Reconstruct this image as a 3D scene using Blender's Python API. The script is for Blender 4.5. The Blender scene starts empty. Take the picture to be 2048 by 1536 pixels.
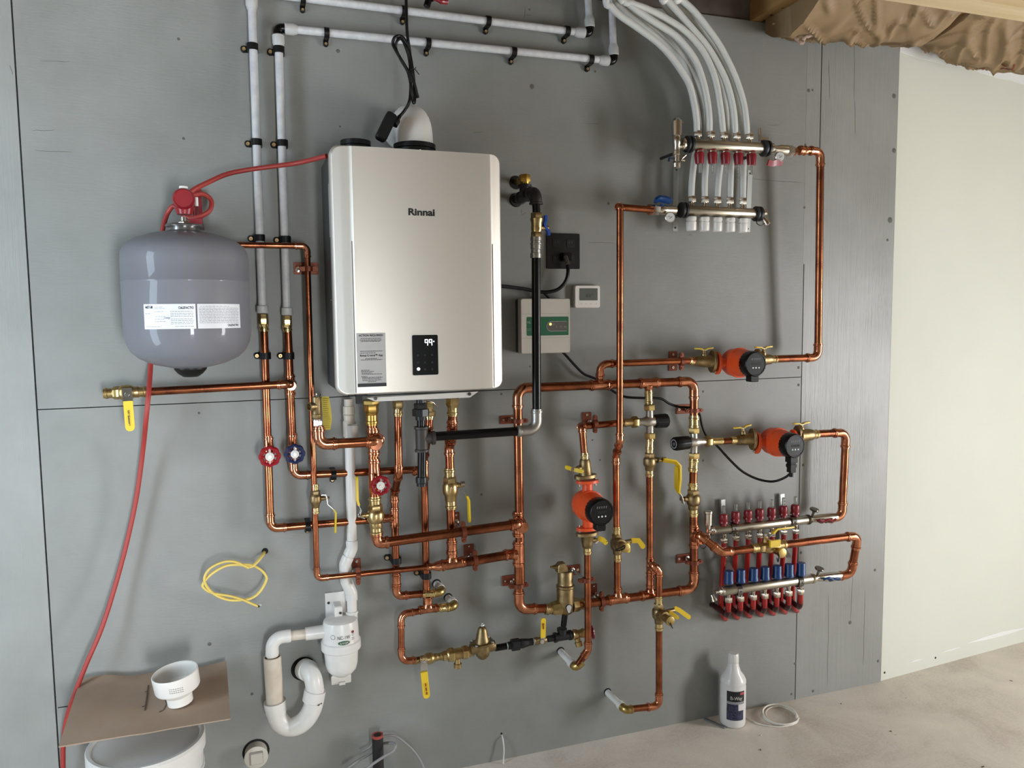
import bpy, bmesh, math, random
from mathutils import Vector as V, Matrix
random.seed(7)
sc = bpy.context.scene
COL = sc.collection
PI = math.pi

# ---------------------------------------------------------------- camera
# X runs along the plywood wall (0 = left seam), Y=0 is the wall face, Z=0 the floor (metres).
CAM = V((0.5128, -2.33637, 1.44951)); YAW, PITCH, ROLL, FPX = -0.333348, -0.084811, -0.011037, 1561.5
FW = V((-math.sin(YAW)*math.cos(PITCH), math.cos(YAW)*math.cos(PITCH), math.sin(PITCH)))
r0 = V((math.cos(YAW), math.sin(YAW), 0)); u0 = r0.cross(FW)
RT = r0*math.cos(ROLL)+u0*math.sin(ROLL); UP = -r0*math.sin(ROLL)+u0*math.cos(ROLL)
cd = bpy.data.cameras.new('camera'); cam = bpy.data.objects.new('camera', cd); COL.objects.link(cam)
cd.sensor_width = 36; cd.lens = FPX/2048*36; cd.clip_start = .02
cam.matrix_world = Matrix((( RT.x, UP.x, -FW.x, CAM.x), (RT.y, UP.y, -FW.y, CAM.y), (RT.z, UP.z, -FW.z, CAM.z), (0, 0, 0, 1)))
sc.camera = cam

# ---------------------------------------------------------------- world, daylight, exposure
sc.view_settings.view_transform = 'Standard'; sc.view_settings.look = 'None'
sc.view_settings.gamma = 1; sc.view_settings.use_curve_mapping = False
sc.view_settings.exposure = 0.1
wd = bpy.data.worlds.new('sky'); sc.world = wd; wd.use_nodes = True
wd.node_tree.nodes['Background'].inputs[0].default_value = (.75, .85, 1, 1)
wd.node_tree.nodes['Background'].inputs[1].default_value = .6

def area(name, loc, target, sx, sy, power, col):
    l = bpy.data.lights.new(name, 'AREA'); l.shape = 'RECTANGLE'; l.size = sx; l.size_y = sy
    l.energy = power; l.color = col
    o = bpy.data.objects.new(name, l); COL.objects.link(o); o.location = loc
    d = (V(target)-V(loc)).normalized()
    o.rotation_euler = d.to_track_quat('-Z', 'Y').to_euler(); return o
# daylight entering through the three glazed openings of the room (frames are built below)
area('daylight_left_window', (-.955, -1.04, 1.3), (1, -1.04, 1.3), .45, 1.85, 34, (.68, .84, 1.0))
area('daylight_rear_door',  (1.2, -4.93, .72), (1.2, 0, .72), .6, 1.25, 134, (.92, .96, 1.0))
area('daylight_patio_door',  (4.93, -2.1, .88), (0, -2.1, .88), .62, 1.6, 112, (.98, .98, 1.0))
sl = bpy.data.lights.new('sun', 'SUN'); sl.energy = 4; sl.angle = .01; sl.color = (1, .93, .84)
so = bpy.data.objects.new('sun', sl); COL.objects.link(so); so.rotation_euler = V((-.08, 1, -.62)).to_track_quat('-Z', 'Y').to_euler()

# ---------------------------------------------------------------- pixel/plane helper: point of the photo at distance d in front of the wall
def W(px, py, d=0.0):
    dr = FW*FPX + RT*(px-1024) - UP*(py-768)
    t = (-d-CAM.y)/dr.y
    return CAM+dr*t
def ppm(p):                       # pixels per metre at a world point
    return FPX/((p-CAM).dot(FW))
def mm(n, px, py, d=0.05):        # n photo pixels at that place, in metres
    return n/ppm(W(px, py, d))
def lin(h):
    h = h.lstrip('#'); o = []
    for i in (0, 2, 4):
        c = int(h[i:i+2], 16)/255; o.append(c/12.92 if c <= .04045 else ((c+.055)/1.055)**2.4)
    return (*o, 1)

# ---------------------------------------------------------------- materials
MATS = {}
def mat(name, hexc, rough=.5, metal=0, var=0, vscale=40, bump=0, bscale=80, coat=0, spec=.5, trans=0, emit=0, sss=0, hex2=None, rvar=0, stretch=(1, 1, 1), detail=3):
    if name in MATS: return MATS[name]
    m = bpy.data.materials.new(name); m.use_nodes = True; nt = m.node_tree; b = nt.nodes['Principled BSDF']
    c = lin(hexc); b.inputs['Base Color'].default_value = c
    b.inputs['Roughness'].default_value = rough; b.inputs['Metallic'].default_value = metal
    b.inputs['Coat Weight'].default_value = coat; b.inputs['Coat Roughness'].default_value = .02
    b.inputs['Specular IOR Level'].default_value = spec
    b.inputs['Transmission Weight'].default_value = trans
    if sss:
        b.inputs['Subsurface Weight'].default_value = sss; b.inputs['Subsurface Radius'].default_value = (.01, .01, .01); b.inputs['Subsurface Scale'].default_value = 1
    if emit:
        b.inputs['Emission Color'].default_value = c; b.inputs['Emission Strength'].default_value = emit
    if var or bump or rvar:
        tc = nt.nodes.new('ShaderNodeTexCoord'); mp = nt.nodes.new('ShaderNodeMapping'); mp.inputs['Scale'].default_value = stretch
        nt.links.new(tc.outputs['Object'], mp.inputs['Vector'])
    if var or rvar:
        n = nt.nodes.new('ShaderNodeTexNoise'); n.inputs['Scale'].default_value = vscale; n.inputs['Detail'].default_value = detail
        nt.links.new(mp.outputs[0], n.inputs['Vector'])
        rp = nt.nodes.new('ShaderNodeMapRange'); rp.inputs[1].default_value = .32; rp.inputs[2].default_value = .68
        nt.links.new(n.outputs['Fac'], rp.inputs[0])
    if var:
        mx = nt.nodes.new('ShaderNodeMix'); mx.data_type = 'RGBA'
        k = 1-var; c2 = lin(hex2) if hex2 else (c[0]*k, c[1]*k, c[2]*k, 1)
        mx.inputs[6].default_value = c; mx.inputs[7].default_value = c2
        nt.links.new(rp.outputs[0], mx.inputs[0]); nt.links.new(mx.outputs[2], b.inputs['Base Color'])
    if rvar:
        r2 = nt.nodes.new('ShaderNodeMapRange'); r2.inputs[3].default_value = rough; r2.inputs[4].default_value = rough+rvar
        nt.links.new(rp.outputs[0], r2.inputs[0]); nt.links.new(r2.outputs[0], b.inputs['Roughness'])
    if bump:
        n2 = nt.nodes.new('ShaderNodeTexNoise'); n2.inputs['Scale'].default_value = bscale; n2.inputs['Detail'].default_value = 4
        nt.links.new(mp.outputs[0], n2.inputs['Vector'])
        bp = nt.nodes.new('ShaderNodeBump'); bp.inputs['Strength'].default_value = bump; bp.inputs['Distance'].default_value = .002
        nt.links.new(n2.outputs['Fac'], bp.inputs['Height']); nt.links.new(bp.outputs[0], b.inputs['Normal'])
    MATS[name] = m; return m

copper = mat('copper_pipe', 'b26c4a', .17, 1, var=1, hex2='744330', vscale=22, rvar=.13, detail=5)
copfit = mat('copper_fitting', 'dc9876', .12, 1, var=1, hex2='b06d4e', vscale=50, rvar=.1)
brass = mat('brass', 'c8b080', .26, 1, var=1, hex2='a8905f', vscale=60, rvar=.12)
brassb = mat('bright_brass', 'e2cb92', .15, 1)
bronze = mat('cast_bronze', 'a08c68', .42, 1, var=1, hex2='84704c', vscale=70, bump=.25, bscale=350)
chrome = mat('chrome', 'd6d6d4', .14, 1)
nickel = mat('nickel_plate', 'c6beb0', .24, 1)
steelm = mat('brushed_steel', 'b9b2a2', .32, 1)
silver = mat('pewter_fitting', 'a6a39c', .38, .9)
zinc = mat('galvanised_bracket', 'b9bdb8', .42, .8)
iron = mat('black_iron', '2c2b2a', .5, .3, bump=.3, bscale=300)
blackg = mat('gloss_black', '070708', .25, spec=.3)
black = mat('matt_black_plastic', '0c0c0c', .45, spec=.3)
clipcu = mat('copper_coated_bracket', '7e4029', .45, .45, var=.25)
pvc = mat('white_pvc', 'd9d6d0', .32, var=.05)
pvco = mat('cream_pvc', 'cfc4b4', .38, var=1, hex2='bdb09e', vscale=18)
pex = mat('translucent_white_tubing', 'c9cac5', .3, sss=.25)
pexw = mat('white_tubing', 'cfcfcd', .38, var=1, hex2='bfc0c4', vscale=60, stretch=(1, 1, 1))
redpex = mat('red_tubing', 'a01c18', .33, sss=.1)
redhose = mat('red_cable_jacket', '9c342e', .5)
orange = mat('orange_enamel', 'e0511f', .38)
redp = mat('red_plastic', '7e1a23', .3)
redk = mat('red_enamel', '861a22', .3)
bluep = mat('blue_plastic', '103c70', .35)
blued = mat('dark_blue_enamel', '1b2448', .25)
yell = mat('yellow_vinyl', 'e2bf28', .42)
yell2 = mat('yellow_cable_jacket', 'dfc468', .45)
white = mat('white_plastic', 'dcd9d3', .35)
blackt = mat('black_print', '17171a', .5)
pole = mat('tank_enamel', '6f6f74', .5, coat=.3, spec=.25)

# ---------------------------------------------------------------- mesh building
def frame(o, ax=(1, 0, 0), out=(0, -1, 0)):
    """local X along ax, local Z pointing out (towards the room by default)."""
    X = V(ax).normalized(); Z = V(out); Z = (Z-X*Z.dot(X)).normalized(); Y = Z.cross(X)
    o = V(o)
    return Matrix(((X.x, Y.x, Z.x, o.x), (X.y, Y.y, Z.y, o.y), (X.z, Y.z, Z.z, o.z), (0, 0, 0, 1)))
def basis(ax):
    a = V(ax).normalized(); h = V((0, 0, 1)) if abs(a.z) < .9 else V((1, 0, 0))
    b = a.cross(h).normalized(); return a, b, a.cross(b)

class MB:
    def __init__(s, M=None): s.v = []; s.f = []; s.M = M
    def add(s, vs, fs):
        n = len(s.v)
        s.v += [(s.M @ V(p)) if s.M else V(p) for p in vs]
        s.f += [tuple(i+n for i in f) for f in fs]; return s
    def merge(s, o):
        n = len(s.v); s.v += o.v; s.f += [tuple(i+n for i in f) for f in o.f]; return s
    def tube(s, pts, r, n=14, cap=True, closed=False, flat=None):
        pts = [V(p) for p in pts]; m = len(pts)
        rs = r if isinstance(r, (list, tuple)) else [r]*m
        tang = []
        for i in range(m):
            a = pts[i-1] if (i or closed) else pts[0]; b = pts[(i+1) % m] if (i < m-1 or closed) else pts[-1]
            t = (b-a); tang.append(t.normalized() if t.length > 1e-9 else (tang[-1] if tang else V((0, 0, 1))))
        _, x, y = basis(tang[0]); vs = []
        for i in range(m):
            if i:
                q = tang[i-1].rotation_difference(tang[i]); x = q @ x
            x = (x-tang[i]*x.dot(tang[i])).normalized(); y = tang[i].cross(x)
            for k in range(n):
                a = 2*PI*k/n; vs.append(pts[i]+(x*math.cos(a)+y*math.sin(a)*(flat or 1))*rs[i])
        fs = []
        for i in range(m-1 if not closed else m):
            j = (i+1) % m
            for k in range(n):
                l = (k+1) % n; fs.append((i*n+k, i*n+l, j*n+l, j*n+k))
        if cap and not closed:
            fs.append(tuple(range(n-1, -1, -1))); fs.append(tuple((m-1)*n+k for k in range(n)))
        return s.add(vs, fs)
    def lathe(s, prof, o=(0, 0, 0), ax=(1, 0, 0), n=24, rot=0, closed=False):
        a, x, y = basis(ax); o = V(o); vs = []; rings = []
        for (d, r) in prof:
            if r <= 1e-7: rings.append([len(vs)]); vs.append(o+a*d)
            else:
                rings.append(list(range(len(vs), len(vs)+n)))
                for k in range(n):
                    t = 2*PI*k/n+rot; vs.append(o+a*d+(x*math.cos(t)+y*math.sin(t))*r)
        fs = []
        R = list(zip(rings, rings[1:]+([rings[0]] if closed else [])))
        if not closed: R = R[:len(rings)-1]
        for A, B in R:
            for k in range(n):
                l = (k+1) % n
                if len(A) == 1 and len(B) == 1: continue
                if len(A) == 1: fs.append((A[0], B[l], B[k]))
                elif len(B) == 1: fs.append((A[k], A[l], B[0]))
                else: fs.append((A[k], A[l], B[l], B[k]))
        if not closed:
            if len(rings[0]) > 1: fs.append(tuple(reversed(rings[0])))
            if len(rings[-1]) > 1: fs.append(tuple(rings[-1]))
        return s.add(vs, fs)
    def cyl(s, a, b, r, n=20, ch=0):
        a = V(a); b = V(b); L = (b-a).length
        pr = [(0, r-ch), (ch, r), (L-ch, r), (L, r-ch)] if ch else [(0, r), (L, r)]
        return s.lathe(pr, a, b-a, n)
    def hexn(s, a, b, r, rot=0):
        a = V(a); b = V(b); L = (b-a).length; c = min(r*.1, L*.2)
        return s.lathe([(0, r*.93), (c, r), (L-c, r), (L, r*.93)], a, b-a, 6, rot)
    def ball(s, o, r, ax=(0, 0, 1), n=18, k=1, m=9):
        return s.lathe([(-r*k*math.cos(PI*i/m), r*math.sin(PI*i/m)) for i in range(m+1)], o, ax, n)
    def prism(s, poly, z0, z1, M=None, bev=0):
        """extrude an XY outline from z0 to z1 (bev: small edge chamfer)."""
        n = len(poly); cx = sum(p[0] for p in poly)/n; cy = sum(p[1] for p in poly)/n
        lay = [(z0, 0), (z1, 0)] if not bev else [(z0, bev), (z0+math.copysign(bev, z1-z0), 0), (z1-math.copysign(bev, z1-z0), 0), (z1, bev)]
        vs = []
        for z, b in lay:
            for p in poly:
                dx, dy = p[0]-cx, p[1]-cy; L = math.hypot(dx, dy) or 1; k = 1-b/L
                q = V((cx+dx*k, cy+dy*k, z)); vs.append(M @ q if M else q)
        fs = []
        for i in range(len(lay)-1):
            for k in range(n):
                l = (k+1) % n; fs.append((i*n+k, i*n+l, (i+1)*n+l, (i+1)*n+k))
        fs.append(tuple(range(n-1, -1, -1))); fs.append(tuple((len(lay)-1)*n+k for k in range(n)))
        return s.add(vs, fs)
    def box(s, c, sz, R=None, bev=0):
        x, y, z = (q/2 for q in sz); M = Matrix.Translation(V(c))
        if R is not None: M = M @ R.to_4x4()
        return s.prism([(-x, -y), (x, -y), (x, y), (-x, y)], -z, z, M, bev)
    def rbox(s, c, sz, rad, bev=0, R=None, n=5):
        M = Matrix.Translation(V(c))
        if R is not None: M = M @ R.to_4x4()
        return s.prism(rrect(sz[0], sz[1], rad, n), -sz[2]/2, sz[2]/2, M, bev)
    def torus(s, o, ax, R, r, n=24, m=8):
        a, x, y = basis(ax); o = V(o)
        return s.tube([o+(x*math.cos(2*PI*k/n)+y*math.sin(2*PI*k/n))*R for k in range(n)], r, m, closed=True)

def rrect(w, h, r, n=5):
    out = []
    for cx, cy, a0 in ((w/2-r, h/2-r, 0), (-w/2+r, h/2-r, 90), (-w/2+r, -h/2+r, 180), (w/2-r, -h/2+r, 270)):
        for k in range(n+1):
            a = math.radians(a0+90*k/n); out.append((cx+r*math.cos(a), cy+r*math.sin(a)))
    return out
def spline(pts, n=8, closed=False):
    pts = [V(p) for p in pts]; m = len(pts); out = []
    rng = range(m if closed else m-1)
    for i in rng:
        if closed: p0, p1, p2, p3 = pts[i-1], pts[i], pts[(i+1) % m], pts[(i+2) % m]
        else:
            p1, p2 = pts[i], pts[i+1]; p0 = pts[i-1] if i else p1*2-p2; p3 = pts[i+2] if i+2 < m else p2*2-p1
        for k in range(n):
            t = k/n; out.append(.5*((2*p1)+(p2-p0)*t+(2*p0-5*p1+4*p2-p3)*t*t+(3*p1-p0-3*p2+p3)*t**3))
    if not closed: out.append(pts[-1])
    return out
def mesh_obj(name, mb, m, parent=None, angle=35, flat=False):
    me = bpy.data.meshes.new(name); me.from_pydata([tuple(v) for v in mb.v], [], mb.f)
    bm = bmesh.new(); bm.from_mesh(me); bmesh.ops.recalc_face_normals(bm, faces=bm.faces); bm.to_mesh(me); bm.free()
    if not flat:
        me.shade_smooth() if hasattr(me, 'shade_smooth') else [setattr(p, 'use_smooth', True) for p in me.polygons]
        me.set_sharp_from_angle(angle=math.radians(angle))
    me.materials.append(m)
    o = bpy.data.objects.new(name, me); COL.objects.link(o)
    if parent is not None: o.parent = parent
    return o
class Thing:
    """an Empty at the thing's base; parts are meshes in its local frame (W=True: given in world coordinates)."""
    def __init__(s, name, label, cat, M=None, group=None):
        if M is None: M = Matrix.Identity(4)
        elif not isinstance(M, Matrix): M = Matrix.Translation(V(M))
        s.M = M; s.inv = M.inverted()
        o = bpy.data.objects.new(name, None); COL.objects.link(o); o.matrix_world = M; o.empty_display_size = .02
        o['label'] = label; o['category'] = cat
        if group: o['group'] = group
        s.o = o
    def w(s): return MB(s.inv)
    def part(s, name, mb, m, parent=None, label=None, **k):
        o = mesh_obj(name, mb, m, parent or s.o, **k)
        if label: o['label'] = label
        return o
def single(name, mb, m, label, cat, group=None, **k):
    o = mesh_obj(name, mb, m, **k); o['label'] = label; o['category'] = cat
    if group: o['group'] = group
    return o
def struct(name, mb, m, parent=None, **k):
    o = mesh_obj(name, mb, m, parent, **k)
    if parent is None: o['kind'] = 'structure'
    return o
def text(T, s, c, h, m, parent=None, rz=0, name='lettering', M=None, sx=1, wmax=None, align='CENTER', bold=0, bend=None):
    """flat raised lettering in T's local XY plane at c (x, y, z); h = capital height."""
    cu = bpy.data.curves.new(name, 'FONT'); cu.body = s; cu.size = h/.72; cu.align_x = align; cu.align_y = 'CENTER'; cu.extrude = .0002; cu.offset = bold
    o = bpy.data.objects.new(name, cu); COL.objects.link(o)
    bpy.context.view_layer.update()
    me = bpy.data.meshes.new_from_object(o.evaluated_get(bpy.context.evaluated_depsgraph_get()))
    COL.objects.unlink(o); bpy.data.objects.remove(o)
    w = max((abs(v.co.x) for v in me.vertices), default=1)*(2 if align == 'CENTER' else 1)
    if wmax: sx = wmax/w
    Mx = (M or Matrix.Identity(4)) @ Matrix.Translation(V(c)) @ Matrix.Rotation(rz, 4, 'Z') @ Matrix.Diagonal((sx, 1, 1, 1))
    for v in me.vertices:
        q = Mx @ v.co
        if bend: q = bend(q)
        v.co = q
    me.materials.clear(); me.materials.append(m)
    o = bpy.data.objects.new(name, me); COL.objects.link(o); o.parent = parent or T.o
    return o
def scribble(mb, x0, x1, y, h, z, gap=.35):
    """a row of fine print: tiny word-sized bars."""
    x = x0
    while x < x1-h:
        w = min(h*random.uniform(1.6, 5), x1-x); mb.box((x+w/2, y, z), (w, h, .0003)); x += w+h*gap*2
# ================================================================ THE ROOM
def wall_paint(name, vertical=False):
    m = bpy.data.materials.new(name); m.use_nodes = True; nt = m.node_tree; b = nt.nodes['Principled BSDF']; L = nt.links
    tc = nt.nodes.new('ShaderNodeTexCoord')
    def noise(sc_, scale, det=4, rough=.6):
        mp = nt.nodes.new('ShaderNodeMapping'); mp.inputs['Scale'].default_value = sc_; L.new(tc.outputs['Object'], mp.inputs[0])
        n = nt.nodes.new('ShaderNodeTexNoise'); n.inputs['Scale'].default_value = scale; n.inputs['Detail'].default_value = det; n.inputs['Roughness'].default_value = rough
        L.new(mp.outputs[0], n.inputs['Vector']); return n.outputs['Fac']
    def ramp(src, a, b_, c=0., d=1.):
        r = nt.nodes.new('ShaderNodeMapRange'); r.inputs[1].default_value = a; r.inputs[2].default_value = b_; r.inputs[3].default_value = c; r.inputs[4].default_value = d
        L.new(src, r.inputs[0]); return r.outputs[0]
    def math_(op, a, b_):
        n = nt.nodes.new('ShaderNodeMath'); n.operation = op
        for i, q in enumerate((a, b_)):
            if isinstance(q, float): n.inputs[i].default_value = q
            else: L.new(q, n.inputs[i])
        return n.outputs[0]
    g = (1, 1, .06) if vertical else (.16, 1, 1)
    fine = noise(g, 170 if vertical else 240, 4); rough_zone = noise((1, 1, .5), 2.6, 2)                      # veneer grain
    streak = noise((1, 1, .03) if vertical else (.035, 1, 1), 75, 6, .7)
    mott = noise((1, 1, 1), 3.5, 4)
    knots = noise((.6, 1, 1.3) if vertical else (1, 1, 1.6), 9, 2, .5)
    mx = nt.nodes.new('ShaderNodeMix'); mx.data_type = 'RGBA'
    mx.inputs[6].default_value = lin('888984' if vertical else '7f807b'); mx.inputs[7].default_value = lin('949591' if vertical else '8b8c88')
    L.new(ramp(mott, .3, .7), mx.inputs[0])
    crack = ramp(streak, .715, .76)               # fine open checks in the veneer
    m2 = nt.nodes.new('ShaderNodeMix'); m2.data_type = 'RGBA'; m2.inputs[7].default_value = lin('4c4b47')
    L.new(mx.outputs[2], m2.inputs[6]); L.new(math_('MULTIPLY', crack, .45 if vertical else .3), m2.inputs[0])
    L.new(m2.outputs[2], b.inputs['Base Color'])
    h = math_('ADD', math_('MULTIPLY', fine, math_('MULTIPLY', ramp(rough_zone, .42, .62), .8) if vertical else .3), math_('MULTIPLY', streak, .6 if vertical else .2))
    mpk = nt.nodes.new('ShaderNodeMapping'); mpk.inputs['Scale'].default_value = (1.6, 1, .7) if vertical else (.8, 1, 1.5); L.new(tc.outputs['Object'], mpk.inputs[0])
    vo = nt.nodes.new('ShaderNodeTexVoronoi'); vo.inputs['Scale'].default_value = 2.6; L.new(mpk.outputs[0], vo.inputs['Vector'])
    vd_ = math_('ADD', vo.outputs['Distance'], math_('MULTIPLY', noise((1, 1, 1), 18, 3), .05)); rings = math_('SINE', math_('MULTIPLY', vd_, 260.), 0.)
    h = math_('ADD', h, math_('MULTIPLY', rings, ramp(vd_, .05, .13, .14, 0.)))
    h = math_('ADD', h, math_('MULTIPLY', knots, .5)); h = math_('SUBTRACT', h, crack)
    bp = nt.nodes.new('ShaderNodeBump'); bp.inputs['Strength'].default_value = .9 if vertical else .55; bp.inputs['Distance'].default_value = .0022
    L.new(h, bp.inputs['Height']); L.new(bp.outputs[0], b.inputs['Normal'])
    b.inputs['Roughness'].default_value = .38 if vertical else .5
    return m
ply_h = wall_paint('grey_painted_plywood'); ply_v = wall_paint('grey_painted_plywood_upright', True)
dark = mat('dark_gap', '0d0d0c', .9)
TH = .012
w = MB()
for x0, x1, z0, z1 in ((0, 2.44, 1.2232, 2.45), (0, 2.44, 0, 1.2206)):
    w.box(((x0+x1)/2+.0, TH/2, (z0+z1)/2), (x1-x0-.004, TH, z1-z0))
wf = struct('wall_front', w, ply_h, flat=True)
w = MB(); w.box((-.971, TH/2, 1.225), (1.938, TH, 2.45))

w.box((2.6453, TH/2, 1.225), (.4066, TH, 2.45))
struct('upright_panels', w, ply_v, wf, flat=True)
w = MB(); w.box((.44, .03, 1.225), (4.9, .03, 2.5)); struct('backing', w, dark, wf)
# nail heads, filled knots and open checks that the paint leaves visible
w = MB(); k = MB()
for px, py, r in ((1064, 173, 5), (357, 78, 3), (367, 277, 3), (676, 102, 4), (680, 253, 2), (1190, 143, 2.5), (1059, 19, 2), (1617, 181, 4), (1625, 180, 2.5), (1611, 290, 3), (1609, 415, 3), (398, 826, 2.5),
                 (1406, 783, 2.5), (1406, 921, 2.5), (1597, 770, 3), (1606, 930, 3), (1597, 735, 3), (1602, 1105, 3), (1597, 1216, 3), (1626, 1382, 3), (1583, 1388, 2.5), (1756, 1322, 3), (1788, 192, 5), (1780, 440, 6), (1788, 301, 5),
                 (1775, 480, 3), (419, 1288, 4), (240, 1353, 2.5), (963, 989, 2.5), (1185, 880, 2), (1200, 920, 2), (1217, 407, 3), (1060, 733, 2), (1700, 1245, 4), (504, 1388, 3), (1590, 1327, 3), (1170, 1245, 2), (1750, 1140, 3), (1003, 788, 2.5)):
    p = W(px, py, 0); rr = r/ppm(p)
    w.lathe([(0, rr), (.0006, rr*.8), (.0006, 0)], p, (0, -1, 0), 10)
for x0, y0, x1, y1 in ((80, 121, 140, 124), (65, 261, 110, 260), (70, 301, 145, 304), (1460, 355, 1612, 366), (1172, 247, 1200, 248), (1050, 14, 1050, 36), (1050, 30, 1064, 31), (946, 265, 966, 264), (1176, 485, 1230, 486),
                       (1706, 1150, 1701, 1240), (1730, 1180, 1727, 1330), (1708, 200, 1709, 70), (1709, 200, 1711, 270), (1657, 1190, 1655, 1370), (1657, 120, 1660, 200), (1533, 250, 1560, 251), (1375, 470, 1385, 470), (20, 130, 26, 150),
                       (1043, 418, 1043, 428), (1043, 430, 1052, 425)):
    a = W(x0, y0, .0002); b = W(x1, y1, .0002); n = 6
    pts = [a.lerp(b, i/n)+V((random.uniform(-1, 1), 0, random.uniform(-1, 1)))*.0012 for i in range(n+1)]
    k.tube(pts, [.0002]+[.0005]*(n-1)+[.0002], 5)
struct('nail_marks', w, mat('nail_mark', '5a5853', .7), wf); struct('surface_cracks', k, mat('crack', '55544f', .8), wf)
w = MB(); w.box((2.4405, .0009, 2.04), (.010, .0024, .82)); struct('seam_filler', w, ply_v, wf, flat=True)
# painted-over patch seam low on the left, and the open crack down the upper right
w = MB(); w.box((.17, -.0002, .4064), (.33, .0012, .003)); struct('patch_seam', w, mat('seam', '2c2b29', .9), wf); w = MB(); a = W(1644, 70, 0); b = W(1640, 306, 0)
w.box(((a.x+b.x)/2, -.0002, (a.z+b.z)/2), (.0028, .0012, (a.z-b.z)))
struct('board_crack', w, mat('seam', '2c2b29', .9), wf)

# drywall beyond the plywood, with its taped and mudded edges
dry = mat('greenish_drywall_face', 'd0d1c5', .75, var=.03, vscale=2.5, bump=.08, bscale=300)
ang = math.atan2(.073, .869); D0 = V((2.8555, .006, 0))
Md = Matrix.Translation(D0) @ Matrix.Rotation(ang, 4, 'Z')
w = MB(Md); w.box((1.05, TH/2, 1.225), (2.1, TH, 2.45)); wr = struct('wall_right', w, dry, flat=True)
w = MB(Md)
top = [(0, 2.45)]; low = []
for i in range(24):
    x = i*.09; low.append((x, 2.413-.006*math.sin(i*1.3)-.012*(i % 5 == 3)-.0045*min(i, 9)))
poly = [(0, 2.45)]+[(p[0], p[1]) for p in low]+[(low[-1][0], 2.45)]
Mz = Matrix(((1, 0, 0, 0), (0, 0, 1, -.0012), (0, 1, 0, 0), (0, 0, 0, 1)))
w.prism(poly, 0, .001, Mz)
for xa, xb, z, h in ((.16, .24, .045, .006), (.34, .46, .052, .006), (.50, .9, .062, .02), (.9, 1.6, .07, .03)):
    n = 14; pl = [(xa+(xb-xa)*i/n, z+h*.5*math.sin(PI*i/n)+random.uniform(0, .002)) for i in range(n+1)]+[(xb-(xb-xa)*i/n, z-h*.4*math.sin(PI*i/n)) for i in range(n+1)]
    w.prism(pl, 0, .001, Mz)
struct('joint_compound', w, mat('joint_compound', 'dedfdc', .7), wr)
w = MB(Md)
for x, z in ((.02, .03), (.31, .035)): w.lathe([(0, .005), (.0008, .004), (.0008, 0)], (x, -.0002, z), (0, -1, 0), 10)
struct('screw_heads', w, blackt, wr)

# concrete floor
m = bpy.data.materials.new('dusty_concrete'); m.use_nodes = True; nt = m.node_tree; b = nt.nodes['Principled BSDF']; L = nt.links
tc = nt.nodes.new('ShaderNodeTexCoord'); n1 = nt.nodes.new('ShaderNodeTexNoise'); n1.inputs['Scale'].default_value = 3.2; n1.inputs['Detail'].default_value = 9; n1.inputs['Roughness'].default_value = .68; n1.inputs['Distortion'].default_value = .6
n2 = nt.nodes.new('ShaderNodeTexNoise'); n2.inputs['Scale'].default_value = 120; n2.inputs['Detail'].default_value = 4
L.new(tc.outputs['Object'], n1.inputs[0]); L.new(tc.outputs['Object'], n2.inputs[0])
cr = nt.nodes.new('ShaderNodeValToRGB'); cr.color_ramp.elements[0].position = .33; cr.color_ramp.elements[0].color = lin('c0b4a5'); cr.color_ramp.elements[1].position = .68; cr.color_ramp.elements[1].color = lin('e6dccd')
e = cr.color_ramp.elements.new(.5); e.color = lin('d8cec0')
ad = nt.nodes.new('ShaderNodeMix'); ad.data_type = 'FLOAT'; ad.inputs[0].default_value = .25; L.new(n1.outputs['Fac'], ad.inputs[2]); L.new(n2.outputs['Fac'], ad.inputs[3])
L.new(ad.outputs[0], cr.inputs[0]); L.new(cr.outputs[0], b.inputs['Base Color']); b.inputs['Roughness'].default_value = .72
bp = nt.nodes.new('ShaderNodeBump'); bp.inputs['Strength'].default_value = .3; bp.inputs['Distance'].default_value = .003; L.new(n1.outputs['Fac'], bp.inputs['Height']); L.new(bp.outputs[0], b.inputs['Normal'])
w = MB(); w.box((1.5, -2.4, -.05), (7.0, 5.4, .1)); struct('floor', w, m, flat=True)
# ceiling: subfloor above, joists across, plate on the wall
sub = mat('subfloor_board', '6d6254', .8, var=.2, vscale=12); w = MB(); w.box((1.5, -2.4, 2.72), (7.0, 5.4, .04)); ce = struct('ceiling', w, sub, flat=True)
w = MB(); w.box((1.5, .03, 2.575), (7, .04, .25)); struct('rim_board', w, mat('weathered_rim', '6b625b', .8, var=1, hex2='4d4238', vscale=9), ce, flat=True)
wood = mat('pine_joist', 'a5814e', .62, var=1, hex2='80592c', vscale=22, stretch=(1, .06, 1), detail=5, bump=.1)
pinel = mat('pale_pine', 'd6c39d', .6, var=1, hex2='c6af84', vscale=30, stretch=(.05, 1, 1), detail=5)
w = MB()
for x in (-1.436, -.826, -.216, .394, 1.004, 1.614, 2.222, 2.832, 3.442, 4.052): w.box((x, -2.42, 2.572), (.04, 4.86, .24))
w.box((1.8, -2.4, 2.572), (.001, .001, .001)); struct('ceiling_joists', w, wood, ce, flat=True)
w = MB()
for x, y, r in ((2.236, -.06, .006), (2.235, -.12, .004)): w.ball((x, y, 2.4515), r, k=.25)
struct('wood_knots', w, mat('dark_knot', '3a2413', .7), ce)
w = MB(); w.box((3.3, -.365, 2.441), (2.35, .089, .0235)); struct('trim_1', w, pinel, flat=True)

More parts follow.
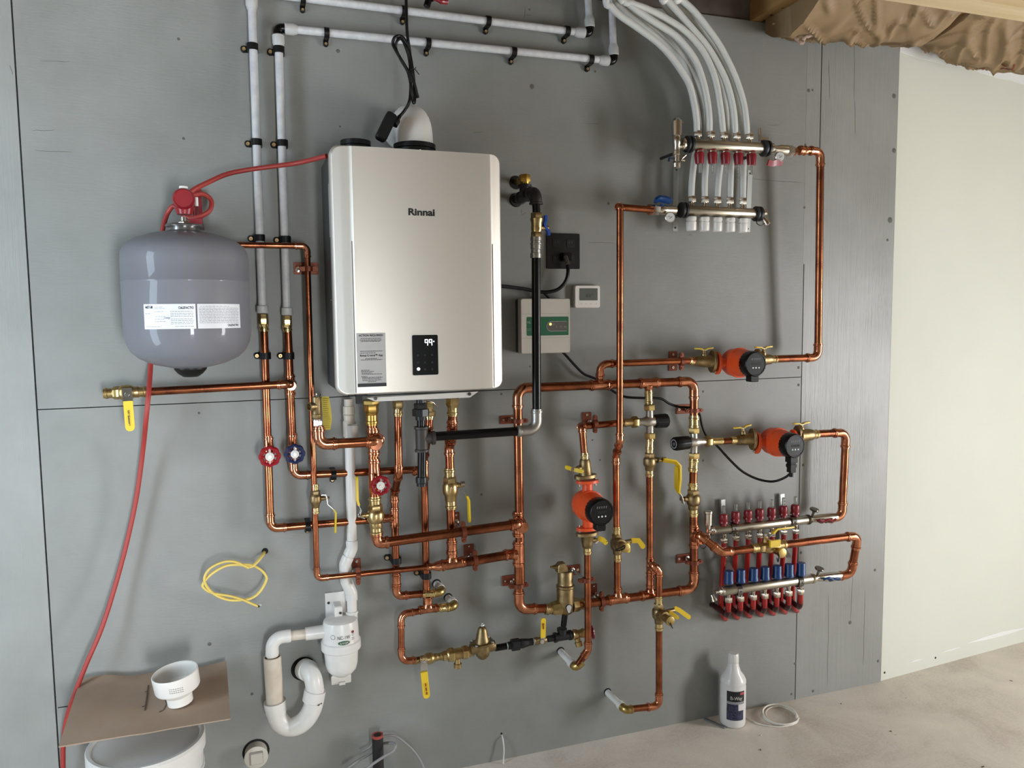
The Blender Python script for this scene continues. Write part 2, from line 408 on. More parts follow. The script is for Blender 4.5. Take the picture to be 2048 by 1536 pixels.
# the rest of the room behind the camera, with a window and two glazed doors that let the daylight in
plain = mat('room_drywall', '8b897f', .8)
def wall_with_opening(name, a, b, h, u0_, u1_, z0, z1):
    """wall from a to b (2D), opening between u0_..u1_ along it and z0..z1"""
    a = V((*a, 0)); b = V((*b, 0)); d = (b-a); Ln = d.length; d.normalize(); n = V((-d.y, d.x, 0)); q = MB()
    def seg(u, v, zz0, zz1):
        if v-u < .001 or zz1-zz0 < .001: return
        c = a+d*((u+v)/2)-n*.05
        q.box((c.x, c.y, (zz0+zz1)/2), (v-u, .1, zz1-zz0), Matrix.Rotation(math.atan2(d.y, d.x), 3, 'Z'))
    seg(0, u0_, 0, h); seg(u1_, Ln, 0, h); seg(u0_, u1_, 0, z0); seg(u0_, u1_, z1, h)
    o = struct(name, q, plain, flat=True)
    fr = MB(); R = Matrix.Rotation(math.atan2(d.y, d.x), 3, 'Z')
    for u, v, zz0, zz1 in ((u0_, u0_+.05, z0, z1), (u1_-.05, u1_, z0, z1), (u0_, u1_, z0, z0+.05), (u0_, u1_, z1-.05, z1)):
        c = a+d*((u+v)/2)+n*.02; fr.box((c.x, c.y, (zz0+zz1)/2), (v-u, .06, zz1-zz0), R)
    return o, fr
_, f1 = wall_with_opening('wall_left', (-1.0, -5), (-1.0, .0), 2.7, 3.67, 4.25, .33, 2.27)
struct('window_1', f1, white)
_, f2 = wall_with_opening('wall_back', (5, -5), (-1, -5), 2.7, 3.3, 4.2, 0.0, 1.72)
w = MB(); w.box((3.0, -3.05, 1.35), (4.0, .1, 2.7)); struct('light_block_wall', w, plain, flat=True)  # added unseen wall: keeps rear-door light off the middle of the plywood
struct('door_1', f2, white)
_, f3 = wall_with_opening('wall_side', (5, 0), (5, -5), 2.7, 1.62, 2.58, .02, 2.0)
struct('door_2', f3, white)
w = MB(); w.box((4.2+.35, .32, 1.3), (1.4, .02, 2.7)); struct('wall_corner', w, plain, flat=True)
# ================================================================ FITTING LIBRARY (world coordinates, metres)
def sleeve(mb, mouth, d, r, L=None, k=1.13, bead=1.3):
    """press socket: from its mouth inward along d."""
    L = L or 2.3*r
    mb.lathe([(0, r*1.0), (0, r*k), (.3*r, r*(k+.01)), (.42*r, r*bead), (.75*r, r*bead), (.9*r, r*(k+.02)), (L, r*k)], mouth, d, 22)
def elbow_pts(A, P, B, r, R, s):
    u = (A-P).normalized(); v = (B-P).normalized(); ang_ = PI-u.angle(v); t = R*math.tan(ang_/2)
    lim = min((A-P).length, (B-P).length)
    if t+s > lim: f = lim/(t+s); R *= f; s *= f; t *= f
    C = P+(u+v).normalized()*(R/math.cos(ang_/2)) if ang_ > .02 else P
    n = max(4, int(ang_*7)); a0 = (P+u*t)-C; a1 = (P+v*t)-C; pts = []
    w_ = a0.angle(a1); sn = math.sin(w_) or 1
    for i in range(n+1):
        f = i/n; pts.append(C+a0*(math.sin((1-f)*w_)/sn)+a1*(math.sin(f*w_)/sn))
    return u, v, t, s, pts
def elbow(mb, A, P, B, r, R=None, s=None, k=1.13, bead=1.3):
    u, v, t, s, arc = elbow_pts(A, P, B, r, R or 1.9*r, s if s is not None else 2.1*r)
    def side(uu):
        if s < 1.2*r: return [(P+uu*(t+s), r*bead), (P+uu*(t+s*.55), r*bead), (P+uu*(t+s*.4), r*k)]
        return [(P+uu*(t+s), r*k), (P+uu*(t+s-.3*r), r*k), (P+uu*(t+s-.4*r), r*bead), (P+uu*(t+s-.75*r), r*bead), (P+uu*(t+s-.88*r), r*k)]
    a = side(u)+[(p, r*k) for p in arc]+list(reversed(side(v)))
    mb.tube([q[0] for q in a], [q[1] for q in a], 20)
    return t+s
def run(label, nodes, r, group=None, m=None, mf=None, name='copper_pipe', cat='pipe', elb=None, ek=None, pname='pipe', fname='elbow', trim=(0, 0)):
    """a pipe run: straight lengths between nodes, a fitting at every interior node."""
    nodes = [n if isinstance(n, V) else W(*n) for n in nodes]; m = m or copper; mf = mf or copfit; elb = elb or {}
    T = Thing(name, label, cat, nodes[0], group); cuts = [0]*len(nodes); ek = ek or {}
    for i in range(1, len(nodes)-1):
        mb = T.w(); A, P, B = nodes[i-1:i+2]; lim = min((A-P).length*(.5 if i > 1 else 1), (B-P).length*(.5 if i < len(nodes)-2 else 1))
        kw = dict(ek.get(i, ek.get('all', {}))); R = kw.pop('R', 1.9*r); s = kw.pop('s', 2.1*r)
        u, v, t, s2, arc = elbow_pts(A, P, B, r, R, s)
        if t+s > lim: f = lim/(t+s); R *= f; s *= f
        cuts[i] = elbow(mb, A, P, B, r, R, s, **kw)
        T.part(fname, mb, elb.get(i, mf), label=('brass elbow' if i in elb and elb[i] in (brass, brassb) else None))
    for i in range(len(nodes)-1):
        a, b = nodes[i], nodes[i+1]; d = (b-a).normalized(); L = (b-a).length
        c0 = cuts[i]*.8 if i else trim[0]; c1 = cuts[i+1]*.8 if i+1 < len(nodes)-1 else trim[1]
        if L-c0-c1 > .002:
            mb = T.w(); mb.cyl(a+d*c0, b-d*c1, r, 20); T.part(pname, mb, m)
    T.nodes = nodes; return T
def coupling(T, p, d, r, m=None, L=None, name='coupling', label=None):
    p = p if isinstance(p, V) else W(*p); d = V(d).normalized(); L = L or 3.6*r; mb = T.w()
    sleeve(mb, p-d*L/2, d, r, L/2+.0005); sleeve(mb, p+d*L/2, -d, r, L/2+.0005); return T.part(name, mb, m or copfit, label=label)
def tee(T, p, d, b, r, rb=None, m=None, Lb=None):
    p = p if isinstance(p, V) else W(*p); d = V(d).normalized(); b = V(b); b = (b-d*b.dot(d)).normalized(); rb = rb or r; L = 3.3*r+rb*1.2; mb = T.w()
    sleeve(mb, p-d*L*.62, d, r, L*.63); sleeve(mb, p+d*L*.62, -d, r, L*.63)
    Lb = Lb or r+2.4*rb; sleeve(mb, p+b*Lb, -b, rb, Lb)
    mb.lathe([(r*.6, rb*1.5), (r*1.15, rb*1.35), (r*1.5, rb*1.15)], p, b, 20)
    return T.part('tee', mb, m or copfit)
def adapter(T, a, b, r, m=None, hexr=1.55, name='adapter', frac=.42, label=None):
    """press x thread adapter: sleeve at a, hex at b."""
    a = a if isinstance(a, V) else W(*a); b = b if isinstance(b, V) else W(*b); d = (b-a).normalized(); L = (b-a).length; mb = T.w()
    sleeve(mb, a, d, r, L*(1-frac)+.001); mb.lathe([(0, r*1.15), (L*.12, r*1.32)], a+d*L*(1-frac-.12), d, 20); mb.hexn(a+d*L*(1-frac), b, r*hexr, PI/6)
    return T.part(name, mb, m or brass, label=label)
def hexnut(T, a, b, r, m=None, name='nut'):
    a = a if isinstance(a, V) else W(*a); b = b if isinstance(b, V) else W(*b); mb = T.w(); mb.hexn(a, b, r, PI/6); return T.part(name, mb, m or brass)
def ribbon(mb, pts, w, t, side, taper=True, smooth=False):
    """flat bar bent along pts: width w along `side`, thickness t; rounded far end."""
    pts = [p if isinstance(p, V) else W(*p) for p in pts]; pts = spline(pts, 4) if smooth else pts; side = V(side).normalized(); n = len(pts); vs = []
    ws = [w]*n
    if taper:
        e = (pts[-1]-pts[-2]); L = e.length; e.normalize(); q = pts[-1]
        add = [q-e*w*.5, q-e*w*.2, q-e*w*.04, q]; pts = pts[:-1]+add; ws = [w]*(n-1)+[w, w*.85, w*.5, w*.2]; n = len(pts)
    for i in range(n):
        d = (pts[min(i+1, n-1)]-pts[max(i-1, 0)]).normalized(); s = (side-d*side.dot(d)).normalized(); nn = d.cross(s)
        for a, b in ((-1, -1), (1, -1), (1, 1), (-1, 1)): vs.append(pts[i]+s*a*ws[i]/2+nn*b*t/2)
    fs = [(i*4+k, i*4+(k+1) % 4, i*4+4+(k+1) % 4, i*4+4+k) for i in range(n-1) for k in range(4)]
    fs += [(3, 2, 1, 0), tuple((n-1)*4+k for k in range(4))]; mb.add(vs, fs)
def lever(T, chromepts, yellowpts, side, w=.016, t=.0022, ty=.005, m=None, nut=None, wy=None):
    mb = T.w(); h = None
    mb2 = T.w(); ribbon(mb2, yellowpts, wy or w*1.08, ty, side); h = T.part('lever', mb2, m or yell, label='yellow vinyl-coated lever' if (m or yell) == yell else None)
    if chromepts: ribbon(mb, chromepts, w, t, side, taper=False); T.part('lever_shank', mb, chrome, h)
    if nut is not None:
        p, d, r = nut; p = p if isinstance(p, V) else W(*p); mb = T.w(); mb.hexn(p-V(d)*.003, p+V(d)*.004, r); T.part('nut', mb, chrome, h)
    return h
def valve_body(T, a, b, r, big=1.9, hexr=1.65, m=None, stem=None, ends=(True, True), mends=None):
    a = a if isinstance(a, V) else W(*a); b = b if isinstance(b, V) else W(*b); d = (b-a).normalized(); L = (b-a).length; mb = T.w()
    e = .22*L
    mb.lathe([(e*.9, r*1.2), (e, r*1.3)], a, d, 22); mb.hexn(a+d*e, a+d*(e+.14*L), r*hexr, PI/6)
    mb.lathe([(e+.13*L, r*hexr*.9), (e+.17*L, r*big*.93), (L*.44, r*big), (L*.56, r*big), (L-e-.15*L, r*big*.92), (L-e-.1*L, r*hexr*.85), (L-e, r*1.3), (L-e*.9, r*1.2)], a, d, 26)
    if stem:
        p0, p1, rs = stem; p0 = p0 if isinstance(p0, V) else W(*p0); p1 = p1 if isinstance(p1, V) else W(*p1)
        sd = (p1-p0).normalized(); mb.lathe([(0, rs*1.5), (.6*(p1-p0).length, rs*1.45), (.62*(p1-p0).length, rs), ((p1-p0).length, rs)], p0, sd, 16)
    o = T.part('valve_body', mb, m or bronze)
    for f_, p_, d_ in ((ends[0], a, d), (ends[1], b, -d)):
        if f_: mb = T.w(); sleeve(mb, p_, d_, r, e+.003); T.part('press_end', mb, mends or brassb)
    return o
def handwheel(T, p, R, m, hubm=None, out=(0, -1, 0)):
    p = p if isinstance(p, V) else W(*p); out = V(out).normalized(); a, x, y = basis(out); mb = T.w(); n = 48
    pts = [p+(x*math.cos(2*PI*k/n)+y*math.sin(2*PI*k/n))*R*(.90+.05*math.cos(8*2*PI*k/n)) for k in range(n)]
    mb.tube(pts, R*.19, 8, closed=True)
    for k in range(8):
        t = 2*PI*k/8; q = x*math.cos(t)+y*math.sin(t); mb.tube([p+q*R*.3-out*.0, p+q*R*.85], R*.13, 6)
    mb.lathe([(-.006, R*.3), (.001, R*.42), (.003, R*.40)], p, out, 20)
    h = T.part('handwheel', mb, m); mb = T.w(); mb.lathe([(.0, R*.44), (.0045, R*.44), (.0055, R*.38), (.0055, 0)], p, out, 20); T.part('hub_disc', mb, hubm or white, h)
    mb = T.w(); mb.hexn(p+out*.005, p+out*.0095, R*.17); T.part('nut', mb, nickel, h); return h
BLK = 'black plastic pipe clips with brass screws'
def clip(label, px, py, d, dr, r, side, wpx=13, name='pipe_clip'):
    """black clip over a pipe at (px,py): dr = pipe direction, side = towards the screw pad."""
    p = W(px, py, d); dr = V(dr).normalized(); side = V(side); side = (side-dr*side.dot(dr)).normalized(); out = V((0, -1, 0))
    T = Thing(name, label, 'pipe clip', V((p.x, 0, p.z)), BLK); wd = wpx/ppm(p); R = r+.0022; mb = T.w(); n = 14
    path = [p+side*-R+out*-(d-.001)]+[p+(-side*math.cos(PI*k/n)+out*math.sin(PI*k/n))*R for k in range(n+1)]+[p+side*R-out*(d-.004), p+side*(R+.013)-out*(d-.004)]
    ribbon(mb, path, wd, .0032, dr, taper=False)
    mb.rbox((0, 0, 0), (.02, wd, .005), .003) if 0 else None
    T.part('band', mb, black); mb = T.w(); q = p+side*(R+.009)+out*-(d-.008)
    mb.lathe([(-.008, wd*.5), (.0, wd*.5), (.001, wd*.42)], q, out, 16); b = T.part('screw_pad', mb, black)
    mb = T.w(); mb.lathe([(0, wd*.3), (.002, wd*.28), (.002, wd*.12), (.0005, 0)], q+out*.001, out, 12); T.part('screw', mb, mat('brass_screw', 'b79b6e', .35, .7), b); return T
HG = 'copper-coated hangers holding the copper pipes'
def hanger(label, plate, pw, ph, rod, p, dr, r, ears=True, holes=None, rodr=.0045, earside=None):
    """plate: photo px of the wall plate centre; pw, ph its size in px; rod: px of the rod base; p: (px,py,d) of the ring; dr pipe direction."""
    c = W(*plate, 0.0); k = ppm(c); q = W(*p); T = Thing('pipe_hanger', label, 'hanger', c, HG); M = T.inv @ frame(c)
    mb = MB(M); mb.rbox((0, 0, .0018), (pw/k, ph/k, .0032), .003, .0006); T.part('wall_plate', mb, clipcu)
    horiz = pw >= ph
    for s in holes or (-1, 1):
        mb = T.w(); h = c+(V((s*pw/k*.33, 0, 0)) if horiz else V((0, 0, s*ph/k*.33))); mb.lathe([(0, .0048), (.0055, .0045), (.0055, .0022), (.0035, 0)], h, (0, -1, 0), 12); T.part('screw', mb, nickel)
    rb = W(*rod, 0.003); dr = V(dr).normalized(); mb = T.w(); mb.lathe([(0, .009), (.008, .009), (.009, .006)], rb, (0, -1, 0), 12)
    e = q+V((0, 1, 0))*r; mb.tube([rb, V((rb.x, e.y, rb.z)) if 0 else e], rodr, 10); T.part('threaded_rod', mb, chrome if ears != 'c' else clipcu)
    mb = T.w(); R = r*1.13; hw = .0065
    mb.lathe([(-hw, R), (-hw, R+.0022), (hw, R+.0022), (hw, R)], q, dr, 22)
    sd = V(earside) if earside else dr.cross(V((0, -1, 0))); sd = (sd-dr*sd.dot(dr)).normalized()
    for s in (-1, 1):
        m2 = MB(T.inv @ frame(q+sd*s*(R+.007), sd, (0, -1, 0))); m2.rbox((0, 0, 0), (.019, .013, .009), .006); mb.merge(m2)
    rg = T.part('split_ring', mb, clipcu)
    for s in (-1, 1): mb = T.w(); mb.lathe([(.004, .0038), (.0065, .0034), (.0065, 0)], q+sd*s*(R+.009), (0, -1, 0), 10); T.part('ring_screw', mb, clipcu, rg)
    return T
UPV = V((0, 0, 1)); RTV = V((1, 0, 0)); OUT = V((0, -1, 0))
# ================================================================ LEFT SIDE: expansion tank, supply lines, clips
CP = 'copper pipes on the plywood wall'
r34, r1, r12 = .0111, .0143, .0083
# --- expansion tank
tc_ = W(375, 600, .19); TX, TY = tc_.x, -.19
zt = W(371, 462, .19).z; zb = W(382, 737, .19).z; RT_ = 119/ppm(tc_)
T = Thing('expansion_tank', 'large grey expansion tank hung on the wall with white paper labels', 'tank', V((TX, TY, zb)))
H = zt-zb; sh = .052
prof = [(0, 0), (.002, RT_*.25), (.012, RT_*.55), (.028, RT_*.78), (.045, RT_*.9), (.07, RT_*.975), (.095, RT_), (H*.62, RT_), (H*.622, RT_*1.004), (H*.634, RT_*1.004), (H*.637, RT_), (H-.075, RT_*1.0), (H-.055, RT_*.985), (H-.038, RT_*.93), (H-.022, RT_*.78), (H-.01, RT_*.55), (H-.002, RT_*.3), (H, RT_*.26)]
mb = T.w(); mb.lathe(prof, (TX, TY, zb), (0, 0, 1), 72); T.part('vessel', mb, pole, angle=50)
k = 1/ppm(tc_); mb = T.w(); mb.lathe([(-.004, 29*k), (.004, 29*k), (.012, 28*k), (.013, 34*k), (.016, 35*k), (.02, 33*k), (.02, 12*k)], (TX, TY, zt-.004), (0, 0, 1), 40); T.part('neck_ring', mb, mat('pressed_steel', '8c8a88', .28, .85))
mb = T.w(); mb.lathe([(.006, 31*k), (-.001, 31*k), (-.012, 24*k), (-.021, 14*k), (-.022, 0)], (TX, TY, zb), (0, 0, 1), 32); T.part('air_valve_cap', mb, black)
mb = T.w(); mb.hexn((TX, TY, zt+.012), (TX, TY, zt+.024), 11*k); mb.cyl((TX, TY, zt+.02), (TX, TY, zt+.034), 6*k); T.part('hex_nipple', mb, chrome)
def label_panel(T, a0, a1, z0, z1, nm):
    mb = T.w(); n = 10; R = RT_+.0006; vs = []; 
    for i in range(n+1):
        a = a0+(a1-a0)*i/n; x = TX+R*math.sin(a); y = TY-R*math.cos(a)
        vs += [(x, y, z0), (x, y, z1), (TX+(R+.0007)*math.sin(a), TY-(R+.0007)*math.cos(a), z0), (TX+(R+.0007)*math.sin(a), TY-(R+.0007)*math.cos(a), z1)]
    fs = []
    for i in range(n): b = i*4; fs += [(b+2, b+6, b+7, b+3), (b, b+1, b+5, b+4), (b+1, b+3, b+7, b+5), (b, b+4, b+6, b+2)]
    fs += [(0, 2, 3, 1), (n*4, n*4+1, n*4+3, n*4+2)]; mb.add(vs, fs); return T.part(nm, mb, mat('label_paper', 'd8dade', .4), label='white printed paper label')
vd = math.atan2(TX-CAM.x, TY-CAM.y)   # direction from camera
base = -math.atan2(CAM.x-TX, -(CAM.y-TY)) if 0 else math.atan2(CAM.x-TX, TY-CAM.y)
def aof(px): return base+math.asin(max(-1, min(1, (px-375)/119)))
zl0, zl1 = W(340, 658, .33).z, W(340, 608, .33).z
L1 = label_panel(T, aof(300), aof(388), zl0, zl1, 'paper_label'); L2 = label_panel(T, aof(391), aof(468), zl0, zl1, 'paper_label')
def wrap(u, v):                 # u in px across the labels, v in metres above label bottom
    a = aof(u); return lambda rr: V((TX+rr*math.sin(a), TY-rr*math.cos(a), zl0+v))
def bend_label(px0):
    def f(q): p = wrap(px0+q.x/k, q.y)(RT_+.0016); return T.inv @ p
    return f
hL = zl1-zl0
text(T, 'CALEFACTIO', (0, hL*.84, 0), .0058, blackt, L1, bend=bend_label(372), bold=.0002, wmax=26*k)
text(T, 'HGT-30', (0, hL*.87, 0), .006, blackt, L1, bend=bend_label(309), bold=.0004, wmax=13*k)
text(T, 'Charge', (0, hL*.45, 0), .0045, blackt, L1, bend=bend_label(339), wmax=10*k); text(T, 'CALEFACTIO', (0, hL*.12, 0), .0055, blackt, L2, bend=bend_label(454), bold=.0002, wmax=20*k)
for L_, x0, x1, rows in ((L1, 303, 385, [(.7, 318, 333), (.62, 345, 384), (.56, 345, 384), (.5, 345, 384), (.7, 345, 384), (.4, 345, 384), (.34, 345, 384), (.27, 345, 384), (.2, 345, 384), (.88, 318, 334), (.82, 318, 336), (.1, 303, 328), (.1, 352, 384), (.62, 302, 312), (.3, 318, 336), (.4, 318, 334), (.5, 320, 336)]),
                        (L2, 394, 466, [(.9, 396, 448)]+[(.83-.05*i, 394, 465) for i in range(13)])):
    mb = T.w()
    for v, u0_, u1_ in rows:
        u = u0_
        while u < u1_-1:
            wd_ = min(random.uniform(2, 7), u1_-u); n = 2
            p0 = wrap(u, v*hL)(RT_+.0015); p1 = wrap(u+wd_, v*hL)(RT_+.0015); mb.tube([p0, p1], .0004, 4); u += wd_+1.2
    T.part('fine_print', mb, mat('grey_print', '6d6f74', .6), L_)
# red auto-fill knob on top
kp = W(368, 400, .19); T = Thing('relief_knob_valve', 'red round knob valve with a white cap on top of the grey expansion tank', 'valve', V((kp.x, kp.y, kp.z-.03)))
mb = T.w(); kr = 20/ppm(kp); mb.lathe([(-.03, kr*.8), (-.01, kr*1.02), (.02, kr*1.05), (.026, kr*.95), (.028, kr*.9), (.026, kr*.84), (.026, 0)], kp, (0, -1, 0), 36)
mb.lathe([(-.036, kr*.72), (-.02, kr*.9), (0, kr*.6)], kp, (0, 0, 1), 24); T.part('knob', mb, redk)
mb = T.w(); mb.cyl(kp+V((0, 0, kr*.9)), kp+V((0, 0, kr*1.12)), .006); mb.cyl(kp+V((0, 0, kr*1.1)), kp+V((0, 0, kr*1.35)), .0105, 16, .001); T.part('bleed_cap', mb, white)
mb = T.w(); mb.cyl(kp+V((.028, .03, -.01)), kp+V((.028, .03, .012)), .004); T.part('side_nipple', mb, white)
T = Thing('tank_bracket', 'red steel wall bracket behind the grey expansion tank neck', 'bracket', W(396, 440, 0)); mb = T.w()
a = W(386, 382, .01); b = W(404, 455, .01); mb.box(((a.x+b.x)/2, -.006, (a.z+b.z)/2), (.024, .012, a.z-b.z+.01))
mb.box(((a.x+b.x)/2, -.075, b.z), (.03, .15, .014)); mb.tube([V(((a.x+b.x)/2, -.01, a.z-.005)), V(((a.x+b.x)/2, -.12, b.z))], .006, 6); T.part('arm', mb, redk)

# --- copper lines on the left
T = run('thick copper pipe running left to the yellow-handled end valve below the grey tank', [(284, 784, .075), (583, 768, .075), (583, 768, .036)], r34, CP)
T = Thing('ball_valve', 'brass ball valve at the far left pipe end, yellow lever hanging straight down', 'valve', W(208, 787, .075), 'yellow-handled ball valves'); k7 = V((0, 0, 1))
valve_body(T, (207, 787, .075), (296, 783, .075), r34*1.05, 1.75, 1.5, brass, stem=((254, 786, .085), (255, 787, .105), .006), mends=brass)
lever(T, [(254, 776, .105), (256, 806, .107)], [(256, 802, .109), (261, 862, .109)], RTV, .0235, .0025, .006, nut=((254, 789, .106), OUT, .006), wy=.0225)
MT = Matrix.Translation(W(258, 836, .1135)) @ Matrix.Rotation(PI/2, 4, 'X')
text(T, 'Webstone', (0, 0, 0), .0055, blackt, M=T.inv @ MT, rz=-PI/2+.05, wmax=.042, bold=.0002)
A_ = [(503, -60, .03), (523.5, 614, .034)]; B_ = [(556, 57, .03), (573.5, 620, .034)]
WT = 'white plastic water lines clipped near the ceiling'
# white lines
def elbow_black(T, P, A, B, name='elbow'):
    P, A, B = [W(*q) for q in (P, A, B)]; mb = T.w(); elbow(mb, A, P, B, .0125, .012, .008, k=1.0, bead=1.08); T.part(name, mb, blackg, label='shiny black elbow')
    for Q in (A, B):
        d = (Q-P).normalized(); mb = T.w(); mb.lathe([(0, .0145), (.002, .0162), (.023, .016), (.026, .0145), (.03, .0135), (.034, .0125)], P+d*.0185, d, 24); T.part('ring_collar', mb, mat('collar', 'bdbdbb', .4))
T = Thing('white_water_pipe', 'outer left white pipe dropping the full height from the ceiling corner', 'pipe', W(525, 620, .034), WT)
mb = T.w(); mb.cyl(W(503, -8, .03), W(525, 618, .034), r34, 20); T.part('pipe', mb, pexw); elbow_black(T, (502, -20, .03), (504, 20, .03), (560, -14, .03))
mb = T.w(); p0, p1 = W(525, 611, .034), W(525.5, 627, .034); mb.lathe([(0, .0135), (.002, .0155), (.02, .0155), (.0215, .0145)], p0, p1-p0, 22); T.part('ring_collar', mb, mat('collar', 'bdbdbb', .4))
T = Thing('white_water_pipe', 'inner left white pipe dropping from a black elbow to the copper', 'pipe', W(573, 618, .034), WT)
mb = T.w(); mb.cyl(W(557, 75, .03), W(574, 622, .034), r34, 20); T.part('pipe', mb, pexw)
mb = T.w(); p0, p1 = W(574, 615, .034), W(574.5, 631, .034); mb.lathe([(0, .0135), (.002, .0155), (.02, .0155), (.0215, .0145)], p0, p1-p0, 22); T.part('ring_collar', mb, mat('collar', 'bdbdbb', .4))
T = Thing('white_water_pipe', 'upper of the two white pipes running across under the ceiling', 'pipe', W(530, -7, .03), WT)
mb = T.w(); mb.cyl(W(525, -14, .03), W(1168, 66, .03), r34, 20); T.part('pipe', mb, pexw); elbow_black(T, (1180, 67, .03), (1150, 64, .03), (1178, 30, .03))
T = Thing('white_water_pipe', 'lower of the two white pipes running across under the ceiling', 'pipe', W(575, 57, .03), WT)
mb = T.w(); mb.cyl(W(572, 57, .03), W(1215, 121, .03), r34, 20); T.part('pipe', mb, pexw); elbow_black(T, (555, 56, .03), (600, 60, .03), (558, 100, .03)); elbow_black(T, (1228, 123, .03), (1200, 120, .03), (1226, 80, .03))
for lb, x0, y0, x1, y1 in (('short white riser going up to the ceiling from the upper white pipe', 1179, 50, 1175, -20), ('white riser going up beside the curved tubes from the lower white pipe', 1227, 105, 1223, -14)):
    T = Thing('white_water_pipe', lb, 'pipe', W(x0, y0, .03), WT); mb = T.w(); a = W(x0, y0, .03); mb.cyl(a, W(x1, y1, .03)+V((0, 0, .0)), r34, 20); T.part('pipe', mb, pexw)

CA = [(527, 630, .034), (529, 660, .034), (541, 1057, .045), (783, 1036, .045)]
T = run('outer left copper pipe with a red handwheel, turning right along the bottom', [CA[0], CA[2], CA[3]], r34, CP)
adapter(T, (528, 663, .034), (526.5, 628, .034), r34, brassb, 1.2, frac=.6, label='bright brass adapter')
coupling(T, (537, 886, .04), UPV, r34)
T = Thing('stop_valve', 'copper stop valve with the red handwheel on the outer left pipe', 'valve', W(538, 912, .04), 'handwheel stop valves')
mb = T.w(); mb.lathe([(-.03, .0125), (-.02, .015), (.02, .015), (.03, .0125)], W(538, 909, .04), UPV, 20); mb.lathe([(0, .0135), (.02, .012), (.025, .008), (.045, .005)], W(538, 909, .04), OUT, 18); T.part('valve_body', mb, copfit); handwheel(T, (539.5, 913, .088), 19.5/ppm(W(539, 912, .088)), mat('deep_red_enamel', '8e1420', .2))
T = run('inner left copper pipe with a blue handwheel, turning right under the relief elbow', [(574.5, 632, .034), (588, 951, .045), (838, 939, .045)], r34, CP)
adapter(T, (575, 664, .034), (574, 631, .034), r34, brassb, 1.2, frac=.6, label='bright brass adapter'); tee(T, (581, 770, .036), UPV, OUT, r34); coupling(T, (585.5, 880, .04), UPV, r34)
T = Thing('stop_valve', 'copper stop valve with the dark blue handwheel on the inner left pipe', 'valve', W(587, 908, .04), 'handwheel stop valves')
mb = T.w(); mb.lathe([(-.03, .0125), (-.02, .015), (.02, .015), (.03, .0125)], W(586.5, 905, .04), UPV, 20); mb.lathe([(0, .0135), (.02, .012), (.025, .008), (.045, .005)], W(586.5, 905, .04), OUT, 18); T.part('valve_body', mb, copfit); handwheel(T, (589.5, 908, .088), 18.5/ppm(W(589, 908, .088)), blued)
# clips
LFT, DWN = V((-1, 0, 0)), V((0, 0, -1))
for lb, x, y, d in (('topmost clip on the outer left white pipe', 504, 93, .03), ('second clip down on the outer left white pipe', 512, 284, .03), ('third clip down on the outer left white pipe, level with the tank top', 518, 475, .033), ('clip on the outer left copper pipe beside the tank', 530, 711, .035)):
    clip('black '+lb, x+1, y+1, d, UPV, r34, LFT)
for lb, x, y, d in (('topmost clip on the inner left white pipe', 557, 99, .03), ('second clip down on the inner left white pipe', 564, 286, .03), ('third clip down on the inner left white pipe, above the copper crossing', 570, 478, .033), ('clip on the inner left copper pipe above the tee', 577, 711, .035)):
    clip('black '+lb, x+1, y+1, d, UPV, r34, LFT)
for i, (x, y) in enumerate(((606, -3), (808, 22), (976, 42), (1134, 62))):
    clip('black clip on the upper white cross pipe, %s from the left' % ('first', 'second', 'third', 'last')[i], x, y, .03, (1, 0, 0), r34, DWN, 10)
for i, (x, y) in enumerate(((653, 66), (856, 86), (1027, 104), (1181, 119))):
    clip('black clip on the lower white cross pipe, %s from the left' % ('first', 'second', 'third', 'last')[i], x, y, .03, (1, 0, 0), r34, DWN, 10)
clip('black clip on the copper pipe running right from the blue handwheel', 667, 950, .045, (1, 0, 0), r34, DWN, 10)
clip('black clip on the copper pipe running right from the red handwheel', 616, 1053, .045, (1, 0, 0), r34, DWN, 10)
clip('black clip low on the copper pipe left of the two brass wall elbows', 793, 1121, .045, UPV, r34, LFT, 12)
clip('black clip on the copper pipe just above the upper brass wall elbow', 853, 1151, .045, UPV, r34, LFT, 12)

# --- half-inch line
T = run('thin copper pipe from behind the tank, down and right to the reducer tee', [(470, 490, .066), (614, 492, .066), (634, 1157, .066), (858, 1134, .07)], r12, CP)
coupling(T, (858, 1134, .07), RTV, r12, L=.02)
T = Thing('ball_valve', 'small bronze ball valve on the thin left pipe, lever bent down right', 'valve', W(631, 1000, .066), 'yellow-handled ball valves')
valve_body(T, (630.3, 968, .066), (631.8, 1027, .066), r12, 2.0, 1.7, bronze, stem=((634, 997, .066), (657, 996, .066), .0045))
lever(T, [(642, 989.5, .066), (651, 989, .066), (653, 994, .066), (655, 1008, .066), (668, 1019, .066)], [(667, 1018, .066), (671.5, 1026, .066), (670.5, 1066, .066)], OUT, .014, .002, .0045, nut=((656, 996, .066), RTV, .0055))
hanger('copper-coated hanger on the thin pipe left of the boiler', (612, 537), 48, 24, (597, 539), (617.5, 538, .066), UPV, r12)
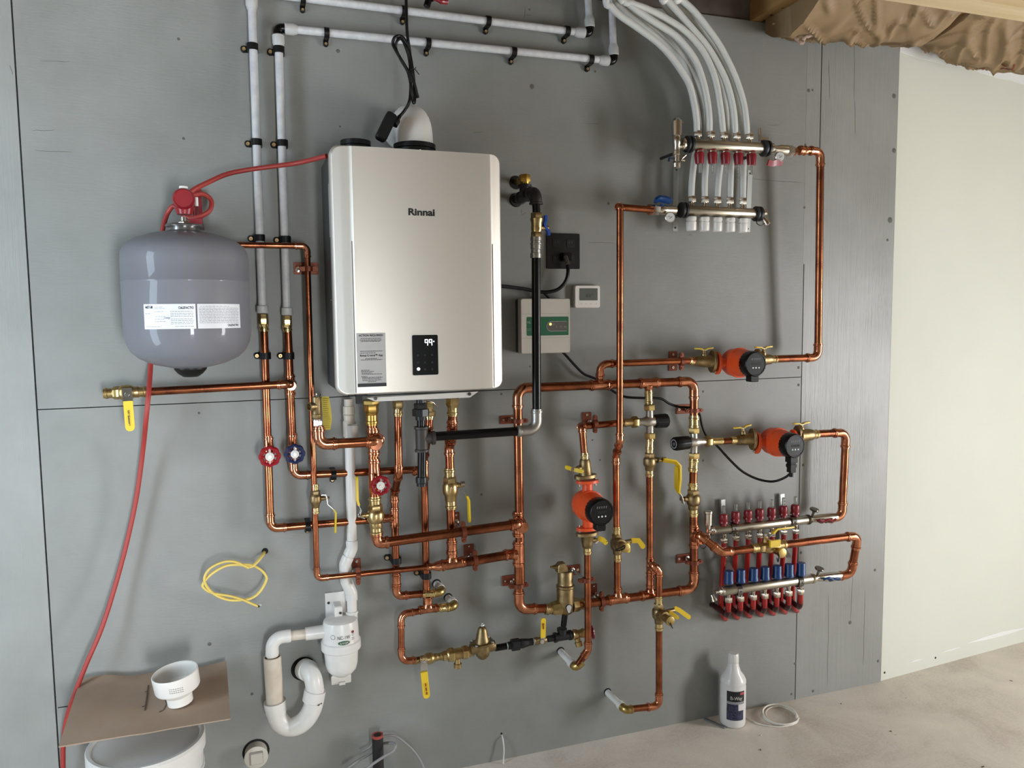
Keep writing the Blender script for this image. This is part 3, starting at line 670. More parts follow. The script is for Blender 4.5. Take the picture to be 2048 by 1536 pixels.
# relief valve and its pipe
T = run('short stout copper pipe from the relief valve to the boiler outlet line', [(637, 852, .15), (638, 889, .15), (752, 883, .15), (753, 881, .118)], r1, CP, ek={2: dict(R=.014, s=.018), 1: dict(R=.024, s=.025)})
T = Thing('relief_valve', 'bronze pressure relief valve with a yellow tag left of the boiler bottom', 'valve', W(635, 835, .15))
p = W(633.5, 838, .15); q = W(633, 793, .15); Lr = (q-p).length; mb = T.w(); mb.lathe([(0, .011), (Lr*.08, .0135), (Lr*.2, .0145), (Lr*.25, .0125), (Lr*.85, .0125), (Lr*.97, .0115), (Lr, .008)], p, q-p, 24)
mb.lathe([(0, .0115), (.018, .0115), (.024, .012), (.0245, .009), (.015, .008)], W(633, 812, .15), (-.85, -.5, -.0), 22); T.part('valve_body', mb, bronze)
mb = T.w(); mb.tube([W(624, 795, .15), W(632, 790, .155), W(639, 795, .16), W(641, 789, .15)], .0016, 6); mb.cyl(W(633, 792, .15), W(633, 787, .15), .0025); T.part('test_lever', mb, chrome)
mb = T.w(); mb.hexn(W(635, 853, .15), W(635, 840, .15), .0125); mb.lathe([(0, .013), (.003, .0135)], W(634, 840, .15), UPV); T.part('nut', mb, chrome)
mb = T.w(); a = W(643, 793, .148); pts = [(643, 793), (658, 793), (662, 818), (664, 838), (661, 860), (645, 859), (646, 838), (644, 815)]; vs = [W(x, y, .146) for x, y in pts]; vs2 = [v+V((0, .0012, 0)) for v in vs]; n = len(vs)
mb.add(vs+vs2, [tuple(range(n)), tuple(range(2*n-1, n-1, -1))]+[(i, (i+1) % n, (i+1) % n+n, i+n) for i in range(n)]); tg = T.part('tag', mb, mat('yellow_tag', 'b5a233', .6), flat=True, label='yellow paper warning tag')
mb = T.w()
for i in range(15):
    y = 797+i*4.1; x0 = 646+(i > 7)*1; x1 = x0+random.uniform(8, 12)+(i > 4)*2; mb.tube([W(x0, y, .1475), W(x1, y+.1, .1475)], .0005, 4)
T.part('fine_print', mb, mat('tag_print', '6d5f1c', .7), tg)
# ================================================================ BOILER
BD = .27
c = [W(659.5, 286.5, BD), W(1006, 304, BD), W(1010.5, 777, BD), W(675, 794, BD)]
bx0, bx1 = (c[0].x+c[3].x)/2, (c[1].x+c[2].x)/2; bz1, bz0 = (c[0].z+c[1].z)/2, (c[2].z+c[3].z)/2
BW, BH = bx1-bx0, bz1-bz0; bxc = (bx0+bx1)/2
T = Thing('boiler', 'large silver wall-hung boiler with a black touch display', 'boiler', V((bxc, 0, bz0)))
def ring(w_, h_, r_, y, n=8): return [(bxc+x, y, (bz0+bz1)/2+z) for x, z in rrect(w_, h_, r_, n)]
def loft(mb, loops):
    n = len(loops[0]); vs = [p for l in loops for p in l]; fs = [(i*n+k, i*n+(k+1) % n, (i+1)*n+(k+1) % n, (i+1)*n+k) for i in range(len(loops)-1) for k in range(n)]
    fs += [tuple(range(n-1, -1, -1)), tuple((len(loops)-1)*n+k for k in range(n))]; mb.add(vs, fs)
mb = T.w(); loft(mb, [ring(BW-.008, BH-.012, .012, -.004), ring(BW-.008, BH-.012, .012, -BD+.05)]); T.part('case', mb, mat('boiler_case', '454848', .45, .2))
champ = mat('champagne_metal', 'd8d1c6', .42, .7, coat=.1); mb = T.w()
loft(mb, [ring(BW-.006, BH-.004, .024, -BD+.058), ring(BW, BH, .026, -BD+.052), ring(BW, BH, .026, -BD+.026), ring(BW-.004, BH-.003, .025, -BD+.022), ring(BW-.012, BH-.008, .022, -BD+.0185)])
T.part('front_cover', mb, champ, angle=25)
fx0, fx1 = bx0+.05, bx1-.034
mb = T.w(); zc = (bz0+bz1)/2; h = BH-.012
sect = [(bx0+.0065, -BD+.0185), (bx0+.025, -BD+.0105), (fx0-.004, -BD+.0025), (fx0-.001, -BD+.001), (fx0+.004, -BD-.002), (fx0+.02, -BD-.0035), (bxc, -BD-.0045), (fx1-.02, -BD-.0035), (fx1-.004, -BD-.002), (fx1, -BD+.001), (fx1+.003, -BD+.002), (bx1-.018, -BD+.0065), (bx1-.0065, -BD+.0125)]
vs = []; R_ = .024
def dens(s_):
    o = []
    for (x, y), (x2, y2) in zip(s_, s_[1:]):
        n = 7 if min(x-bx0, bx1-x2) < .03 else 1; o += [(x+(x2-x)*i/n, y+(y2-y)*i/n) for i in range(n)]
    return o+[s_[-1]]
sect = dens(sect)
for x, y in sect:
    e = min(x-(bx0+.006), (bx1-.006)-x); ins = R_-math.sqrt(max(0, R_*R_-max(0, R_-e)**2)) if e < R_ else 0
    for z in (zc-h/2+ins, zc+h/2-ins): vs += [(x, y, z), (x, -BD+.0205, z)]
fs = []
n = len(sect)
for i in range(n-1):
    a, b = i*4, i*4+4; fs += [(a, b, b+2, a+2), (a+1, a+3, b+3, b+1), (a, a+1, b+1, b), (a+2, b+2, b+3, a+3)]
fs += [(0, 2, 3, 1), ((n-1)*4, (n-1)*4+1, (n-1)*4+3, (n-1)*4+2)]
mb.add(vs, fs); fp = T.part('front_panel', mb, champ, angle=20)
for x in (fx0-.002, fx1+.0015): mb = T.w(); mb.box((x, -BD+.0008, zc-.12), (.0014, .002, h*.62)); T.part('panel_seam', mb, mat('seam_shadow', '76706a', .5), fp)
def FM(px, py, d=BD+.005): return T.inv @ frame(W(px, py, d))
kf = 1/ppm(W(840, 500, BD))
text(T, 'Rinnai', (0, 0, 0), 13.5*kf, blackt, M=FM(843, 425), wmax=54*kf, bold=.0009, name='lettering')
mb = MB(FM(850.5, 710)); mb.rbox((0, 0, 0), (53*kf, 81*kf, .002), .004, .0004); dp = T.part('display_panel', mb, blackg)
mb = MB(FM(850.5, 710)); mb.rbox((0, 0, -.0005), (56*kf, 84*kf, .0015), .005, .0003); T.part('display_bezel', mb, mat('bezel', 'cfcac2', .3), dp)
glow = mat('display_glow', 'f4f7ff', .4, emit=1.6); mb = MB(FM(857, 685, BD+.0072))
sg = {'a': ((-1, 2), (1, 2)), 'b': ((1, 2), (1, 0)), 'c': ((1, 0), (1, -2)), 'd': ((-1, -2), (1, -2)), 'e': ((-1, -2), (-1, 0)), 'f': ((-1, 0), (-1, 2)), 'g': ((-1, 0), (1, 0))}
for x0 in (-4.4, 4.4):
    for q in 'abcfg':
        (ax, ay), (bx_, by_) = sg[q]; mb.tube([V(((x0+ax*2.6)*kf, ay*3.0*kf, 0)), V(((x0+bx_*2.6)*kf, by_*3.0*kf, 0))], 0.85*kf, 6)
mb.ball((11*kf, 2*kf, 0), 1.3*kf); mb.lathe([(0, 3.3*kf), (.0004, 3.3*kf)], (-21.5*kf, -53*kf, -.0008), (0, 0, 1), 14); T.part('lit_digits', mb, glow, dp)
mb = MB(FM(850, 722, BD+.0066))
for x in (-14, 0, 15):
    for y in (12, -3, -17):
        if not (x == -14 and y == -17): mb.torus((x*kf, y*kf, 0), (0, 0, 1), 1.6*kf, .35*kf, 10, 4)
T.part('touch_icons', mb, mat('dim_icon', '3c4040', .6), dp)
# stickers: the codes are left blank
Ms = FM(743, 719.5, BD+.0042); mb = MB(Ms); mb.rbox((0, 0, 0), (57*kf, 106*kf, .0006), .0005); st = T.part('notice_sticker', mb, mat('silver_sticker', 'a9a6a3', .4), label='silver notice sticker with black print')
mb = MB(Ms); mb.box((0, -50*kf, .0004), (57*kf, 7*kf, .0006)); T.part('black_strip', mb, blackt, st)
Mt = Ms @ Matrix.Translation((0, 0, .0005))
text(T, 'ACTION REQUIRED!', (0, 48*kf, 0), 4*kf, blackt, st, M=Mt, wmax=48*kf, bold=.0002); text(T, 'Rinnai Central\u2122 App', (0, 8.5*kf, 0), 4*kf, blackt, st, M=Mt, wmax=45*kf, bold=.0002)
mb = MB(Mt)
for y, x0, x1 in [(42, -20, 20), (39, -22, 22), (36.5, -20, 18), (17, -22, 22), (13.5, -22, 8), (2.5, -12, 12), (0, -21, 21), (-20.5, -21, -3), (-23, -21, 4), (-26, -20, 0), (-28.5, -20, 20), (-33, -21, -8), (-35, -19, 21), (-37.5, -19, 18), (-40.5, -19, 20), (-43.5, -8, 9)]: scribble(mb, x0*kf, x1*kf, y*kf, 1.1*kf, .0002)
T.part('fine_print', mb, mat('dark_print', '3c3a39', .6), st)
mb = T.w(); sp = W(650, 420, .2); mb.box((bx0+.0035, -.19, W(650, 420, .19).z), (.001, .03, .14)); mb.box((bx0+.0035, -.17, W(650, 600, .17).z), (.001, .05, .002)); T.part('side_label', mb, mat('faded_label', 'a2a4a6', .5))
# bottom mounting plate
mb = T.w(); a = W(733, 796, .245); b = W(751, 803, .245); c2 = W(940, 795, .245); d2 = W(957, 783, .245); pl = [a, b, c2, d2]; q = [p+V((0, .0016, 0)) for p in pl]
mb.add(pl+q, [(0, 1, 2, 3), (7, 6, 5, 4)]+[(i, (i+1) % 4, (i+1) % 4+4, i+4) for i in range(4)]); mb.box((bxc, -.15, bz0+.004), (BW-.05, .2, .004)) ; pt = T.part('bottom_plate', mb, mat('plate_paint', 'c9c5be', .4))
for x, y in ((751, 797), (939, 788)): mb = T.w(); mb.lathe([(-.001, .005), (.0018, .0045), (.0022, .002)], W(x, y, .246), OUT, 14); T.part('plate_screw', mb, mat('dark_screw', '4b4946', .4, .6), pt)
mb = T.w(); p = W(919, 300, .24); mb.box((p.x, p.y+.03, bz1+.002), (.012, .02, .008)); mb.box((W(718, 800, .2).x, -.2, bz0-.014), (.016, .02, .03)); mb.box((W(712, 800, .2).x+.008, -.18, bz0-.004), (.05, .02, .012)); T.part('catch', mb, black)
# flue outlets on top
def topring(px, rpx, lb, py=281):
    p = W(px, py, .16); T = Thing('flue_collar', lb, 'flue collar', V((p.x, -.16, bz1-.004)), 'black flue collars on the boiler'); R = rpx/ppm(p); mb = T.w()
    mb.lathe([(0, R*.93), (.022, R*.95), (.024, R), (.036, R), (.037, R*.93), (.024, R*.86), (.01, R*.84), (.01, 0)], (p.x, -.16, bz1-.006), UPV, 36); T.part('collar', mb, black)
    mb = T.w(); mb.ball((p.x+.003, -.16-R, bz1+.006), .0035); T.part('screw', mb, chrome); return p, R
topring(711, 30, 'smaller black capped collar on the top left of the boiler'); p, R = topring(829, 42, 'larger black collar on the boiler under the white vent elbow', 285)
T = Thing('vent_elbow', 'smooth white vent elbow rising from the boiler top and bending to the wall', 'vent', V((p.x, -.16, bz1+.02)), None)
rv = .051; z0 = bz1+.02; Rb = .062; pts = [V((p.x, -.16, z0)), V((p.x, -.16, z0+.02))]
for i in range(1, 13):
    a = PI/2*i/12; pts.append(V((p.x, -.16+Rb*(1-math.cos(a))*1.0, z0+.02+Rb*math.sin(a))))
pts.append(V((p.x, 0, pts[-1].z))); mb = T.w(); mb.tube(pts, rv, 36); T.part('elbow', mb, white, angle=60)
mb = T.w(); mb.lathe([(0, rv+.006), (.01, rv+.006), (.012, rv+.002)], (p.x, 0, pts[-1].z), OUT, 36); T.part('wall_ring', mb, white)
# supply cord bundle with its plug brick
T = Thing('power_cord', 'black power cord hanging in a tied bundle to the boiler top', 'cord', W(812, 10, .2))
def cord(px, d=.2): return spline([W(x, y, d+(i % 2)*.006) for i, (x, y) in enumerate(px)], 8)
mb = T.w(); mb.tube([W(811, -60, .2)]+cord([(812, -8), (814, 60), (819, 100), (823, 130), (827, 160), (834, 195)])[0:], .0042, 8); mb.tube(cord([(836, 196), (826, 160), (809, 130), (794, 105), (786, 88), (789, 76), (800, 72), (811, 82), (819, 105), (826, 145), (829, 180), (829, 203), (826, 203), (823, 178), (816, 145), (801, 118), (792, 98), (794, 82), (803, 78), (812, 95), (819, 120), (821, 150), (821, 185), (818, 205), (810, 220), (800, 232)], .212), .0042, 8); T.part('cable', mb, black)
mb = T.w(); mb.tube(spline([W(817, 143, .22), W(827, 137, .226), (W(832, 141, .215)), W(838, 149, .21)]), .0012, 5); mb.tube(spline([W(829, 139, .22), W(832, 134, .22)]), .001, 5); T.part('twist_tie', mb, black)
a = W(800, 232, .215); b = W(787, 248, .22); mb = T.w(); mb.tube([a, a.lerp(b, .3), a.lerp(b, .5), b], [.005, .006, .011, .013], 12)
f = frame(W(772, 254, .215), W(758, 280, .215)-W(783, 228, .215)); q = MB(T.inv @ f); q.rbox((0, 0, 0), (.078, .03, .034), .009, .004); mb.merge(q); T.part('plug', mb, black)
# thing hanging just at the top edge
T = Thing('hose_coupler', 'black and red coupling hanging at the very top centre edge', 'coupling', W(858, 0, .15)); mb = T.w(); mb.cyl(W(862, -16, .15), W(853, 14, .15), .0095, 16, .002); mb.ball(W(862, -6, .15), .013); T.part('coupler', mb, blackg)
mb = T.w(); mb.tube(spline([W(862, -6, .16), W(880, 2, .16), W(894, 4, .15)]), [.005]*8+[.007]*8+[.007], 10); T.part('red_sleeve', mb, redk)
# side wall cables to the left of the boiler
T = Thing('red_cable', 'long red tube from the boiler side past the tank down to the floor', 'cable', W(126, 1536, .05)); rr = .0062
path = [(653, 312, .19), (600, 325, .12), (560, 331, .1), (500, 339, .1), (455, 348, .11), (420, 363, .13), (390, 378, .16), (372, 393, .16), (380, 392, .15), (404, 388, .13), (422, 400, .125), (420, 420, .13), (402, 432, .13), (380, 436, .12), (362, 425, .11), (348, 412, .1), (336, 425, .09), (328, 448, .05), (322, 480, .03), (312, 560, .022), (304, 660, .022), (301, 735, .05), (297, 790, .107), (292, 840, .107), (286, 900, .05), (272, 1000, .035), (250, 1100, .035), (225, 1190, .04), (202, 1260, .05), (172, 1330, .06), (148, 1392, .06), (133, 1440, .05), (127, 1485, .04), (126, 1530, .035), (127, 1600, .03)]
mb = T.w(); mb.tube(spline([W(*p) for p in path], 6), rr, 10); T.part('cable', mb, redhose)
# wall shadow board: small brown terminal strip beside the case
# ================================================================ BELOW THE BOILER
def lipring(T, p, r, out=OUT, m=None):
    p = p if isinstance(p, V) else W(*p); mb = T.w(); mb.torus(p, out, r*1.15, r*.13, 24, 6); T.part('press_lip', mb, m or copfit)
# outlet line C (leftmost brass nut) down to the red wheel, ball valve, and across
T = run('stout copper line from the leftmost boiler nut, with the relief branch and wheel', [(743, 828, .113), (750, 1003, .113)], r1, CP)
mb = T.w(); mb.hexn(W(742, 800, .113), W(742, 810, .113), .025, 0); T.part('backing_nut', mb, mat('dull_brass', '8d7440', .4, 1))
adapter(T, (744, 850, .113), (742.5, 807, .113), r1, mat('brass_nut', 'b89450', .3, 1), 1.45, frac=.42, label='brass threaded adapter'); tee(T, (747, 884, .113), UPV, OUT, r1); coupling(T, (745.5, 862, .113), UPV, r1, L=.02); coupling(T, (748.5, 935, .113), UPV, r1); lipring(T, (755, 880, .135), r1*1.1)
T = Thing('stop_valve', 'copper drain stop valve with a wine-red handwheel below the boiler', 'valve', W(750, 965, .113), 'handwheel stop valves')
mb = T.w(); mb.lathe([(-.035, .016), (-.025, .0185), (.02, .0185), (.034, .016)], W(749.5, 963, .113), UPV, 20); mb.lathe([(0, .016), (.02, .014), (.025, .009), (.048, .005)], W(750, 964, .113), OUT, 18); T.part('valve_body', mb, copfit); handwheel(T, (761, 971, .165), 18.5/ppm(W(761, 971, .165)), mat('wine_enamel', '85121f', .2))
T = Thing('ball_valve', 'big brass ball valve under the wine-red handwheel, lever pointing up left', 'valve', W(751, 1030, .113), 'yellow-handled ball valves')
valve_body(T, (749.5, 992, .113), (753, 1071, .113), r1, 1.75, 1.5, brass, stem=((742, 1029, .113), (722, 1032, .113), .006), mends=brass)
lever(T, [(729, 1036, .113), (719, 1032, .113), (722, 1020, .113), (717, 1010, .113)], [(717.5, 1010, .113), (714.5, 1000, .113), (713.5, 953, .113)], OUT, .018, .0025, .006, nut=((719, 1031, .113), V((-1, 0, 0)), .006))
T = run('stout copper pipe running right from the big brass valve to the central riser', [(753, 1066, .113), (755, 1087, .113), (1036, 1048, .113), (1037, 1047, .078)], r1, CP, ek={2: dict(R=.014, s=.016)}); lipring(T, (1041, 1046, .1), r1)
# line E
T = run('copper pipe from the second boiler nut, jogging back, ending at the upper wall elbow', [(796, 832, .11), (797.5, 947, .11), (788.5, 988, .047), (793, 1192, .047), (840, 1188, .05), (868, 1186, .05)], r34, CP, ek={1: dict(R=.02, s=.018), 2: dict(R=.02, s=.018), 4: dict(R=.001, s=.0001)})
adapter(T, (796, 832, .11), (796, 802, .11), r34, brass, 1.5, label='brass threaded adapter'); tee(T, (789, 1035, .047), UPV, LFT, r34); coupling(T, (793, 1160, .047), UPV, r34)
# line F behind
T = run('copper pipe behind the black drip leg, down to the lower brass wall elbow', [(859, 836, .11), (857, 868, .11), (848, 918, .047), (853.5, 1218, .047)], r34, CP, ek={1: dict(R=.02, s=.018), 2: dict(R=.02, s=.018)})
adapter(T, (859, 838, .11), (858, 803, .11), r34, brassb, 1.3, label='bright brass adapter'); mb = T.w(); mb.hexn(W(861, 822, .11), W(861, 832, .11), .0165, PI/6); T.part('nut', mb, brass); tee(T, (849, 941, .047), UPV, LFT, r34); tee(T, (856, 1218, .05), RTV, UPV, r34)
mb = T.w(); ribbon(mb, [(845, 800, .12), (855, 800, .125), (868, 806, .13), (876, 816, .13)], .012, .002, OUT); mb.cyl(W(835, 803, .16), W(850, 802, .16), .011); T.part('condensate_lever', mb, nickel)
# line G
T = run('stout copper pipe from the right boiler nut, dropping to its ball valve', [(905, 826, .112), (904, 868, .112), (898.5, 893, .073), (900, 945, .073)], r1*.93, CP, ek={1: dict(R=.022, s=.02), 2: dict(R=.022, s=.02)})
adapter(T, (905, 832, .112), (905.5, 796, .112), r1*.93, brass, 1.55, label='brass threaded adapter'); coupling(T, (904.5, 853, .112), UPV, r1*.93, L=.04)
T = Thing('ball_valve', 'brass ball valve right of the black drip leg, yellow lever hanging down right', 'valve', W(900, 970, .073), 'yellow-handled ball valves')
valve_body(T, (899, 936, .073), (902, 1018, .073), r1*.95, 1.75, 1.55, brass, stem=((908, 970, .073), (925, 971, .073), .006), mends=brass)
mb = T.w(); mb.lathe([(0, .008), (.012, .008)], W(921, 968, .073), (1, 0, 0), 14); T.part('stem_end', mb, nickel)
lever(T, [(921, 980, .073), (925, 982, .073), (930, 989, .073), (935, 993, .073)], [(933, 991, .073), (937, 1000, .073), (939, 1045, .073)], OUT, .018, .0025, .0055)
T = run('stout copper stub between the brass ball valve and the reducer tee', [(901, 1010, .073), (904, 1112, .073)], r1*.93, CP); coupling(T, (903.5, 1095, .073), UPV, r1*.93)
T = run('copper pipe running right from the reducer tee to the central riser', [(892, 1131, .073), (1028, 1108, .073)], r1, CP)
tee(T, (905, 1127, .073), W(1028, 1108, .073)-W(892, 1131, .073), UPV, r1, r1*.93)
mb = T.w(); a, b = W(856, 1134, .071), W(884, 1131, .073); L_ = (b-a).length; mb.lathe([(0, r12*1.2), (L_*.15, r12*1.35), (L_*.3, r12*1.2), (L_*.7, r1*1.1), (L_, r1*1.13)], a, b-a, 22); T.part('reducer', mb, copfit)
# ---- central riser and the big loop
T = run('main copper loop riser and long top run, bending down at the right corner', [(1041, 1106+60, .07), (1035, 776.5, .07), (1388, 762.5, .07), (1388, 868, .07)], r1, CP, ek={'all': dict(R=.031, s=.032)})
tee(T, (1200, 770, .07), RTV, UPV, r1, r34); tee(T, (1297, 766, .07), RTV, DWN, r1, r34); tee(T, (1036, 1048, .07), UPV, OUT, r1); tee(T, (1036.5, 1107, .07), UPV, LFT, r1)
coupling(T, (1388, 848, .07), UPV, r1, brassb, L=.06, name='brass_coupling')
T = run('bottom left bend of the main copper loop leading to the air separator', [(1037, 1120, .07), (1038, 1219, .07), (1095, 1216.5, .07)], r1, CP, ek={'all': dict(R=.031, s=.032)})
T = run('bottom run of the main copper loop from the air separator to the right riser', [(1166, 1208, .07), (1388, 1178, .07), (1387, 1010, .07)], r1, CP, ek={'all': dict(R=.031, s=.032)})
tee(T, (1235.5, 1198, .07), W(1388, 1178, .07)-W(1166, 1208, .07), UPV, r1, r34); tee(T, (1300, 1189.5, .07), W(1388, 1178, .07)-W(1166, 1208, .07), UPV, r1, r34); tee(T, (1388, 1072, .07), UPV, OUT, r1)
# air separator
T = Thing('air_separator', 'tall bronze air separator with a slanted cap and teardrop badge', 'air separator', W(1132, 1235, .07)); p = W(1132, 1210, .07); s_ = 1/ppm(p)
q = W(1126, 1145, .07); ax = (W(1126, 1100, .07)-W(1131, 1225, .07)).normalized(); ax = V((0, 0, 1)); b0 = W(1131, 1228, .07)
z = lambda y: (W(1129, y, .07).z-b0.z)
mb = T.w(); mb.lathe([(0, .009), (.002, 10*s_), (.006, 14*s_), (z(1222), 16*s_), (z(1205), 17*s_), (z(1180), 17.5*s_), (z(1176), 17*s_), (z(1174), 18.5*s_), (z(1170), 18.5*s_), (z(1168), 16*s_), (z(1166), 15.5*s_), (z(1163), 15.5*s_), (z(1144), 15*s_), (z(1142), 13.5*s_), (z(1141), 0)], b0, ax, 32); T.part('body', mb, bronze)
mb = T.w(); f = frame(W(1123, 1138, .07), (1, 0, 0)); hh = 34*s_
q = MB(T.inv @ f); q.prism([(-.017, -.008), (.017, -.008), (.017, .004), (.008, .022), (-.008, .022), (-.016, .014)], -.014, .014, None, .002); mb.merge(q)
mb.lathe([(0, .009), (.012, .008), (.022, .004), (.028, .0035)], W(1117, 1134, .07), W(1098, 1133, .07)-W(1117, 1133, .07), 16); T.part('vent_cap', mb, bronze)
for a, b, lb in (((1089, 1219, .07), (1119, 1214.5, .07), 'left'), ((1172, 1207, .07), (1146, 1210, .07), 'right')): mb = T.w(); A_2, B_2 = W(*a), W(*b); sleeve(mb, A_2, B_2-A_2, r1, .03, 1.15); mb.lathe([(.024, r1*1.4), (.034, r1*1.65), ((B_2-A_2).length+.004, r1*1.7)], A_2, B_2-A_2, 8); T.part('side_port', mb, brass)
Mb = T.inv @ frame(W(1131, 1212, .07)+V((0, -17.2*s_, 0))); mb = MB(Mb); td = [(7*s_*math.cos(t)*(1 if math.sin(t) > -.2 else .62), 7*s_*math.sin(t)+(3*s_ if math.sin(t) > -.2 else 0)*1-(0 if math.sin(t) > -.2 else 2.5*s_)) for t in [2*PI*i/18 for i in range(18)]]
mb.prism(td, -.003, .0012); bd = T.part('badge_rim', mb, blackt); mb = MB(Mb); mb.prism([(x*.78, y*.84) for x, y in td], 0, .0018); T.part('badge', mb, mat('badge_face', 'b5b3ad', .4), bd)
mb = T.w(); mb.cyl(W(1130, 1228, .07), W(1127, 1252, .07), .0095); T.part('drain_nipple', mb, blackg)
# ---- hangers in this area
hanger('hanger beside the black gas elbow on the central riser', (1017, 839), 36, 17, (1020, 839), (1035.5, 842, .07), UPV, r1, holes=(-1,))
hanger('hanger on the central riser just above its bottom bend', (1019, 1160), 32, 21, (1024, 1161), (1037, 1171, .07), UPV, r1, holes=(-1,))
hanger('hanger on the stout pipe right of the brass ball valve lever base', (912, 1040), 14, 33, (911, 1043), (927, 1064, .113), W(1036, 1048, .11)-W(755, 1087, .11), r1, holes=(1,), rodr=.0045)
hanger('hanger on the pipe between reducer tee and central riser', (937, 1100), 21, 25, (940, 1111), (950, 1121, .073), RTV, r1, holes=(1,))
hanger('hanger on the thin pipe in front of the white drain pipe', (713, 1133), 17, 34, (709, 1140), (716, 1152, .068), RTV, r12, holes=(1,), rodr=.006)
hanger('hanger with a long chrome rod right of the air separator cap', (1144, 1140), 34, 21, (1143, 1139), (1173, 1160, .1), UPV, r34, holes=(1,))
hanger('hanger on the loop bottom run just right of the air separator', (1187, 1180), 14, 26, (1190, 1189), (1203, 1203, .07), W(1388, 1178, .07)-W(1166, 1208, .07), r1, holes=(1,))
hanger('hanger low on the right riser above its bottom bend', (1366, 1116), 32, 18, (1372, 1116), (1388, 1124, .07), UPV, r1, holes=(-1,))
hanger('hanger high on the right riser where the black cable passes', (1366, 818), 32, 19, (1371, 817), (1388, 821, .07), UPV, r1, holes=(-1,))
hanger('hanger on the upper branch pipe left of the topmost orange pump', (1345, 722), 19, 39, (1350, 722), (1363, 723, .09), RTV, r34)
hanger('hanger on the short pipe above the vertical orange pump', (1173, 840), 20, 32, (1177, 845), (1190, 848, .085), RTV, r34, holes=(1,))

# ================================================================ GAS LINE
gd = .165; rg = .0133
T = run('black gas pipe dropping past the white control box and turning left under the boiler', [(1072, 505, gd), (1073.5, 860, gd), (868, 873, gd)], rg, None, blackg, silver, 'gas_pipe', ek={1: dict(R=.03, s=.034, k=1.25, bead=1.38)}, cat='gas pipe')
mb = T.w(); a, b = W(1071.5, 516, gd), W(1072, 474, gd); L_ = (b-a).length; mb.lathe([(0, .0165), (L_*.22, .0165), (L_*.24, .0145), (L_*.4, .0145), (L_*.42, .0158), (L_*.62, .0158), (L_*.64, .0175), (L_*.7, .0175), (L_*.72, .015), (L_*.8, .015), (L_*.82, .0165), (L_, .0165)], a, b-a, 26); T.part('press_coupling', mb, silver)
T = Thing('gas_valve', 'brass gas valve with a blue T handle above the black gas pipe', 'valve', W(1073, 475, gd)); mb = T.w()
a, b = W(1073, 476, gd), W(1073.5, 426, gd); L_ = (b-a).length; d_ = (b-a).normalized(); mb.hexn(a, a+d_*L_*.24, .0175, PI/6); mb.lathe([(L_*.22, .0145), (L_*.34, .0165), (L_*.6, .0165), (L_*.74, .0195), (L_*.78, .0195), (L_*.79, .015)], a, d_, 24); mb.hexn(a+d_*L_*.78, b, .0185, PI/6)
mb.lathe([(0, .008), (.02, .007), (.03, .006)], W(1078, 455, gd), (1, 0, 0), 14); mb.hexn(W(1075, 457, gd+.012), W(1075, 457, gd+.022), .007); T.part('valve_body', mb, brass)
mb = T.w(); ribbon(mb, [(1091, 431, gd), (1090.5, 442, gd), (1088, 449, gd+.002), (1091, 457, gd), (1096, 462, gd), (1097, 471, gd)], .016, .007, OUT, taper=False); T.part('handle', mb, mat('blue_handle', '1a48a8', .4))
T = Thing('gas_supply_elbow', 'black iron elbow and tee bringing gas out of the wall right of the boiler', 'pipe fitting', W(1022, 399, 0)); P1 = W(1072, 384, gd)
mb = T.w(); a = W(1072.5, 428, gd); elbow(mb, a, P1, P1+V((-.004, .06, .0)), .0125, .024, .012, k=1.42, bead=1.62); e_ = T.part('elbow', mb, iron)
mb = T.w(); mb.cyl(W(1073, 428, gd), W(1072, 405, gd), .0118); T.part('nipple', mb, blackg)
mb = T.w(); mb.cyl(P1+V((-.003, .03, 0)), P1+V((-.003, .055, 0)), .012); T.part('close_nipple', mb, zinc)
mb = T.w(); y0 = P1+V((-.004, .05, 0)); mb.lathe([(0, .0205), (.008, .0205), (.009, .017), (.06, .017), (.061, .02), (.069, .02)], y0, (0, 1, 0), 24); mb.lathe([(0, .015), (.026, .017), (.027, .021), (.034, .021)], y0+V((0, .034, 0)), UPV, 22); mb.cyl(y0+V((0, .06, 0)), (y0.x, .0, y0.z), .0118); mb.lathe([(0, .022), (.006, .019), (.006, .012)], (y0.x, 0, y0.z), OUT, 20); T.part('iron_tee', mb, iron)
q0 = y0+V((0, .034, .034)); mb = T.w(); mb.lathe([(0, .012), (.004, .0145), (.02, .0145), (.022, .012)], q0, UPV, 18); mb.hexn(q0+V((0, 0, .008)), q0+V((0, 0, .03)), .017); mb.tube([q0+V((0, 0, .02)), q0+V((0, .05, .02)), V((q0.x, .0, q0.z+.02))], .0085, 12); mb.lathe([(0, .014), (.012, .014)], q0+V((0, .02, .02)), (0, 1, 0), 6); T.part('bonding_fitting', mb, mat('aged_brass', 'a3843e', .4, 1))
mb = T.w(); mb.lathe([(0, .021), (.0012, .021)], (q0.x, -.0002, q0.z+.02), OUT, 20); T.part('wall_hole', mb, dark)
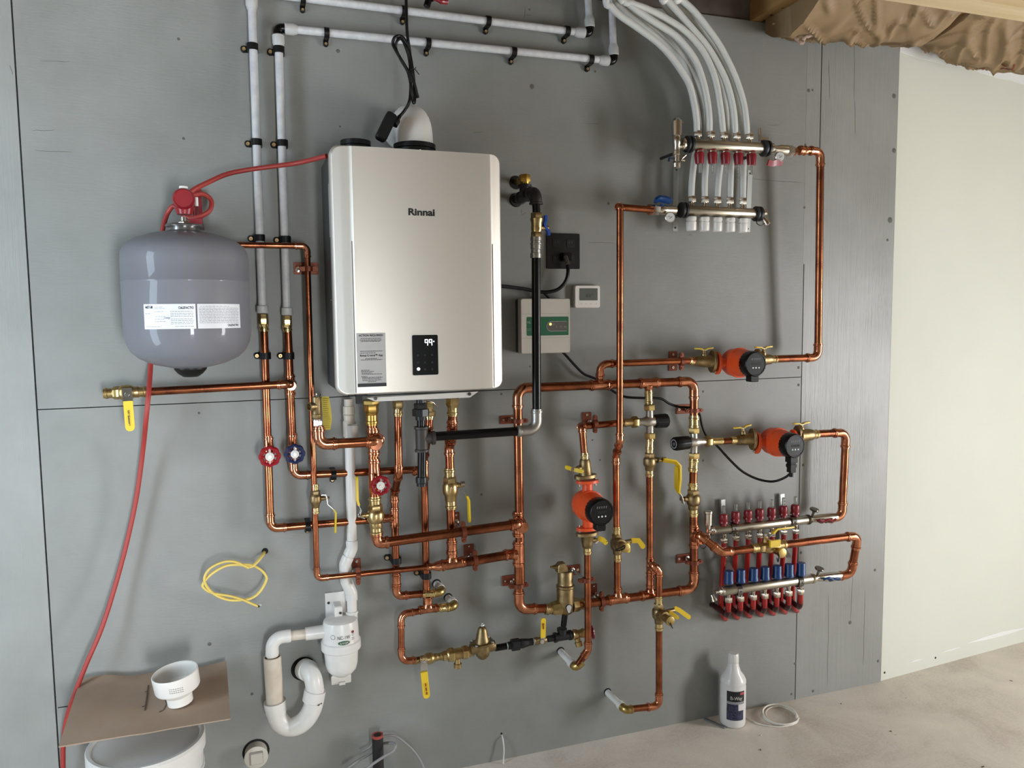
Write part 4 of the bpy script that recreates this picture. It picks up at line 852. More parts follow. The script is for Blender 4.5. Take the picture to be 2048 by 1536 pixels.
# drip leg under the boiler
T = Thing('gas_drip_leg', 'black iron union, tee and capped drip leg under the boiler centre', 'pipe fitting', W(845, 970, gd)); mb = T.w()
a = W(843, 853, gd); b = W(843, 846, gd)
mb = T.w(); mb.cyl(W(840.5, 795, gd), W(841, 810, gd), .0125); mb.hexn(W(840.5, 806, gd), W(841, 820, gd), .019, PI/6); mb.lathe([(0, .021), (.001, .0245), (.02, .0245), (.021, .02)], W(841.5, 832, gd), UPV, 8); mb.lathe([(0, .0155), (.013, .0165), (.014, .014)], W(842, 840, gd), UPV, 20); T.part('union', mb, mat('dark_iron', '262728', .38, .4))
mb = T.w(); mb.cyl(W(842, 856, gd), W(842, 838, gd), .0118); T.part('nipple', mb, blackg)
a = W(844, 903, gd); mb = T.w(); L_ = (W(843, 853, gd)-a).length; mb.lathe([(0, .0205), (.006, .0205), (.008, .018), (L_-.008, .018), (L_-.006, .0215), (L_, .0215)], a, UPV, 26); c_ = W(844, 877, gd); dd = W(1000, 865, gd)-W(868, 873, gd); mb.lathe([(0, .017), (.028, .017), (.029, .02), (.037, .02)], c_, dd, 24); T.part('iron_tee', mb, mat('raw_iron', '403c38', .5, .4, bump=.3, bscale=300))
mb = T.w(); mb.cyl(W(844, 903, gd), W(843.5, 957, gd), .0125); T.part('drip_pipe', mb, blackg)
mb = T.w(); a = W(843, 954, gd); mb.lathe([(0, .0165), (.004, .0175), (.016, .017), (.018, .0145), (.026, .0145), (.027, 0)], a, -UPV, 22); T.part('cap', mb, mat('dark_iron', '262728'))

# ================================================================ WHITE DRAIN PIPE, NEUTRALIZER AND TRAP
pd = .045; rp = .0146
T = run('white plastic drain pipe from the boiler down with an offset to the neutralizer', [(699, 850, pd), (704, 1096, pd), (690, 1128, pd), (692, 1162, pd), (703, 1186, pd), (704, 1222, pd)], rp, None, mat('drain_pipe', 'd8d4cd', .35), pvc, 'drain_pipe', ek={'all': dict(R=.016, s=.02, k=1.18, bead=1.2)})
mb = T.w(); a = W(697, 798, pd); mb.lathe([(0, .013), (.02, .013), (.021, .0165), (.044, .0165), (.045, .0185), (.047, .016), (.062, .015), (.066, .0175), (.11, .0175)], a, W(699, 870, pd)-a, 26); T.part('union', mb, pvco)
mb = T.w(); a = W(706, 873, pd+.035); mb.lathe([(-.004, .014), (0, .0155), (.032, .016), (.034, .0145), (.032, .0125), (.01, .012), (.01, 0)], a, UPV, 24); elbow(mb, a+V((0, 0, .01)), W(706, 876, pd+.035), W(703, 876, pd-.01), .0125, .02, .012, k=1.2, bead=1.22); T.part('side_inlet', mb, pvc)
nd = .06; T = Thing('neutralizer', 'white condensate neutralizer canister with black NC-1W lettering', 'neutralizer', W(687, 1358, nd)); n0 = W(684, 1232, nd); n1 = W(686, 1300, nd); n2 = W(684, 1352, nd); s_ = 1/ppm(W(685, 1290, nd+.03)); ndx = n2.x
zz = lambda y: W(685, y, nd).z-n2.z
mb = T.w(); mb.lathe([(0, 6*s_), (.004, 14*s_), (.012, 22*s_), (.024, 29*s_), (.04, 32*s_), (zz(1297), 34*s_), (zz(1296), 38*s_), (zz(1294), 39.5*s_), (zz(1279), 39.5*s_), (zz(1277), 37*s_), (zz(1272), 36*s_), (zz(1246), 35*s_), (zz(1238), 33*s_), (zz(1234), 27*s_), (zz(1233), 0)], (ndx, -nd, n2.z), UPV, 40); cn = T.part('canister', mb, pvc)
mb = T.w(); p = W(681, 1209, .01); a = W(650, 1193, .004); b = W(692, 1235, .004); mb.rbox(((a.x+b.x)/2, -.004, (a.z+b.z)/2), (b.x-a.x, .006, a.z-b.z), .001) if 0 else mb.box(((a.x+b.x)/2, -.004, (a.z+b.z)/2-.005), (b.x-a.x, .007, a.z-b.z+.03), None, .001)
T.part('wall_bracket', mb, pvc); mb = T.w(); mb.box((W(674, 1210, .02).x, -.03, W(674, 1222, .02).z), (.022, .05, .05), None, .003); T.part('mounting_lug', mb, pvc); mb = T.w(); mb.box((ndx, -.02, W(685, 1356, .03).z), (.058, .036, .028), None, .003); mb.box((ndx+.002, -.035, W(685, 1361, .03).z-.003), (.018, .02, .008)); T.part('lower_clip', mb, pvc)
for x, y, dd in ((657, 1206, .009), (681, 1226, .056)): mb = T.w(); mb.lathe([(0, .004), (.001, .004)], W(x, y, dd), OUT, 12); T.part('screw_hole', mb, mat('hole_dark', '33302e', .7))
mb = T.w(); mb.lathe([(0, .0165), (.02, .0165), (.021, .0185), (.028, .0185)], (W(704, 1235, pd).x, -pd, W(704, 1240, pd).z), UPV, 24); mb.lathe([(0, .0155), (.035, .0155)], V((ndx-.03, -nd, W(660, 1263, nd).z)), (-1, 0, 0), 22); T.part('ports', mb, pvc)
def bend_can(q):
    Rn = 35.9*s_+.0016; a = q.x/Rn; return T.inv @ V((ndx+Rn*math.sin(a), -nd-Rn*math.cos(a), q.z+n2.z+zz(1263)))
MX = Matrix(((1, 0, 0, 0), (0, 0, 1, 0), (0, 1, 0, 0), (0, 0, 0, 1)))
text(T, 'NC-1W', (0, 0, 0), 7*s_, mat('dark_green_print', '263a30', .5), cn, M=Matrix.Translation((2*s_, 0, 1*s_)) @ MX, wmax=26*s_, bend=bend_can)
mb = MB(); vs = []; n = 20
for i in range(n): t = 2*PI*i/n; vs.append(bend_can(V((2*s_+12*s_*math.cos(t), 0, -9.5*s_+4.2*s_*math.sin(t)))))
mb.v = vs; mb.f = [tuple(range(n))]; T.part('oval_logo', mb, mat('logo_green', '14532f', .5), cn)
Rk = 35.7*s_+.0013
text(T, 'AXIOM', (0, 0, 0), 4.2*s_, white, cn, M=Matrix.Translation((2*s_, 0, -9.5*s_)) @ MX, wmax=18*s_, bend=lambda q: bend_can(q)+V((0, -.0006, 0)), bold=.0002)
mb = MB(); 
for i in range(12): t = 2*PI*i/12; 
for cx_, cy_, rr_ in ((-20, 3, 4.5),):
    pts = [bend_can(V(((cx_+rr_*math.cos(2*PI*i/16))*s_, 0, (cy_+rr_*math.sin(2*PI*i/16))*s_))) for i in range(16)]; mb.tube(pts, .0004, 4, closed=True)
T.part('round_mark', mb, mat('dark_print', '3c3a39'), cn)
mb = MB()
for x_, y_ in ((22, 5), (22, 2), (22, -3), (22, -6)): mb.tube([bend_can(V(((x_-3)*s_, 0, y_*s_))), bend_can(V(((x_+3)*s_, 0, y_*s_)))], .0004, 4)
T.part('fine_print', mb, mat('dark_print', '3c3a39'), cn)
mb = MB(); pts = [bend_can(V(((22+3*math.cos(2*PI*i/10))*s_, 0, (9+2.5*math.sin(2*PI*i/10))*s_))) for i in range(10)]; mb.v = pts; mb.f = [tuple(range(10))]; T.part('red_mark', mb, redp, cn)
# outlet pipe
T = run('white plastic outlet pipe elbowing from the neutralizer down into the standpipe', [(655, 1263, nd), (544, 1276, nd), (544.5, 1325, nd)], rp, None, pvco, pvc, 'drain_pipe', ek={'all': dict(R=.03, s=.022, k=1.25, bead=1.27)})
mb = T.w(); a = W(655, 1262, nd); b = W(611, 1268, nd); mb.lathe([(0, .0165), (.006, .0165), (.007, .0195), ((b-a).length, .0185)], a, b-a, 24); T.part('coupling', mb, pvc)
# P trap
T = Thing('drain_trap', 'thick white U-shaped drain trap with an open standpipe beside the neutralizer', 'drain trap', W(590, 1460, .07)); td_ = .062; rT = .0245
mb = T.w(); a = W(544.5, 1313, td_); b = W(551, 1420, td_); L_ = (b-a).length
mb.lathe([(.02, rT*.84), (0, rT*.86), (0, rT), (L_, rT), (L_, 0)], a, b-a, 32); T.part('standpipe', mb, pvco)
p = [W(551, 1405, td_), W(552, 1420, td_), W(556, 1436, td_), W(566, 1448, td_), W(580, 1453, td_+.002), W(596, 1450, td_+.01), W(612, 1438, td_+.016), (W(624, 1418, td_+.02)), W(629, 1398, td_+.022), W(630, 1383, td_+.022)]
pp = spline(p, 4); mb = T.w(); mb.tube(pp, [rT*1.22]*6+[rT*1.12]*(len(pp)-6), 28); T.part('u_bend', mb, pvc, angle=60)
mb = T.w(); a, b = W(549.5, 1402, td_), W(552, 1421, td_); mb.lathe([(0, rT*1.05), (.0, rT*1.27), (.018, rT*1.27), ((b-a).length, rT*1.16)], a, b-a, 32); T.part('collar', mb, pvc)
mb = T.w(); a, b = W(626, 1403, td_+.022), W(630.5, 1380, td_+.022); mb.lathe([(0, rT*1.12), (.002, rT*1.26), ((b-a).length, rT*1.26), ((b-a).length, rT)], a, b-a, 32); T.part('collar', mb, pvc)
pp = spline([W(630.5, 1384, td_+.022), W(629, 1372, td_+.022), W(626, 1357, td_+.018), W(620, 1344, td_+.0), W(612, 1338, .03), W(606, 1338, -.01)], 5); mb = T.w(); mb.tube(pp, rT*1.05, 28); T.part('outlet_bend', mb, pvc, angle=60)
mb = T.w(); a, b = W(617, 1342, .045), W(609, 1338, .02); mb.lathe([(0, rT*1.1), (.002, rT*1.24), ((b-a).length, rT*1.24)], a, b-a, 32); T.part('collar', mb, pvc)
mb = T.w(); c_ = W(604, 1339, .0); mb.lathe([(0, .036), (.0008, .036)], c_+V((.004, .0002, .002)), OUT, 32); T.part('wall_hole', mb, dark)
mb = MB(T.inv @ frame(W(640, 1399, td_+.022)+V((-.003, -.0302, 0)), (1, .35, .22))); scribble(mb, -.007, .007, 0, .003, 0); T.part('stamp_print', mb, blackt)
# ================================================================ BRANCHES, MIXING VALVES, PUMPS
# upper branch to the topmost pump
T = run('copper branch rising from the top run and turning right to the topmost orange pump', [(1200, 762, .07), (1201, 728, .088), (1392, 721, .09)], r34, CP)
T = run('copper pipe from the topmost orange pump up to the upper manifold', [(1548, 718, .09), (1636, 715, .09), (1641, 303, .11), (1600, 300, .118)], .0128, CP)
coupling(T, (1605, 301, .117), (1, 0, 0), .0128, L=.03)
PU = 'orange circulator pumps'; FV = 'pump isolation flange valves'
def pump(label, p, ax, down, plug=None):
    """p: body centre (world), ax: pipe axis, down: world direction of the plug box."""
    T = Thing('circulator_pump', label, 'pump', frame(p, ax), PU); D = T.inv.to_3x3() @ V(down); D.z = 0; D.normalize()
    mb = MB(); mb.lathe([(-.078, .0165), (-.05, .0165), (-.03, .021), (0, .026), (.03, .021), (.05, .0165), (.078, .0165)], (0, 0, 0), (1, 0, 0), 24)
    mb.lathe([(-.040, .028), (-.034, .041), (-.02, .0465), (.010, .047), (.012, .0505), (.022, .0505), (.024, .047)], (0, 0, 0), (0, 0, 1), 8 if 0 else 36)
    ca = mb
    for s in (-1, 1):
        pl = [(math.cos(t)*.021*(1 if abs(math.cos(t)) < .99 else 1), math.sin(t)*.037) for t in [2*PI*i/28 for i in range(28)]]
        q = MB(Matrix.Translation((s*.076, 0, 0)) @ Matrix.Rotation(PI/2, 4, 'Y')); q.prism([(math.cos(t)*.024+math.copysign(.0, 1), math.sin(t)*.038) for t in [2*PI*i/28 for i in range(28)]], -.005, .005, None, .001); ca.merge(q)
    mb.lathe([(.02, .047), (.032, .0465), (.055, .044), (.075, .0415)], (0, 0, 0), (0, 0, 1), 36)
    b = T.part('pump_body', mb, orange)
    for t in (45, 135, 225, 315):
        mb = MB(); x, y = .043*math.cos(math.radians(t)), .043*math.sin(math.radians(t)); mb.lathe([(0, .005), (.008, .005), (.008, .003), (.0085, 0)], (x, y, .022), (0, 0, 1), 10); T.part('bolt', mb, orange, b)
    for s in (-1, 1):
        for y in (-1, 1): mb = MB(); mb.lathe([(0, .006), (.008, .006)], (s*.083-.004, y*.028, .0), (1, 0, 0), 6); mb.cyl((s*.062, y*.028, 0), (s*.09, y*.028, 0), .0035, 8); T.part('flange_bolt', mb, chrome)
    mb = MB(); n = 48; rad = [.0415+(.0012 if i % 2 else 0) for i in range(n)]
    lay = [(.070, .98), (.072, 1), (.098, 1), (.105, .96), (.108, .9), (.108, .84), (.1065, .82), (.1065, 0)]
    vs = []; fs = []
    for z, k_ in lay[:-1]: vs += [(rad[i]*k_*math.cos(2*PI*i/n), rad[i]*k_*math.sin(2*PI*i/n), z) for i in range(n)]
    for a in range(len(lay)-2): fs += [(a*n+i, a*n+(i+1) % n, (a+1)*n+(i+1) % n, (a+1)*n+i) for i in range(n)]
    fs += [tuple(range(n-1, -1, -1)), tuple((len(lay)-2)*n+i for i in range(n))]; mb.add(vs, fs)
    R = Matrix(((-D.y, -D.x, 0, 0), (D.x, -D.y, 0, 0), (0, 0, 1, 0), (0, 0, 0, 1)))   # local x = screen right, y = up
    q = MB(R); q.rbox((0, -.046, .088), (.030, .026, .030), .004, .0015); mb.merge(q)
    h = T.part('control_head', mb, mat('pump_black', '070708', .35, spec=.3))
    wh = mat('pump_white_mark', 'd8dce0', .4); 
    for i, x in enumerate((-.0115, 0, .0115)): q = MB(R); q.lathe([(0, .0032 if i == 1 else .0026), (.0008, .0026)], (x, -.012, .1066), (0, 0, 1), 12); T.part('indicator_dot', q, wh, h)
    q = MB(R)
    for x in (-.016, -.0085, -.001, .0065, .014): q.box((x, .016, .1068), (.0018, .006, .0006)); q.box((x+.0012, .019, .1068), (.003, .0014, .0006))
    T.part('mode_icons', q, mat('pump_grey_mark', '7d8184', .5), h)
    q = MB(R); q.rbox((0, .001, .1066), (.034, .008, .0006), .002); T.part('glass_strip', q, mat('smoked', '1c1e22', .1), h)
    if plug: q = MB(R); q.rbox((0, -.075, .088), (.022, .036, .022), .003, .001); q.rbox((0, -.070, .088), (.026, .012, .026), .003, .001); q.cyl((0, -.09, .088), (0, -.108, .088), .007); T.part('cable_plug', q, black, h)
    return T
def flange_valve(label, a, b, r, wing=None, big=.024, wsize=1):
    """a: pipe end (press side), b: flange face against the pump."""
    a = a if isinstance(a, V) else W(*a); b = b if isinstance(b, V) else W(*b); d = (b-a).normalized(); L = (b-a).length
    T = Thing('flange_valve', label, 'valve', a, FV); mb = T.w()
    mb.lathe([(.02, r*1.2), (.024, r*1.45), (.034, r*1.6), (L*.6, r*1.75), (L-.012, r*1.9), (L-.009, r*2.1)], a, d, 26)
    q = MB(T.inv @ frame(b-d*.005, d.cross(OUT), d)); q.prism([(math.cos(t)*.038, math.sin(t)*.023) for t in [2*PI*i/28 for i in range(28)]], -.006, .005, None, .001); mb.merge(q)
    T.part('valve_body', mb, bronze); mb = T.w(); sleeve(mb, a, d, r, .024); T.part('press_end', mb, brassb)
    if wing:
        base, tip, dirs, w_ = wing; base = base if isinstance(base, V) else W(*base); tip = tip if isinstance(tip, V) else W(*tip); sd = (tip-base).normalized()
        mb = T.w(); L2 = (tip-base).length; mb.lathe([(0, .010), (L2*.45, .009), (L2*.5, .006), (L2, .005)], base, sd, 14); st = T.part('stem', mb, bronze); 
        mb = T.w(); mb.hexn(tip, tip+sd*.005, .0055); T.part('nut', mb, chrome, st)
        u = V(dirs); u = (u-sd*u.dot(sd)).normalized(); side = sd.cross(u)
        mb = T.w(); mb.box(tip, (.012, .012, .002), frame((0, 0, 0), u, sd).to_3x3()); hd = T.part('wing_plate', mb, nickel)
        for s in (-1, 1):
            mb = T.w(); ribbon(mb, [tip+u*s*.005, tip+u*s*.011+sd*.004*w_, tip+u*s*.016+sd*.0045*w_, tip+u*s*.036+sd*.006*w_], .0125, .0045, side); T.part('wing', mb, yell, hd)
    return T
# pump 1 (topmost)
XP = V((1, 0, 0))
def xdir(a, b): return (W(*b)-W(*a)).normalized()
ud = xdir((1392, 721, .09), (1560, 717, .09))
pump('topmost orange pump with black face, on the pipe below the upper manifold', W(1473, 725, .085), XP, (0, 0, -1))
flange_valve('bronze flange valve left of the topmost orange pump', (1377, 722, .088), (1428, 723, .087), r34, ((1408, 714, .088), (1408, 700, .088), (1, 0, 0), 1))
flange_valve('brass flange valve right of the topmost orange pump', (1554, 718, .09), (1512, 720, .087), r34, ((1527, 711, .09), (1527, 697, .09), (1, 0, 0), 1))
# pump 2 (middle right)
pump('middle right orange pump with a black cable plugged in underneath', W(1550, 883, .085), XP, (0, 0, -1), plug=True)
flange_valve('bronze flange valve left of the middle right orange pump', (1461, 881, .08), (1508, 878, .085), r34, ((1486, 868, .085), (1485, 856, .085), (1, 0, 0), 1))
flange_valve('brass flange valve right of the middle right orange pump', (1636, 868, .088), (1593, 872, .085), .0128, ((1603, 859, .088), (1603, 849, .088), (1, 0, 0), 1))
T = run('copper pipe looping from the middle right pump down to the lower supply manifold', [(1630, 868, .088), (1692, 865, .088), (1684, 1033, .085), (1650, 1039, .08)], .0136, CP, ek={'all': dict(R=.028, s=.03)})
T = run('short copper nipple between the mixing valve and the middle right pump', [(1440, 883, .075), (1466, 881, .08)], r34, CP)
# pump 3 (vertical)
pump('vertical orange pump left of centre right, black face turned to the room', W(1175, 1010, .1), (0, 0, 1), (0, 0, -1))
flange_valve('bronze flange valve above the vertical orange pump', (1169, 905, .1), (1171, 956, .1), r34, ((1163, 936, .1), (1146, 939, .12), (1, -.5, -.1), -1))
flange_valve('bronze flange valve below the vertical orange pump', (1175, 1108, .1), (1174, 1064, .1), r34)
T = Thing('valve_lever', 'short yellow lever below the vertical orange pump, pointing right', 'lever', W(1190, 1081, .1)); mb = T.w(); mb.lathe([(0, .009), (.02, .008), (.021, .005), (.026, .005)], W(1180, 1081, .1), (1, 0, 0), 14); T.part('stem', mb, bronze); mb = T.w(); ribbon(mb, [(1196, 1076, .1), (1206, 1080, .105), (1211, 1085, .108), (1212, 1089, .108)], .016, .005, UPV); T.part('lever', mb, yell); mb = T.w(); ribbon(mb, [(1190, 1085, .1), (1196, 1079, .1), (1201, 1077, .1)], .014, .002, UPV, taper=False); T.part('lever_shank', mb, chrome)
T = run('copper pipe turning down from the mixing branch to the vertical orange pump', [(1262, 844, .075), (1161, 853, .072), (1164, 855, .1), (1169, 915, .1)], r34, CP, ek={1: dict(R=.012, s=.009), 2: dict(R=.012, s=.012)})
T = run('copper pipe from the vertical orange pump down to a brass elbow at the white stub', [(1175, 1100, .1), (1176, 1300, .1), (1150, 1338, .105)], r34, CP, ek={'all': dict(R=.016, s=.022)}, trim=(0, .012))
def wallstub(label, e0, corner, hole, rw, d0, grp='white tubes coming out of the wall', m=None):
    """brass elbow: from e0 (pipe side) to corner, then a white tube back to the wall."""
    T = Thing('wall_stub', label, 'pipe stub', W(*hole, 0), grp); A, P = W(*e0), W(*corner); Q = V((P.x, 0, P.z)); hq = W(*hole, 0); Q = V((hq.x, 0, hq.z))
    mb = T.w(); elbow(mb, A, P, P+(Q-P).normalized()*.03, rw*1.0, .013, .012, k=1.2, bead=1.3); T.part('brass_elbow', mb, mat('satin_brass', 'b49c62', .33, 1))
    d = (Q-P).normalized(); mb = T.w(); mb.lathe([(.018, rw*1.18), (.019, rw*1.32), (.036, rw*1.32), (.037, rw)], P, d, 24); mb.cyl(P+d*.03, Q, rw); T.part('white_tube', mb, white)
    mb = T.w(); mb.lathe([(0, rw*1.25), (.0008, rw*1.25)], Q+V((0, .0002, .002)), OUT, 24); T.part('wall_hole', mb, dark)
wallstub('white stub and brass elbow feeding the vertical orange pump line', (1166, 1320, .1), (1152, 1336, .105), (1121, 1303), r34, .1)
wallstub('upper of two white stubs beside the drip leg line', (866, 1186, .052), (886, 1184, .055), (873, 1168), r34, .055)
wallstub('lower of two white stubs beside the drip leg line', (893, 1215, .058), (912, 1212, .062), (896, 1196), r34, .06)
wallstub('lowest white stub with brass elbow at the bottom right', (1268, 1418, .11), (1251, 1420, .11), (1215, 1385), r34, .11)
# mixing valves
MV = 'thermostatic mixing valves'
def mixing(label, c, top, bot, side, knob, r=r34):
    T = Thing('mixing_valve', label, 'mixing valve', W(*c), MV); cc = W(*c); t = W(*top); b = W(*bot); s = W(*side); mb = T.w(); nk = mat('rough_nickel', 'b9b3a8', .35, .9, bump=.3, bscale=200)
    mb.lathe([(0, r*1.05), ((t-b).length*.5-.012, r*1.15), ((t-b).length*.5, r*1.6), ((t-b).length*.5+.012, r*1.15), ((t-b).length, r*1.05)], b, t-b, 24); ds = (s-cc); mb.lathe([(-.024, r*1.4), (0, r*1.7), (.012, r*1.55), (.022, r*1.15), (ds.length, r*1.05)], cc, ds, 24); T.part('body', mb, nk)
    for p, d in ((t, (t-b)), (b, (b-t)), (s, ds)): mb = T.w(); d = d.normalized(); mb.hexn(p-d*.004, p+d*.015, r*1.75, PI/6); T.part('union_nut', mb, mat('nut_brass', 'b59c66', .35, 1))
    k0 = cc-ds.normalized()*.02; kk = W(*knob); d = (kk-k0); L = d.length; d.normalize(); a, x, y = basis(d); n = 40
    def lay(z, rr): return [k0+d*z+(x*math.cos(2*PI*i/n)+y*math.sin(2*PI*i/n))*(rr+(.0009 if i % 4 < 2 else 0)) for i in range(n)]
    vs = []; zz_ = [(0, .018), (.004, .0215), (L*.5, .0225), (L*.93, .0225), (L, .020)]
    for z, rr in zz_: vs += lay(z, rr)
    fs = [(j*n+i, j*n+(i+1) % n, (j+1)*n+(i+1) % n, (j+1)*n+i) for j in range(len(zz_)-1) for i in range(n)]+[tuple(range(n-1, -1, -1)), tuple((len(zz_)-1)*n+i for i in range(n))]
    mb = T.w(); mb.add(vs, fs); kn = T.part('knob', mb, mat('knob_black', '0b0b0c', .38, spec=.3)); mb = T.w(); mb.torus(k0+d*(L+.0003), d, .014, .0015, 24, 5); mb.torus(k0+d*(L+.0003), d, .0045, .0008, 16, 5); T.part('dial_marking', mb, mat('dial_grey', 'a9a9a8', .5), kn); return T
mixing('left mixing valve with the black knob pointing right', (1298, 843, .075), (1299, 818, .075), (1300, 868, .075), (1272, 844, .075), (1334, 841, .075))
mixing('right mixing valve with the black knob pointing left toward the room', (1388, 884, .075), (1388, 864, .075), (1388, 908, .075), (1413, 883, .075), (1348, 888, .082))
# column above and below the left mixing valve
def press_pair(label, a, b, r, m=brassb, name='press_adapter'):
    T = Thing(name, label, 'pipe fitting', W(*a), 'bright brass press adapters'); A, B = W(*a), W(*b); d = (B-A).normalized(); L = (B-A).length; mb = T.w(); sleeve(mb, A, d, r, L/2+.001); sleeve(mb, B, -d, r, L/2+.001); T.part('fitting', mb, m); return T
press_pair('bright press adapter between the top run and the left mixing valve', (1297, 782, .072), (1298, 808, .074), r34)
press_pair('bright press adapter between left mixing valve and its ball valve', (1300, 876, .074), (1299, 900, .073), r34)
press_pair('bright press adapter on the side branch right of the left pump pipe', (1246, 846, .075), (1268, 844, .075), r34, brass)
press_pair('bright press adapter above the right mixing valve', (1388, 833, .072), (1388, 858, .074), r1)
press_pair('bright press adapter below the right mixing valve', (1388, 916, .074), (1386, 943, .073), r1)
press_pair('bright press adapter right of the right mixing valve', (1420, 883, .075), (1444, 882, .076), r34)
T = Thing('ball_valve', 'bronze ball valve under the left mixing valve, lever folded right then down', 'valve', W(1299, 920, .073), 'yellow-handled ball valves')
valve_body(T, (1299, 893, .073), (1299, 953, .072), r34, 1.85, 1.6, bronze, stem=((1308, 919, .073), (1325, 921, .073), .006))
lever(T, [(1314, 926, .076), (1321, 916, .08), (1330, 917, .082)], [(1327, 920, .082), (1350, 924, .088), (1358, 931, .09), (1359, 958, .09), (1356, 986, .09)], V((0, -.75, .45)), .019, .0025, .006)
T = run('copper pipe from the left ball valve down to the loop bottom run', [(1299, 945, .072), (1300, 1180, .072)], r34, CP); tee(T, (1300, 1132, .072), UPV, OUT, r34); coupling(T, (1300, 1163, .072), UPV, r34)
T = run('short copper nipple between right mixing valve fittings and the large ball valve', [(1387, 938, .073), (1386, 975, .072)], r1*.93, CP)
T = Thing('ball_valve', 'bronze ball valve on the right riser, lever pointing straight up', 'valve', W(1386, 998, .072), 'yellow-handled ball valves')
valve_body(T, (1386, 965, .072), (1387, 1032, .07), r1*.95, 1.8, 1.55, bronze, stem=((1378, 998, .072), (1361, 998, .074), .006))
lever(T, [(1366, 1007, .074), (1362, 992, .074), (1357, 984, .076)], [(1358, 986, .076), (1353, 977, .08), (1353, 932, .086)], OUT, .018, .0025, .0055, nut=((1363, 998, .074), V((-1, 0, 0)), .006))
# pipe H
T = run('tall copper pipe from the upper return manifold down with a jog', [(1305, 420, .105), (1236, 414, .105), (1240, 414, .118), (1239.5, 882, .118), (1232, 912, .078), (1233, 1066, .075)], r34, CP, ek={1: dict(R=.012, s=.004), 2: dict(R=.012, s=.01), 3: dict(R=.02, s=.02), 4: dict(R=.02, s=.02)})
DV = 'brass purge valves with two yellow levers'
T = Thing('purge_valve', 'brass purge valve at the foot of the tall jogged copper pipe', 'valve', W(1234, 1090, .075), DV)
valve_body(T, (1233, 1053, .075), (1235, 1122, .072), r34, 2.0, 1.6, bronze, stem=((1236, 1086, .085), (1247, 1093, .125), .013))
mb = T.w(); mb.lathe([(0, .0145), (.003, .0155), (.012, .0155), (.013, .012)], W(1248, 1094, .125), OUT, 20); dcap = T.part('drain_cap', mb, mat('satin_brass', 'b49c62')); mb = T.w(); mb.tube(spline([W(1231, 1099, .13), W(1240, 1096, .14), W(1250, 1091, .142), W(1246, 1099, .142), W(1231, 1101, .135)], 4), .0018, 6); T.part('cap_strap', mb, black, dcap)
mb = T.w(); ribbon(mb, [(1249, 1088, .105), (1256, 1086, .11), (1257, 1105, .115)], .012, .005, RTV); T.part('lever', mb, yell); mb = T.w(); ribbon(mb, [(1262, 1081, .08), (1277, 1081, .085), (1288, 1096, .09)], .017, .006, V((.4, 0, .8))); T.part('lever', mb, yell); mb = T.w(); mb.cyl(W(1240, 1086, .08), W(1262, 1082, .08), .007); T.part('stem', mb, bronze)
T = run('short copper pipe joining the left purge valve to the loop bottom run', [(1234, 1112, .072), (1235, 1186, .072)], r34, CP)
# pipe I branch
T = run('copper gooseneck from the bottom tee down to the lowest purge valve and stub', [(1302, 1132, .09), (1306, 1130, .112), (1318, 1142, .112), (1317, 1214, .112)], r34, CP, ek={1: dict(R=.012, s=.004), 2: dict(R=.016, s=.016)})
T = Thing('purge_valve', 'brass purge valve on the lowest right copper drop', 'valve', W(1318, 1232, .112), DV)
valve_body(T, (1317, 1192, .112), (1318, 1260, .111), r34, 2.0, 1.6, bronze, stem=((1320, 1228, .12), (1336, 1239, .16), .013))
mb = T.w(); mb.lathe([(0, .0145), (.003, .0155), (.012, .0155), (.013, .012)], W(1337, 1240, .16), OUT, 20); dcap = T.part('drain_cap', mb, mat('satin_brass', 'b49c62')); mb = T.w(); mb.tube(spline([W(1336, 1243, .172), W(1343, 1253, .174), W(1345, 1256, .174), W(1341, 1246, .174)], 4), .0018, 6); T.part('cap_strap', mb, black, dcap)
mb = T.w(); ribbon(mb, [(1338, 1224, .125), (1345, 1228, .13), (1357, 1237, .135)], .012, .005, V((.5, -.2, .8))); T.part('lever', mb, yell); mb = T.w(); ribbon(mb, [(1348, 1216, .11), (1358, 1220, .112), (1380, 1236, .115)], .015, .006, V((.5, 0, .8))); T.part('lever', mb, yell); mb = T.w(); mb.cyl(W(1326, 1225, .118), W(1348, 1220, .112), .007); T.part('stem', mb, bronze)
T = run('lowest copper drop from the purge valve, bending left to the bottom white stub', [(1318, 1256, .11), (1318, 1412, .11), (1262, 1418, .11)], r34, CP)
# pipe J branch to the lower manifold
T = run('copper branch sweeping right in front of the lower manifolds and doubling back', [(1393, 1072, .095), (1401, 1071, .118), (1443, 1105, .14), (1540, 1093, .14)], r1*.96, CP, ek={1: dict(R=.016, s=.008), 2: dict(R=.026, s=.03)}); lipring(T, (1397, 1070, .11), r1)
T = run('copper hairpin right of the lower manifolds returning to the blue-handled valve', [(1548, 1092, .14), (1716, 1071, .14), (1702, 1148, .115), (1658, 1156, .105)], r1*.96, CP, ek={'all': dict(R=.026, s=.026)})
T = Thing('purge_valve', 'brass purge valve in front of the lower manifold, yellow lever on top', 'valve', W(1530, 1095, .14), DV)
valve_body(T, (1502, 1097.5, .14), (1570, 1089, .14), r1*.95, 1.7, 1.5, brass, stem=((1531, 1086, .14), (1531, 1070, .14), .0075), mends=brass)
mb = T.w(); mb.hexn(W(1531, 1072, .14), W(1531, 1065, .14), .009); T.part('stem_nut', mb, chrome)
lever(T, [(1538, 1073, .14), (1545, 1067, .14), (1552, 1061, .14)], [(1545, 1067, .145), (1553, 1059, .145), (1588, 1054.5, .145)], V((.0, -.9, .3)), .016, .0025, .006)
mb = T.w(); q = MB(T.inv @ frame(W(1550, 1088, .165))); q.rbox((0, .002, 0), (.042, .024, .008), .003, .001); mb.merge(q); T.part('lever', mb, yell)
